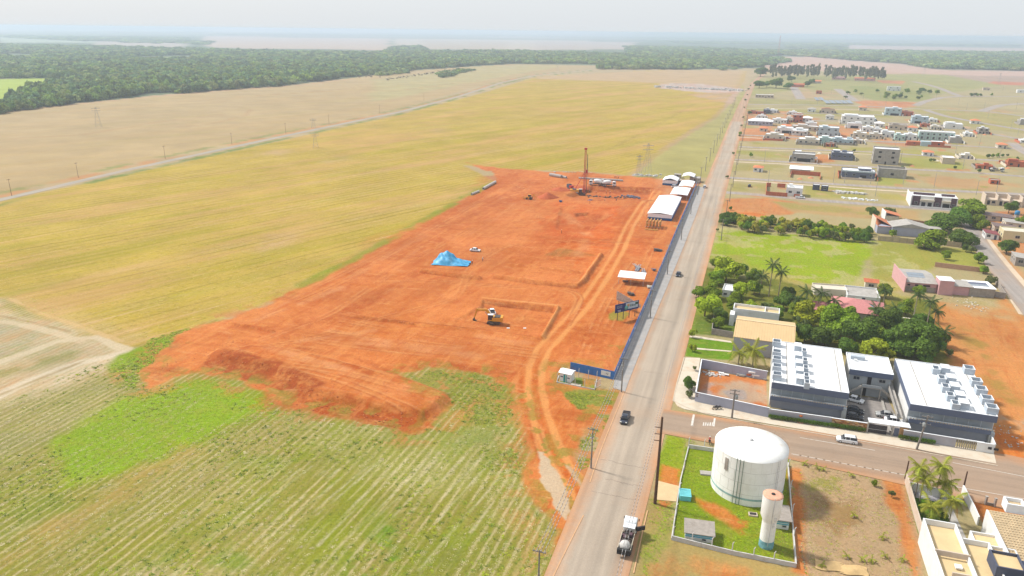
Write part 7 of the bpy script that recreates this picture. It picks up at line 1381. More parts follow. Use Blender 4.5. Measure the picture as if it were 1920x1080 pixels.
hx, hy = P(1852,955,5.); o2 = thing('tiled_villa', 'villa with buff tiled roof and a white roof box at the right edge', 'house', (hx,hy,0), HAZ); bx('wall', M_WHITE, o2, (6,-6.5,1.9), (12,13,3.8)); bx('side_wall', M_WHITE, o2, (0,-6.5,2.4), (.3,13.4,4.8)); bx('parapet', M_WHITE, o2, (3.5,0,4.3), (7,.3,.8)); MB().add([(.2,-13.5,3.9),(16,-13.5,3.9),(16,0,4.9),(.2,0,4.9),(.2,-13.5,3.75),(16,-13.5,3.75),(16,0,4.75),(.2,0,4.75)],[(0,1,2,3),(7,6,5,4),(0,4,5,1),(1,5,6,2),(2,6,7,3),(3,7,4,0)]).build('roof', M_BRTILE, o2)
for r_i in range(20):
    f = bx('tile_row', M_BRTILE, o2, (8.1,-13.3+r_i*.68,3.97+r_i*.0504), (15.6,.12,.12))
for c_i in range(32): f = bx('tile_ridge', M_BRTILE, o2, (.5+c_i*.49,-6.75,4.46), (.12,13.4,.1)); f.rotation_euler = (.074,0,0)
lx, ly = P(1885,960,4.8); l2 = local((hx,hy),HAZ,(lx,ly)); b_ = thing('roof_box', 'white open topped box standing on the buff tiled roof', 'water tank box', (lx,ly,4.75), HAZ); mb = MB(); mb.b2(0,3,0,.25,0,1.8).b2(0,3,2.2,2.45,0,1.8).b2(0,.25,.25,2.2,0,1.8).b2(2.75,3,.25,2.2,0,1.8); mb.build('wall', M_RIM, b_); bx('floor', M_BRTILE, b_, (1.5,1.2,1.1), (2.5,2.,.1))
wall('garden_wall', 'buff side wall of the palm garden along the dry lot', [(1697,905),(1712,960),(1733,1030)], 2.2, .2, M_BEI, seg=5.); wall('garden_wall', 'white front wall of the palm garden at the side road', [(1700,918),(1750,930),(1782,937)], 1.9, .2, M_WHITE, seg=4.); wall('garden_wall', 'white wall along the right side of the palm garden', [(1803,925),(1822,962),(1832,985)], 1.9, .25, M_WHITE, seg=4.)
slab('garden_path', [(1772,948),(1784,950),(1800,985),(1812,1010),(1790,1010),(1780,975)], .07, M_CONC, label='grey garden path between lawn strips'); slab('forecourt', [(1700,920),(1800,930),(1806,945),(1770,944),(1703,930)], .05, M_WGREY, label='light grey forecourt before the palm garden')
wall('low_wall', 'brown low gate wall right of the palm garden', [(1845,945),(1862,948)], .5, .2, M_GLOTW); 
for a, b, lb in [(1847,946,'left brown gate post right of the palm garden'),(1864,950,'right brown gate post right of the palm garden')]: o = thing('gate_post', lb, 'gate post', P(a,b)+(0,)); bx('shaft', M_GLOTW, o, (0,0,.9), (.35,.35,1.8)); bx('cap', M_CONC, o, (0,0,1.84), (.45,.45,.1))
for k,(a,b,lb) in enumerate([(1555,1062,'left folded buff tarpaulin in the dry lot'),(1600,1070,'right folded buff tarpaulin in the dry lot')]):
    rs = np.random.default_rng(k); n = 9; v = []; f = []
    for i in range(n):
        for j in range(n): u, w_ = i/(n-1)-.5, j/(n-1)-.5; v.append((u*4.6+rs.uniform(-.1,.1), w_*2.6+.3*math.sin(u*6), .15+.5*max(0,1-4*(u*u+w_*w_))*rs.uniform(.6,1.)))
    for i in range(n-1):
        for j in range(n-1): f.append((i*n+j,(i+1)*n+j,(i+1)*n+j+1,i*n+j+1))
    t_ = MB().add(v,f,0,True).build('tarpaulin', mat('buff_tarp', alb((222,186,130)), .8, .1)); t_.location = P(a,b)+(0,); t_.rotation_euler.z = -.3; tag(t_, lb, 'tarpaulin')
# ================================================================ THE BUILDING SITE
M_TENT = mat('tent_white', alb((246,246,248),.82), .6, .03, .6); M_SBLUE = mat('tent_blue', alb((30,90,150)), .6, .08); M_YEL = mat('machine_yellow', alb((238,170,40)), .45, .1, 2., spec=.5, dirt=tuple(alb((180,120,60)))+(.4,)); M_TYRE = mat('rubber', (.03,.03,.03), .9, .2)
M_STEEL = mat('dark_steel', alb((96,84,76)), .6, .2, 2.); M_REDM = mat('mast_red_paint', alb((200,60,60)), .5, .12, 2.); M_TIMB = mat('formwork_timber', alb((214,160,84)), .9, .2, 2.); M_SCON = mat('pale_concrete', alb((214,210,204)), .9, .1, 1.); M_LORRY = mat('lorry_white', alb((234,236,236),.8), .4, .04, 1.)
SAZ = RAZ-math.pi/2                              # x along the cross direction, y up the road
def gz(x, y, z=0): return (x, y, ground_z(x, y)+z)
def tent(fl, w, d, h, lb, az=SAZ, blue=True, rise=.8, open_=False, nm='tent'):
    x, y = P(*fl); o = thing(nm, lb, 'tent', (x,y,0), az)
    if not open_: bx('wall', M_TENT, o, (w/2,d/2,h*.5+.3), (w-.1,d-.1,h-.6))
    if blue: bx('skirt', M_SBLUE, o, (w/2,d/2,.6), (w+.1,d+.1,1.2))
    else: [bx('post', M_FRAME, o, (a,b,h/2), (.12,.12,h)) for a in (.1,w-.1) for b in (.1,d/2,d-.1)]
    mb = MB(); n = 8; v = []
    for i in range(n+1): t = i/n; z = h+rise*(1-abs(2*t-1)**1.4); v += [(w*t*1.04-.02*w,-.25,z),(w*t*1.04-.02*w,d+.25,z),(w*t*1.04-.02*w,-.25,z-.12),(w*t*1.04-.02*w,d+.25,z-.12)]
    f = []
    for i in range(n): a = i*4; f += [(a,a+4,a+5,a+1),(a+2,a+3,a+7,a+6),(a,a+2,a+6,a+4),(a+1,a+5,a+7,a+3)]
    mb.add(v,f); mb.build('roof', M_TENT, o); return o
t0x, t0y = P(1216,412)
tent((1214,411), 11.5, 44, 3., 'long white tent with blue skirt beside the hoarding', blue=True, rise=.7)
tent((1256,374), 9, 21, 3., 'lower white canopy right behind the long white tent', blue=False, rise=.3, open_=True); tent((1272,360), 7.5, 17, 3.6, 'second white canopy further up the site', blue=False, rise=.5, open_=True); tent((1278,343), 7, 11, 4., 'farthest white gabled canopy beside the grey shed', blue=False, rise=1., open_=True)
tent((1242,347), 8.5, 11, 3., 'small square white tent with blue skirt near the mixers', rise=1.4)
for k, (a, b, w, d, h, m_, lb) in enumerate([(1299,342,6,6,2.6,M_CONC,'grey site hut at the end of the hoarding'),(1266,345,5,5,2.2,M_DSLATE,'dark container beside the small square tent'),(1270,334,4,3,2.2,M_GLOTW,'dark hut behind the white canopies')]):
    x, y = P(a,b); o = thing('site_hut', lb, 'site hut', (x,y,0), SAZ); bx('body', m_, o, (w/2-2,d/2,h/2), (w,d,h)); bx('roof', M_ROOFG, o, (w/2-2,d/2,h+.08), (w+.4,d+.4,.14)); bx('door', M_VOID, o, (w/2-2,-.03,1.), (.9,.06,2.))
x, y = P(1159,532); o = thing('canopy_shelter', 'flat white canopy on posts over a carpentry bench', 'canopy', (x,y,0), SAZ+math.radians(2)); w, d = 9.0, 6.
r_f = bx('roof', M_TENT, o, (w/2,d/2,2.9), (w+.6,d+.6,.12)); r_f.rotation_euler = (.07,0,0)
[bx('post', M_FRAME, o, (a,b,1.45), (.12,.12,2.9)) for a in (.1,w/2,w-.1) for b in (.1,d-.1)]; bx('bench', M_TIMB, o, (w*.6,d*.3,.8), (3.4,1.,.1)); [bx('bench_leg', M_TIMB, o, (w*.6+a,d*.3,.38), (.1,.8,.76)) for a in (-1.5,1.5)]; bx('bench', M_STEEL, o, (w*.25,d*.4,.5), (2.,1.,.3))
# timber formwork stack
x, y = P(1209,428); o = thing('formwork_frames', 'stack of yellow timber formwork frames before the long tent', 'formwork', (x,y,0), SAZ)
for k in range(5):
    for j in range(3): bx('frame_post', M_TIMB, o, (.5+k*1.5,1+j*2.6,1.7), (.34,.34,3.4)); 
    f = bx('brace', M_TIMB, o, (.5+k*1.5,3.6,2.), (.28,6.2,.28)); f.rotation_euler = (.4,0,0); bx('beam', M_TIMB, o, (.5+k*1.5,3.6,3.3), (.34,6.4,.3)); bx('beam', M_TIMB, o, (.5+k*1.5,3.6,1.2), (.34,6.4,.3))
for j in range(3): bx('rail', M_SCON, o, (3.5,.8+j*2.6,.8+.8*j), (7.4,.1,.1))
for j in range(4): bx('plank', M_TIMB, o, (3.3,-1.2-j*.5,.15+.1*(j%2)), (6,.4,.08))
# billboards
def board(fl, fr, z0, z1, m, lb, nm='billboard', legs=4):
    a = np.array(P(*fl)); b = np.array(P(*fr)); d = b-a; L = np.linalg.norm(d); az = math.atan2(d[1],d[0]); o = thing(nm, lb, 'billboard', (a[0],a[1],0), az)
    bx('panel', m, o, (L/2,0,(z0+z1)/2), (L,.12,z1-z0)); [bx('leg', M_STEEL, o, (L*(k+.5)/legs,.14,(z1+z0)/4+.5), (.18,.14,(z1+z0)/2+1.)) for k in range(legs)]; return o, L
o, L = board((1152,602),(1196,592), 2.6, 5.4, mat('billboard_navy', alb((52,62,120)), .6, .06), 'navy billboard with a coloured picture half facing the road')
M_PIC = mat('poster_pale', alb((206,218,224)), .6, .1); M_PG = mat('poster_green', alb((120,190,176)), .6, .1); M_PD = mat('poster_dark_green', alb((62,92,76)), .6, .2); M_PO = mat('poster_ochre', alb((220,170,110)), .6, .1)
bx('poster', M_PIC, o, (L*.7,-.075,4.2), (L*.52,.03,2.1)); MB().lathe([(.01,0),(.75,.0),(.75,.03),(.01,.03)],n=18).build('poster_blob', M_PG, o).rotation_euler = (math.pi/2,0,0); o.children[-1].location = (L*.47,-.1,3.7); MB().lathe([(.01,0),(.5,0),(.5,.03),(.01,.03)],n=18).build('poster_blob', M_PO, o).rotation_euler = (math.pi/2,0,0); o.children[-1].location = (L*.55,-.12,4.5)
text_part('lettering', 'Elkes', 1.15, M_PD, o, (L*.74,-.13,4.2), (math.pi/2,0,0)); text_part('lettering', 'YES', .8, M_WHITE, o, (L*.17,-.1,3.1), (math.pi/2,0,0)); [bx('text_line', M_PIC, o, (L*.18,-.075,4.1+k*.35), (L*.22,.02,.07)) for k in range(3)]; bx('poster_hill', M_PD, o, (L*.9,-.1,4.6), (L*.12,.02,.8))
M_OLDW = mat('weathered_board', alb((176,156,146)), .95, .2, 2.)
a = np.array(P(1155,574)); b = np.array(P(1200,590)); d = b-a; L = np.linalg.norm(d); o = thing('billboard', 'unpainted back of the second billboard above the navy one', 'billboard', (a[0],a[1],0), math.atan2(d[1],d[0]))
for k in range(9): hh_ = 3.1-.22*k; bx('board', M_OLDW, o, (L*(k+.5)/9,0,2.2+hh_/2), (L/9-.04,.1,hh_)); 
for k in range(4): bx('leg', M_STEEL, o, (L*(k+.4)/4,.14,2.2-.2*k), (.16,.14,4.4-.4*k))
f = bx('rail', M_OLDW, o, (L/2,-.1,3.0), (L,.08,.14))
# scrap: ladders, frames, pallets
for k,(a,b,rz,lb) in enumerate([(1193,510,.9,'long steel ladder frame leaning behind the white canopy'),(1207,512,1.1,'steel trestle frames beside the white canopy'),(1200,505,1.5,'bundle of steel props behind the white canopy')]):
    x, y = P(a,b); o = thing('steel_frames', lb, 'steel frames', (x,y,ground_z(x,y)), SAZ+rz-.9); L = (9,5,6)[k]
    for s_ in (-.45,.45): bx('rail', M_FRAME, o, (s_,L/2,.5), (.1,L,.1))
    for q in range(int(L/.6)): bx('rung', M_FRAME, o, (0,.3+q*.6,.5), (.9,.08,.08))
    bx('base', M_SLATE, o, (0,L*.3,.2), (1.6,L*.4,.3))
for a,b,m_,lb,s_ in [(1226,508,M_SLATE,'grey pallet of blocks near the hoarding',1.3),(1218,540,M_CREAM,'pale sheet lying against the hoarding',1.6),(1232,470,M_STEEL,'dark heap of steel bars beside the hoarding',2.6),(1182,553,M_STEEL,'brown heap of scrap between canopy and billboards',2.2),(1052,379,M_SBLUE,'blue crate left on the red earth',1.5),(1107,370,M_SBLUE,'blue covered machine beside the trench',2.0),(921,603,M_STEEL,'spare bucket lying before the excavator',1.2)]:
    x, y = P(a,b); o = thing('material_heap', lb, 'building material', gz(x,y), SAZ); rs = np.random.default_rng(a)
    for q in range(6): bx('piece', m_, o, (rs.uniform(-.4,.4)*s_,rs.uniform(-.3,.3)*s_,.12+.14*q), (round(s_*rs.uniform(.5,1.1),1),round(s_*rs.uniform(.4,.7),1),.22), round(rs.uniform(-.4,.4),1))
for a,b,lb in [(953,607,'left small white marker plate on the pad floor'),(984,607,'right small white marker plate on the pad floor')]:
    x,y = P(a,b); o = thing('marker_plate', lb, 'marker', gz(x,y)); bx('plate', M_RIM, o, (0,0,.1), (.9,.6,.08)); bx('stake', M_TIMB, o, (0,.2,.05), (.08,.08,.5))
# kiosk
x, y = P(1049,714); o = thing('kiosk', 'small white kiosk with a teal door and white gabled roof', 'kiosk', (x,y,0), azf); w, d, h = 3.1, 2.6, 2.5
bx('wall', M_WHITE, o, (w/2,d/2,h/2), (w,d,h)); hip(w,d,h,.5,.3,True,'x').build('roof', M_TENT, o); bx('door', mat('teal_door', alb((30,170,170))), o, (w*.5,-.04,1.05), (.85,.08,2.1)); bx('lettering_strip', M_SLATE, o, (w*.2,-.03,1.4), (.7,.04,.3)); bx('lettering_strip', M_SLATE, o, (w*.8,-.03,1.3), (.7,.04,.3))
wall('low_wall', 'thin pale kerb wall round the kiosk yard', [(1044,717),(1115,731),(1119,712)], .25, .15, M_CW, seg=4.); wall('low_wall', 'thin pale kerb wall left of the kiosk', [(1044,717),(1048,705)], .25, .15, M_CW)
for a, b in [(1060,719),(1078,723),(1096,727),(1115,731),(1085,707),(1103,710),(1119,712),(1045,716)]: o = thing('fence_post', 'slim white concrete post of the kiosk yard', 'fence post', P(a,b)+(0,), 0, 'concrete posts of the kiosk yard'); bx('shaft', M_CW, o, (0,0,1.15), (.14,.14,2.3)); bx('tip', M_CW, o, (.06,0,2.4), (.1,.1,.3))
x,y = P(1080,722); o = thing('concrete_slab', 'pale slab lying in the kiosk yard', 'slab', (x,y,0), azf); bx('slab', M_CON, o, (0,0,.12), (2.6,1.,.15)); bx('support', M_CONC, o, (0,0,.03), (2.,.5,.1))
x,y = P(1117,728); o = thing('gate', 'open pale bar gate of the kiosk yard', 'gate', (x,y,0), azf+1.3); [bx('gate_bar', M_CW, o, (k*.3,0,1.), (.06,.06,1.8)) for k in range(8)]; [bx('gate_rail', M_CW, o, (1.05,0,z_), (2.2,.06,.08)) for z_ in (.2,1.8)]
# pipes
def pipe_run(px, n, r, lb, L=None, grp='concrete pipes on the site'):
    a = np.array(P(*px[0])); b = np.array(P(*px[1])); d = (b-a)/n; Ln = np.linalg.norm(d); az = math.atan2(d[1],d[0])
    if ('pipe',round(Ln,1),r) not in _bc: _bc[('pipe',round(Ln,1),r)] = MB().lathe([(r,-Ln*.46),(r,Ln*.46),(r*.82,Ln*.46),(r*.82,-Ln*.46),(r,-Ln*.46)], n=14, caps=False).mesh('concrete_pipe', M_SCON)
    for k in range(n):
        c = a+d*(k+.5); o = link('concrete_pipe', _bc[('pipe',round(Ln,1),r)], None, gz(c[0],c[1],r), rot=(math.pi/2,0,az+math.pi/2)); tag(o, lb, 'concrete pipe', lb+' group')
pipe_run([(906,356),(929,343)], 7, .75, 'pale concrete pipe in the long row at the field edge'); pipe_run([(884,366),(898,360)], 4, .6, 'pale concrete pipe in the short row at the field edge')
pipe_run([(1031,330),(1053,334)], 12, 1.0, 'upright looking pipe ring in the row left of the drill rig'); pipe_run([(1054,333),(1062,335)], 4, .7, 'smaller pipe ring nearest the drill rig'); pipe_run([(1085,335),(1168,340)], 26, .55, 'grey pipe ring in the row behind the mixer trucks'); 
# blue tarpaulin over a heap
x, y = P(848,492); n = 44; v = []; f = []; rs = np.random.default_rng(4)
for i in range(n):
    for j in range(n):
        u, w_ = i/(n-1)*2-1, j/(n-1)*2-1; X = u*7.2+.25*math.sin(w_*9)+rs.uniform(-.06,.06); Y = w_*4.4*(1-.2*u)-u*.6; rdg = math.exp(-abs((u+.38)/.46)**3)*3.9+math.exp(-((u-.3)/.55)**2)*1.7; z = rdg*max(0,1-abs(w_)**1.25)*(1+.07*math.sin(u*16+w_*5))+.13*math.sin(w_*14+u*4)*(1 if abs(w_) > .3 else .5)+.16; v.append((X,Y,max(.06,z)))
for i in range(n-1):
    for j in range(n-1): f.append((i*n+j,(i+1)*n+j,(i+1)*n+j+1,i*n+j+1))
t_ = MB().add(v,f,0,True).build('tarpaulin', mat('bright_blue_tarp', alb((62,174,226)), .5, .16, .9, spec=.5, dirt=tuple(alb((170,214,232)))+(.6,))); t_.location = gz(x,y-.4); t_.rotation_euler.z = -.15; tag(t_, 'bright blue tarpaulin thrown over a heap on the red earth', 'tarpaulin')
# earth cones
def cone(a, b, r, h, lb, seed):
    x, y = P(a,b); rs = np.random.default_rng(seed); v = [(0,0,h)]; f = []; n = 28
    for k, q in enumerate((.2,.45,.7,.88,1.)):
        for i in range(n): t = 2*math.pi*i/n; rr__ = r*q*(1+.12*math.sin(3*t+seed)+rs.uniform(-.05,.05)); v.append((math.cos(t)*rr__*1.3,math.sin(t)*rr__,h*(1-q)**1.15+rs.uniform(0,.1)-(.3 if q == 1 else 0)))
    for i in range(n): f.append((0,1+i,1+(i+1)%n)); 
    for k in range(4):
        for i in range(n): f.append((1+k*n+i,1+(k+1)*n+i,1+(k+1)*n+(i+1)%n,1+k*n+(i+1)%n))
    o = MB().add(v,f,0,True).build('earth_heap', mat('heaped_earth', alb((196,98,52)), .95, .2, 1.2, bump=.6)); o.location = gz(x,y,-.05); tag(o, lb, 'earth heap')
cone(1027,371,4.8,3.3,'cone of red earth beside the drill rig',1); cone(1052,356,5,1.8,'low spread of red earth behind the cone',2); cone(1090,352,4,1.5,'red spoil at the foot of the drill rig',5)
# ---- machines
def tracks(o, L, w, g, h, m=None):
    for s_ in (-1,1):
        mb = MB(); n = 10; prof = [(-L/2+h/2+math.cos(math.pi/2+math.pi*i/n)*h/2, h/2+math.sin(math.pi/2+math.pi*i/n)*h/2) for i in range(n+1)]+[(L/2-h/2+math.cos(-math.pi/2+math.pi*i/n)*h/2, h/2+math.sin(-math.pi/2+math.pi*i/n)*h/2) for i in range(n+1)]
        mb.side(prof, s_*g/2-w/2, s_*g/2+w/2); t = mb.build('track', M_STEEL, o)
        for k in range(5): MB().tube((-L/2+.5+k*(L-1)/4,s_*(g/2)-w/2-.04,h*.45),(-L/2+.5+k*(L-1)/4,s_*(g/2)+w/2+.04,h*.45), h*.24, None, 10).build('roller', M_STEEL, t)
def arm(o, nm, pts, w, t, m):
    mb = MB()
    for (a, b, w0, w1) in [(pts[i],pts[i+1],t[i],t[i+1]) for i in range(len(pts)-1)]:
        a = Vector(a); b = Vector(b); d = (b-a).normalized(); nrm = Vector((0,1,0)); u = d.cross(nrm); v = [a-u*w0/2-nrm*w/2,a+u*w0/2-nrm*w/2,a+u*w0/2+nrm*w/2,a-u*w0/2+nrm*w/2,b-u*w1/2-nrm*w/2,b+u*w1/2-nrm*w/2,b+u*w1/2+nrm*w/2,b-u*w1/2+nrm*w/2]; mb.add(v,[(0,1,2,3),(7,6,5,4),(0,4,5,1),(1,5,6,2),(2,6,7,3),(3,7,4,0)])
    return mb.build(nm, m, o)
x, y = P(926,599); o = thing('excavator', 'yellow crawler excavator with white roofed cab and outstretched boom', 'excavator', gz(x,y), math.radians(174))
tracks(o, 4.2, .65, 2.4, .95); bx('undercarriage', M_STEEL, o, (0,0,.75), (2.,1.8,.5)); bx('house', M_YEL, o, (-.9,.1,1.7), (2.6,2.6,1.2)); bx('counterweight', M_YEL, o, (-2.5,0,1.75), (.8,2.7,1.3)); bx('engine_cover', M_STEEL, o, (-1.2,.1,2.4), (1.8,2.2,.25)); c = bx('cab', M_GLASS, o, (.9,.85,2.3), (1.6,1.,1.7)); bx('cab_roof', M_RIM, o, (.9,.85,3.2), (1.75,1.15,.14)); bx('cab_foot', M_YEL, o, (.9,.85,1.35), (1.6,1.02,.3)); bx('turntable', M_STEEL, o, (0,0,1.08), (1.6,1.6,.2))
arm(o,'boom',[(.6,-.2,1.8),(2.2,-.2,4.2),(5.6,-.2,4.2)],.45,[.7,.8,.4],M_YEL); arm(o,'stick',[(5.2,-.2,4.6),(6.2,-.2,1.5)],.36,[.6,.35],M_YEL); arm(o,'bucket',[(6.2,-.2,1.5),(6.5,-.2,.7),(5.7,-.2,.25)],.9,[.3,.7,.5],M_STEEL); MB().tube((1.2,-.2,1.7),(2.8,-.2,3.6),.12,.12,8).build('ram', M_FRAME, o)
x,y = P(923,584); # white pickup behind excavator is made with the vehicles
x, y = P(992,374); o = thing('backhoe', 'small yellow backhoe loader near the earth cone', 'backhoe', gz(x,y), math.radians(160)); bx('body', M_YEL, o, (0,0,1.2), (3.,1.4,.9)); bx('cab', M_GLASS, o, (-.3,0,2.1), (1.4,1.3,1.2)); bx('cab_roof', M_YEL, o, (-.3,0,2.75), (1.6,1.5,.12)); arm(o,'loader_arm',[(1.2,0,1.4),(2.8,0,.8)],1.2,[.25,.2],M_YEL); arm(o,'loader_bucket',[(2.7,0,.9),(3.3,0,.3)],2.,[.8,.3],M_YEL); arm(o,'dig_arm',[(-1.4,0,1.2),(-2.8,0,3.),(-3.6,0,.8)],.3,[.4,.35,.25],M_YEL)
for a_,r_q in ((-1.,.75),(1.2,.5)):
    for s_ in (-.8,.8): MB().tube((a_,s_-.2,r_q),(a_,s_+.2,r_q),r_q,None,16).build('wheel', M_TYRE, o)
x, y = P(1088,358); HR = Hpx(1090,357,271); o = thing('drill_rig', 'tall red piling rig with a slender lattice mast', 'drilling rig', gz(x,y), math.radians(-8))
tracks(o, 6., .9, 3.4, 1.1); bx('house', M_YEL, o, (-2.6,0,2.3), (6.4,3.,1.6)); bx('engine_cover', M_DSLATE, o, (-3.4,0,3.2), (2.,2.6,.4)); bx('deck', M_PBLUE, o, (-3.6,-1.2,1.6), (4.6,.9,.5)); bx('cab', M_GLASS, o, (.2,-1.4,2.6), (1.7,1.1,2.)); bx('cab_roof', M_RIM, o, (.2,-1.4,3.65), (1.9,1.3,.12))
m1 = MB(); [m1.tube((2.2+a_,b_,1.),(2.2+a_,b_,HR), .13,.11,6) for a_ in (-.4,.4) for b_ in (-.4,.4)]; ma = m1.build('mast', M_REDM, o); m2 = MB()
for k in range(int(HR/1.6)): z = 1+k*1.6; s_ = 1 if k%2 else -1; m2.tube((1.8,-.4,z),(2.6,-.4,z+1.6),.06,.06,4); m2.tube((1.8,.4,z+1.6),(2.6,.4,z),.06,.06,4); m2.tube((1.8,-.4*s_,z),(1.8,.4*s_,z+1.6),.06,.06,4); m2.tube((2.6,-.4*s_,z),(2.6,.4*s_,z+1.6),.06,.06,4); m2.box((2.2,0,z),(.8,.8,.1))
m2.build('mast_bracing', M_REDM, ma); bx('crown_block', M_REDM, o, (2.2,0,HR+.2), (1.6,1.2,.9)); MB().tube((3.4,0,.4),(3.4,0,HR*.88),.16,.16,8).build('kelly_bar', M_STEEL, o); bx('rotary_head', M_REDM, o, (3.2,0,HR*.52), (1.,1.2,2.)); MB().tube((4.1,.3,HR*.42),(3.2,.2,HR*.9),.07,.07,6).build('hose', M_TYRE, o); [MB().tube((-3.,s_*1.1,3.),(2.,s_*.4,HR*.5),.15,.12,8).build('back_stay', M_REDM, o) for s_ in (-1,1)]
x, y = P(1070,354); o = thing('service_crane', 'small red and dark service machine left of the drill rig', 'machine', gz(x,y), math.radians(-60)); tracks(o, 3.2,.5,2.,.7); bx('body', M_REDM, o, (.6,0,1.4), (1.8,2.,1.3)); bx('power_pack', M_DSLATE, o, (-1.6,0,1.5), (2.4,2.,1.8)); bx('cab_roof', M_STEEL, o, (-1.6,0,2.5), (2.2,1.8,.2))
# ================================================================ VEHICLES
def loft(prof, hw, m, nm, parent, inset=.07, tumble=0., zt=None):
    """side profile (x,z) swept over the width with rounded flanks; above zt the flanks lean in"""
    ys = [-hw,-hw+inset*.6,-hw*.55,hw*.55,hw-inset*.6,hw]; v = []; n = len(prof); cx = sum(p[0] for p in prof)/n; cz = sum(p[1] for p in prof)/n
    for k, yy in enumerate(ys):
        e = inset if k in (0,5) else 0
        for (px, pz) in prof:
            lean = tumble*max(0,(pz-zt))*(1 if yy < 0 else -1) if zt is not None else 0; v.append((px-e*np.sign(px-cx), yy+lean, pz-e*np.sign(pz-cz)))
    f = [tuple(range(n))[::-1]]+[tuple(5*n+i for i in range(n))]
    for k in range(5):
        for i in range(n): f.append((k*n+i,k*n+(i+1)%n,(k+1)*n+(i+1)%n,(k+1)*n+i))
    me_ = MB().add(v,f); me_.sm = [False,False]+[True]*(len(f)-2); o = me_.build(nm, m, parent)
    return o
_wh = {}
def wheel(o, x, y, r, w=.22):
    k = (round(r,2),round(w,2))
    if k not in _wh: _wh[k] = (MB().lathe([(r*.62,-w/2),(r*.95,-w/2),(r,-w*.3),(r,w*.3),(r*.95,w/2),(r*.62,w/2)], n=20, caps=False).mesh('tyre', M_TYRE), MB().lathe([(r*.6,-w*.4),(r*.62,w*.42),(r*.2,w*.36),(.01,w*.4)], n=14).mesh('rim', M_FRAME))
    p = link('wheel', _wh[k][0], o, (x,y,r), rot=(math.pi/2 if y < 0 else -math.pi/2,0,0)); link('rim', _wh[k][1], p); return p
M_LAMP = mat('lamp_glass', alb((240,240,230),.8), .2, .02); M_TAIL = mat('tail_red', alb((200,30,30)), .3, .02)
def car(px, py, az, paint, label, kind='suv', group=None, loc=None, z=0):
    x, y = loc if loc else P(px,py); o = thing(kind if kind != 'suv' else 'car', label, {'suv':'car','sedan':'car','pickup':'pickup'}[kind], (x,y,z), az, group); L = {'suv':4.4,'sedan':4.4,'pickup':5.1}[kind]; h = L/2; W2 = .9
    zb = {'suv':.98,'sedan':.86,'pickup':1.02}[kind]; body = [(-h,.42),(-h+.05,zb-.08),(-h+.25,zb+.02),(-h*.1,zb+.04),(h*.42,zb),(h-.25,zb-.14),(h-.02,zb-.32),(h,.45),(h-.15,.28),(-h+.15,.28)]
    loft(body, W2, paint, 'body', o, .07)
    if kind == 'suv': g = [(-h+.12,zb),(-h+.38,1.62),(-h+.7,1.68),(.35,1.66),(.6,1.58),(1.25,zb+.0)]; rf = [(-h+.42,1.62),(-h+.7,1.71),(.3,1.70),(.62,1.57),(.5,1.56),(-h+.6,1.58)]
    elif kind == 'sedan': g = [(-h+.55,zb),(-1.05,1.42),(-.75,1.47),(.35,1.45),(.6,1.38),(1.2,zb)]; rf = [(-1.1,1.38),(-.8,1.5),(.3,1.49),(.62,1.36),(.5,1.34),(-.95,1.36)]
    else: g = [(-.35,zb),(-.25,1.6),(-.05,1.7),(1.,1.68),(1.2,1.6),(1.75,zb)]; rf = [(-.3,1.62),(-.1,1.73),(.98,1.72),(1.24,1.58),(1.1,1.56),(-.2,1.57)]
    loft(g, W2-.1, M_GLASS, 'windows', o, .02, .22, zb); loft(rf, W2-.24, paint, 'roof', o, .03)
    for s_ in (-1,1):
        for xx in ((-.55,.35) if kind != 'pickup' else (.45,)): q = bx('pillar', paint, o, (xx,s_*(W2-.185),(zb+1.6)/2-.02), (.09,.06,.66)); q.rotation_euler = (s_*.22,0,0)
        wheel(o, h*.62, s_*(W2-.1), .34); wheel(o, -h*.6, s_*(W2-.1), .34); bx('headlight', M_LAMP, o, (h-.1,s_*.62,zb-.27), (.2,.34,.16)); bx('taillight', M_TAIL, o, (-h+.03,s_*.68,zb-.2), (.1,.26,.24)); bx('mirror', paint, o, (h*.42,s_*(W2+.06),zb+.12), (.12,.2,.14))
    if kind == 'pickup': bx('load_bed', M_VOID, o, (-h*.58,0,zb-.06), (1.9,1.5,.3)); [bx('bed_side', paint, o, (-h*.56,s_*.82,zb+.1), (2.1,.1,.24)) for s_ in (-1,1)]; bx('tailgate', paint, o, (-h+.06,0,zb+.08), (.1,1.6,.26))
    bx('bumper', M_TYRE, o, (h-.02,0,.45), (.12,1.5,.18)); bx('bumper', M_TYRE, o, (-h+.02,0,.45), (.12,1.5,.18)); return o
P_W = mat('car_white', alb((242,243,245),.82), .3, .02, 1., spec=.6); P_B = mat('car_black', (.02,.02,.026), .25, .1, 1., spec=.7); P_S = mat('car_silver', alb((206,206,204)), .3, .03, 1., metal=.3, spec=.6); P_N = mat('car_navy', (.025,.03,.05), .3, .1, 1., spec=.7); P_R = mat('car_red', (.3,.03,.03), .35, .05)
ca = math.radians
def at_(px,py,az,*a,**k): return car(px,py,az,*a,**k)
car(1587,829,BAZ+math.pi+ca(0),P_W,'white hatchback car driving on the side road'); car(1172,788,RAZ+ca(180),P_N,'dark pickup driving down the main road','pickup'); car(1272,517,RAZ+math.pi,P_N,'small dark blue car on the main road beyond the billboard','sedan')
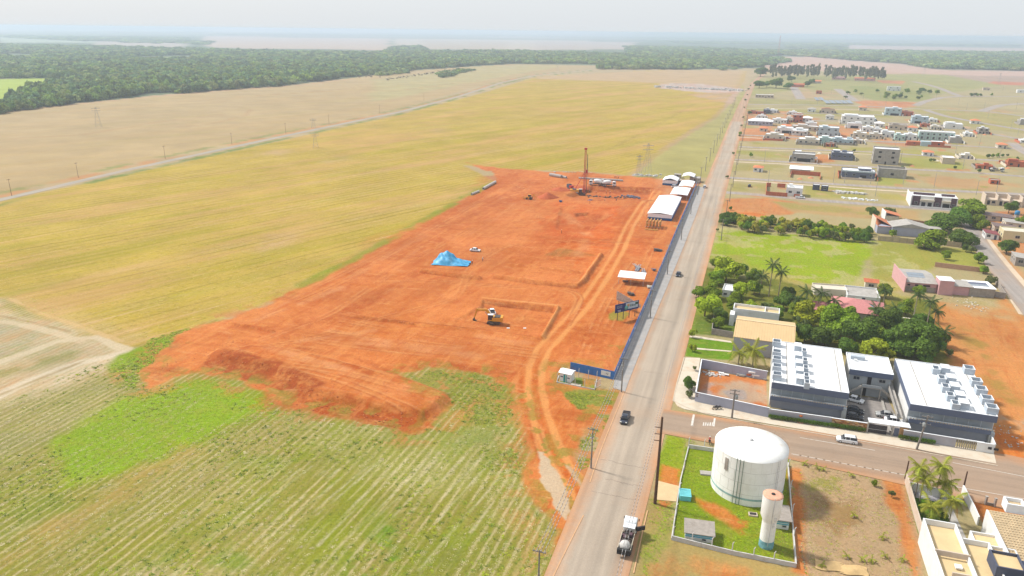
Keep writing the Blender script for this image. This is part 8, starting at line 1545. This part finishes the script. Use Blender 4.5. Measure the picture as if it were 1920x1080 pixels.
car(1321,352,RAZ,P_W,'white car parked at the far end of the hoarding'); car(1602,753,BAZ+ca(-18),P_W,'white car parked at the back of the apartment court','sedan',z=.06); car(1601,773,BAZ+ca(-6),P_B,'black car parked second in the apartment court','sedan',z=.06); car(1600,785,BAZ+ca(-4),P_B,'black car parked nearest the stone wall','sedan',z=.06); car(1660,782,BAZ+math.pi-ca(4),P_S,'silver sedan in the middle of the apartment court','sedan',z=.06); car(1676,793,BAZ+ca(-2),P_W,'white car half under the gate canopy','sedan',z=.06)
x,y = P(891,471); car(0,0,ca(-12),P_W,'white car parked on the red earth behind the blue tarpaulin','sedan',loc=(x,y),z=ground_z(x,y)); x,y = P(923,583); car(0,0,ca(100),P_W,'white pickup parked behind the excavator','pickup',loc=(x,y),z=ground_z(x,y)); car(1266,352,ca(-8),P_W,'white car parked before the small square tent')
car(1500,372,TAZ,P_W,'white pickup parked on the street below the white house','pickup'); car(1558,225,TAZ,P_S,'silver car beside the far red earth lot','sedan'); car(1664,214,TAZ,P_W,'white car parked at the pale blue two storey house'); car(1614,335,TAZ+1.3,P_W,'white car in the red yard of the blue grey house','sedan'); car(1476,260,TAZ,P_R,'dark red car before the white porch house','sedan'); car(1725,248-6,TAZ,P_B,'dark car behind the mint terrace','sedan'); car(1405,352-2,RAZ,P_B,'dark car far up the verge','sedan')
# lorries
def lorry(px, py, az, label, kind, z=0):
    x, y = P(px,py); o = thing('truck', label, 'truck', (x,y,z or ground_z(x,y)), az); bx('chassis', M_STEEL, o, (-.3,0,.85), (7.8,.9,.3)); loft([(2.2,.7),(2.2,2.7),(2.5,2.9),(3.8,2.9),(4.1,2.5),(4.3,1.6),(4.3,.6),(2.3,.6)], 1.15, M_LORRY, 'cab', o, .08); q = bx('windscreen', M_GLASS, o, (4.17,0,2.1), (.2,2.,.9)); q.rotation_euler = (0,-.2,0); [bx('side_window', M_GLASS, o, (3.3,s_*1.15,2.15), (1.2,.08,.8)) for s_ in (-1,1)]; bx('grille', M_TYRE, o, (4.3,0,1.), (.1,1.9,.6)); bx('bumper', M_STEEL, o, (4.35,0,.6), (.2,2.2,.3)); [bx('headlight', M_LAMP, o, (4.32,s_*.85,.95), (.08,.3,.2)) for s_ in (-1,1)]; [bx('mirror', M_TYRE, o, (4.1,s_*1.35,2.2), (.1,.15,.5)) for s_ in (-1,1)]
    for xx in (3.2,-1.8,-3.): [wheel(o, xx, s_*1.0, .5, .35) for s_ in (-1,1)]
    if kind == 'mixer':
        pr = [(.01,-3.),(.7,-3.),(1.25,-1.2),(1.3,.2),(1.1,1.6),(.5,2.6),(.01,2.6)]; d = MB().lathe(pr, n=24).build('drum', M_LORRY, o); d.location = (-1.,0,2.4); d.rotation_euler = (0,ca(82),0); arm(o,'chute',[(-4.,0,2.6),(-5.,0,1.4)],.5,[.3,.2],M_LORRY); bx('hopper', M_LORRY, o, (-3.9,0,3.4), (.8,1.,.8)); bx('guard', M_STEEL, o, (-1.,0,1.1), (5.5,2.2,.15))
    else:
        bx('cab_shade', M_RIM, o, (1.6,0,2.5), (1.5,2.1,.14)); bx('bed', M_STEEL, o, (-1.5,0,1.2), (5.2,2.1,.3)); [bx('bed_side', M_CREAM, o, (-1.6,s_*1.1,1.45), (5.4,.08,.35)) for s_ in (-1,1)]; rs = np.random.default_rng(3)
        for q in range(12): bx('machine_part', [M_STEEL,M_VOID,M_BROWN][q%3], o, (round(rs.uniform(-2.4,.8),1),round(rs.uniform(-.7,.7),1),1.6+.1*(q%4)), (round(rs.uniform(.4,1.1),1),round(rs.uniform(.3,.9),1),.5))
        MB().lathe([(.9,0),(1.0,.5),(.7,1.),(.2,1.1)],(-3.,0,1.3),12).build('sack_load', M_SCON, o); q = bx('open_flap', M_VOID, o, (2.2,-1.9,1.9), (.3,1.7,.8)); q.rotation_euler.z = .6; bx('tail_frame', M_TYRE, o, (-4.2,0,1.2), (.5,2.3,1.))
    return o
lorry(1176,1018,RAZ,'white cab truck with open bed of dark machinery on the main road','flat',z=.06); lorry(1118,347,ca(170),'left white concrete mixer truck beside the rig','mixer'); lorry(1141,349,ca(-10),'right white concrete mixer truck facing the tents','mixer'); lorry(1868,322,TAZ,'dark blue lorry on the street at the right','flat',z=.06)
# motorcycles and people
def motorbike(x, y, az, label, z=.14):
    o = thing('motorcycle', label, 'motorcycle', (x,y,z), az)
    for xx in (-.62,.65): MB().lathe([(.2,-.05),(.3,-.05),(.31,0),(.3,.05),(.2,.05)], n=18, caps=False).build('wheel', M_TYRE, o); o.children[-1].location = (xx,0,.31); o.children[-1].rotation_euler = (math.pi/2,0,0)
    loft([(-.5,.62),(-.1,.72),(.1,.86),(.4,.9),(.45,.7),(.2,.42),(-.2,.38),(-.4,.5)], .14, P_B, 'frame', o, .03); loft([(-.75,.78),(-.2,.76),(.0,.8),(-.1,.7),(-.7,.7)], .13, M_TYRE, 'seat', o, .02); MB().tube((.38,0,.9),(.66,0,.31),.035,.03,6).build('fork', M_STEEL, o); MB().tube((.36,-.33,1.),(.36,.33,1.),.02,.02,6).build('handlebar', M_STEEL, o); return o
x,y = P(1341,768); motorbike(x,y,ca(20),'black motorcycle parked left by the lavender lot wall'); x,y = P(1347,768); motorbike(x,y,ca(12),'black motorcycle parked right by the lavender lot wall')
def skin_body(name, verts, edges, radii, m):
    me = bpy.data.meshes.new(name); me.from_pydata(verts, edges, []); o = bpy.data.objects.new(name, me); C.objects.link(o)
    md = o.modifiers.new('s','SKIN'); o.modifiers.new('u','SUBSURF').levels = 1
    for i, r in enumerate(radii): me.skin_vertices[0].data[i].radius = (r,r)
    me.skin_vertices[0].data[0].use_root = True; dg = bpy.context.evaluated_depsgraph_get(); out = bpy.data.meshes.new_from_object(o.evaluated_get(dg)); bpy.data.objects.remove(o); out.materials.clear()
    for q in m: out.materials.append(q)
    for p in out.polygons: p.use_smooth = True
    return out
SK = mat('skin', alb((170,120,90)), .7, .05); TR_ = mat('dark_trousers', alb((60,62,74)), .9, .1); 
def person_mesh(pose, shirt, nm):
    if pose == 'stand': V = [(0,0,.95),(0,0,1.2),(0,0,1.42),(0,0,1.52),(0,.01,1.66),(.1,0,.9),(.12,.03,.5),(.13,0,.08),(.13,.12,.04),(-.1,0,.9),(-.14,-.02,.5),(-.15,0,.08),(-.15,.12,.04),(.2,0,1.4),(.27,.02,1.12),(.28,.12,.88),(-.2,0,1.4),(-.28,0,1.12),(-.29,.08,.88)]
    else: V = [(0,0,.85),(0,.1,1.1),(0,.2,1.32),(0,.24,1.42),(0,.28,1.55),(.12,.05,.85),(.2,.38,.72),(.2,.25,.32),(.2,.38,.28),(-.12,.05,.85),(-.2,.38,.72),(-.2,.25,.32),(-.2,.38,.28),(.2,.2,1.3),(.3,.38,1.12),(.3,.6,1.05),(-.2,.2,1.3),(-.3,.38,1.12),(-.3,.6,1.05)]
    E = [(0,1),(1,2),(2,3),(3,4),(0,5),(5,6),(6,7),(7,8),(0,9),(9,10),(10,11),(11,12),(2,13),(13,14),(14,15),(2,16),(16,17),(17,18)]
    R = [.13,.13,.14,.06,.1,.09,.065,.045,.04,.09,.065,.045,.04,.06,.045,.035,.06,.045,.035]
    me = skin_body(nm, V, E, R, [shirt, TR_, SK])
    for p in me.polygons: z = p.center.z; p.material_index = 2 if z > 1.46 or abs(p.center.x) > .25 and z < 1.02 else (1 if z < .95 else 0)
    return me
SH = {c: mat('shirt_'+c, alb(v), .9, .06) for c, v in (('red',(200,60,60)),('white',(230,230,230)),('blue',(60,80,140)),('orange',(230,120,50)),('dark',(60,56,60)))}
PM = {c: person_mesh('stand', SH[c], 'person_'+c) for c in SH}; HAT = MB().lathe([(.14,0),(.13,.07),(.08,.13),(.01,.15)], n=12).mesh('helmet', mat('helmet_white', alb((236,236,226),.8), .4))
def person(px, py, c, label, az=0., hat=True, loc=None):
    x, y = loc or P(px,py); o = link('person', PM[c], None, gz(x,y), az); tag(o, label, 'person')
    if hat: link('helmet', HAT, o, (0,.02,1.7))
for k,(a,b,c,lb) in enumerate([(1153,335,'dark','worker in dark clothes, left of three behind the right mixer truck'),(1156,335,'red','worker in a red shirt, middle of three behind the right mixer truck'),(1159,336,'dark','worker in dark clothes, right of three behind the right mixer truck'),(1106,355,'dark','worker in dark clothes right of the rig'),(1118,357,'red','worker in red bending near the trench'),(1137,357,'orange','worker in orange standing in the trench'),(1144,358,'red','worker in red at the trench edge right of the orange one'),(1106,382,'dark','worker in dark clothes below the blue covered machine'),(1134,372,'dark','worker in dark clothes on the near trench edge'),(1156,371,'dark','worker in dark clothes at the right of the near trench edge'),(1053,438,'dark','person in dark clothes alone in the middle of the site'),(905,490,'white','worker in white left of the tarpaulin stakes'),(886,496,'orange','worker in orange right of the blue tarpaulin'),(996,375,'dark','person in dark clothes beside the backhoe')]): person(a,b,c,lb,k*1.1)
x, y = P(1330,832); mb_ = motorbike(x,y,ca(78),'black motorcycle ridden across the mouth of the side road',z=.1); rm_ = person_mesh('ride', SH['red'], 'rider'); o = link('person', rm_, None, (x,y,.02), ca(78)-math.pi/2); o.location = (x-.0,y-.1,-.02+.1); tag(o, 'rider in a red shirt and dark trousers on the motorcycle', 'person'); link('helmet', HAT, o, (0,.28,1.6))
# rubble and debris
def rubble(pts, n, s, m, label, seed, spread=1.5, kind=None):
    rs = np.random.default_rng(seed); mb = MB()
    for k in range(n):
        f = rs.uniform(0,1); a = np.array(pts[0])+(np.array(pts[1])-np.array(pts[0]))*f; x, y = P(*a); x += rs.normal()*spread; y += rs.normal()*spread; d = s*rs.uniform(.3,1.2); mb.box((x,y,d*.25), (d,d*rs.uniform(.4,1),d*.5), rs.uniform(0,3))
    return tag(mb.build('rubble', m), label, kind='stuff')
rubble([(1566,360),(1618,364)], 90, 1.6, M_SCON, 'broken concrete heaped on the lot below the huts', 1, 1.6); rubble([(1582,372),(1640,377)], 60, 1.2, M_RIM, 'white debris beside the street', 2, 1.); rubble([(1240,163),(1385,170)], 160, 4., M_SCON, 'rubble yard beyond the big field', 3, 8.); rubble([(1030,322),(1110,324)], 30, .8, M_SCON, 'stones along the back edge of the site', 4)
rubble([(1190,330),(1235,330)], 60, 1.4, M_SCON, 'pale rubble behind the site tents', 5, 2.); rubble([(1175,368),(1200,372)], 30, 1.2, M_SLATE, 'grey debris at the end of the trench', 6, 1.5); rubble([(1100,368),(1190,372)], 60, .9, M_STEEL, 'dark steel and debris in the trench', 7, 1.); rubble([(1890,810),(1930,835)], 50, .35, M_SCON, 'pale rubble on the bare ground at the right edge', 8, 3.); rubble([(1800,560),(1830,580)], 40, .5, M_CREAM, 'pale rubble below the pink house wall', 9, 2.); rubble([(1315,755),(1430,775)], 90, .35, M_BEI, 'small rubble inside the corner lot', 10, 1.2); rubble([(1320,700),(1350,705)], 50, .6, M_SCON, 'rubble along the back wall of the corner lot', 11, .8)
rubble([(640,136),(690,146)], 40, 3., mat('dead_wood', alb((150,130,104)), .9), 'pushed up dead wood at the edge of the khaki field', 12, 14.); rubble([(720,150),(870,128)], 120, 3., mat('dead_wood', alb((150,130,104))), 'row of pushed up dead wood across the khaki field', 13, 6.); rubble([(420,640),(600,720)], 90, .25, mat('clods', alb((198,106,62)), .95, .2), 'clods rolled down the bank of the dump', 14, 2.); rubble([(560,752),(800,808)], 110, .25, mat('clods', alb((198,106,62))), 'clods at the toe of the dump', 15, 1.4)

# heaps of sand and bricks left on the lots
for k,(a,b,c_,lb) in enumerate([(1590,330,'s','sand heap in the red yard of the blue grey house'),(1520,334,'s','sand heap inside the orange brick walled plot'),(1536,288,'s','small sand heap before the slate house'),(1468,258,'b','stack of orange bricks beside the porch house'),(1624,262,'s','sand heap before the cream twin house'),(1712,270,'b','bricks stacked before the mint green house'),(1655,246,'s','red sand heap behind the small white house'),(1690,252,'b','bricks stacked beside the mint green house'),(1570,256,'s','red sand heap before the pale blue two storey house'),(1760,252,'s','sand heap at the back of the long terrace'),(1806,266,'s','pale sand heap right of the cubic building'),(1846,253,'s','white sand heap before the lone grey shell'),(1876,304,'b','bricks stacked beside the lorry'),(1710,312,'s','sand heap right of the unfinished blockwork shell'),(1424,218,'b','bricks stacked at the verge of the main road'),(1890,316,'s','heap of white sand at the half built walls'),(1757,302,'s','sand heap left of the beige cube house'),(1500,336,'s','pale sand in the walled plot')]):
    x, y = P(a,b); m_ = [M_CREAM, M_BRICK][c_=='b']
    if c_ == 's':
        n = 14; v = [(0,0,1.1)]+[(math.cos(2*math.pi*i/n)*(1.9+.4*math.sin(i*2.3+k)),math.sin(2*math.pi*i/n)*(1.6+.3*math.cos(i*1.7)),-.05) for i in range(n)]; v += [(p[0]*.55,p[1]*.55,.62) for p in v[1:]]
        f = [(0,1+n+i,1+n+(i+1)%n) for i in range(n)]+[(1+n+i,1+i,1+(i+1)%n,1+n+(i+1)%n) for i in range(n)]; o = MB().add(v,f,0,True).build('sand_heap', [M_CREAM, mat('red_sand', alb((224,150,108)), .95, .15)][k%2]); o.location = (x,y,0); tag(o, lb, 'sand heap')
    else:
        o = thing('brick_stack', lb, 'brick stack', (x,y,0), TAZ); [bx('brick_row', m_, o, (.1*(q%2),0,.2+q*.32), (2.4,1.2,.28)) for q in range(4)]
# ================================================================ HAZE
hm = bpy.data.materials.new('haze'); hm.use_nodes = True; hn = hm.node_tree; hn.nodes.clear()
ho = hn.nodes.new('ShaderNodeOutputMaterial'); hv = hn.nodes.new('ShaderNodeVolumePrincipled'); hn.links.new(hv.outputs[0], ho.inputs['Volume'])
hv.inputs['Density'].default_value = HAZE_DENSITY; hv.inputs['Color'].default_value = HAZE_COLOR+(1,); hv.inputs['Anisotropy'].default_value = .2
hz = MB().b2(-62000,62000,-62000,62000,-5,90).build('haze', hm); tag(hz, kind='stuff')

# ---------------------------------------------------------------- labels: alike things in a row are told apart by their place
_ord = 'first second third fourth fifth sixth seventh eighth ninth tenth eleventh twelfth thirteenth fourteenth fifteenth sixteenth seventeenth eighteenth nineteenth'.split()
def ordinal(n): return _ord[n-1] if n < 20 else {2:'twenty',3:'thirty',4:'forty'}[n//10]+('-'+_ord[n%10-1] if n%10 else 'th').replace('yth','ieth') if n%10 else {20:'twentieth',30:'thirtieth',40:'fortieth'}[n]
_by = {}
for o in SC.objects:
    if o.parent is None and o.get('category'): _by.setdefault(o['label'], []).append(o)
for lb, os_ in _by.items():
    if 1 < len(os_) < 50:
        for k, o in enumerate(sorted(os_, key=lambda q: Q(q.location.x, q.location.y)[0])):
            t = lb+', '+ordinal(k+1)+' from the left'
            if len(t.split()) > 16: t = ' '.join(lb.split()[:12])+', '+ordinal(k+1)+' from left'
            o['label'] = t
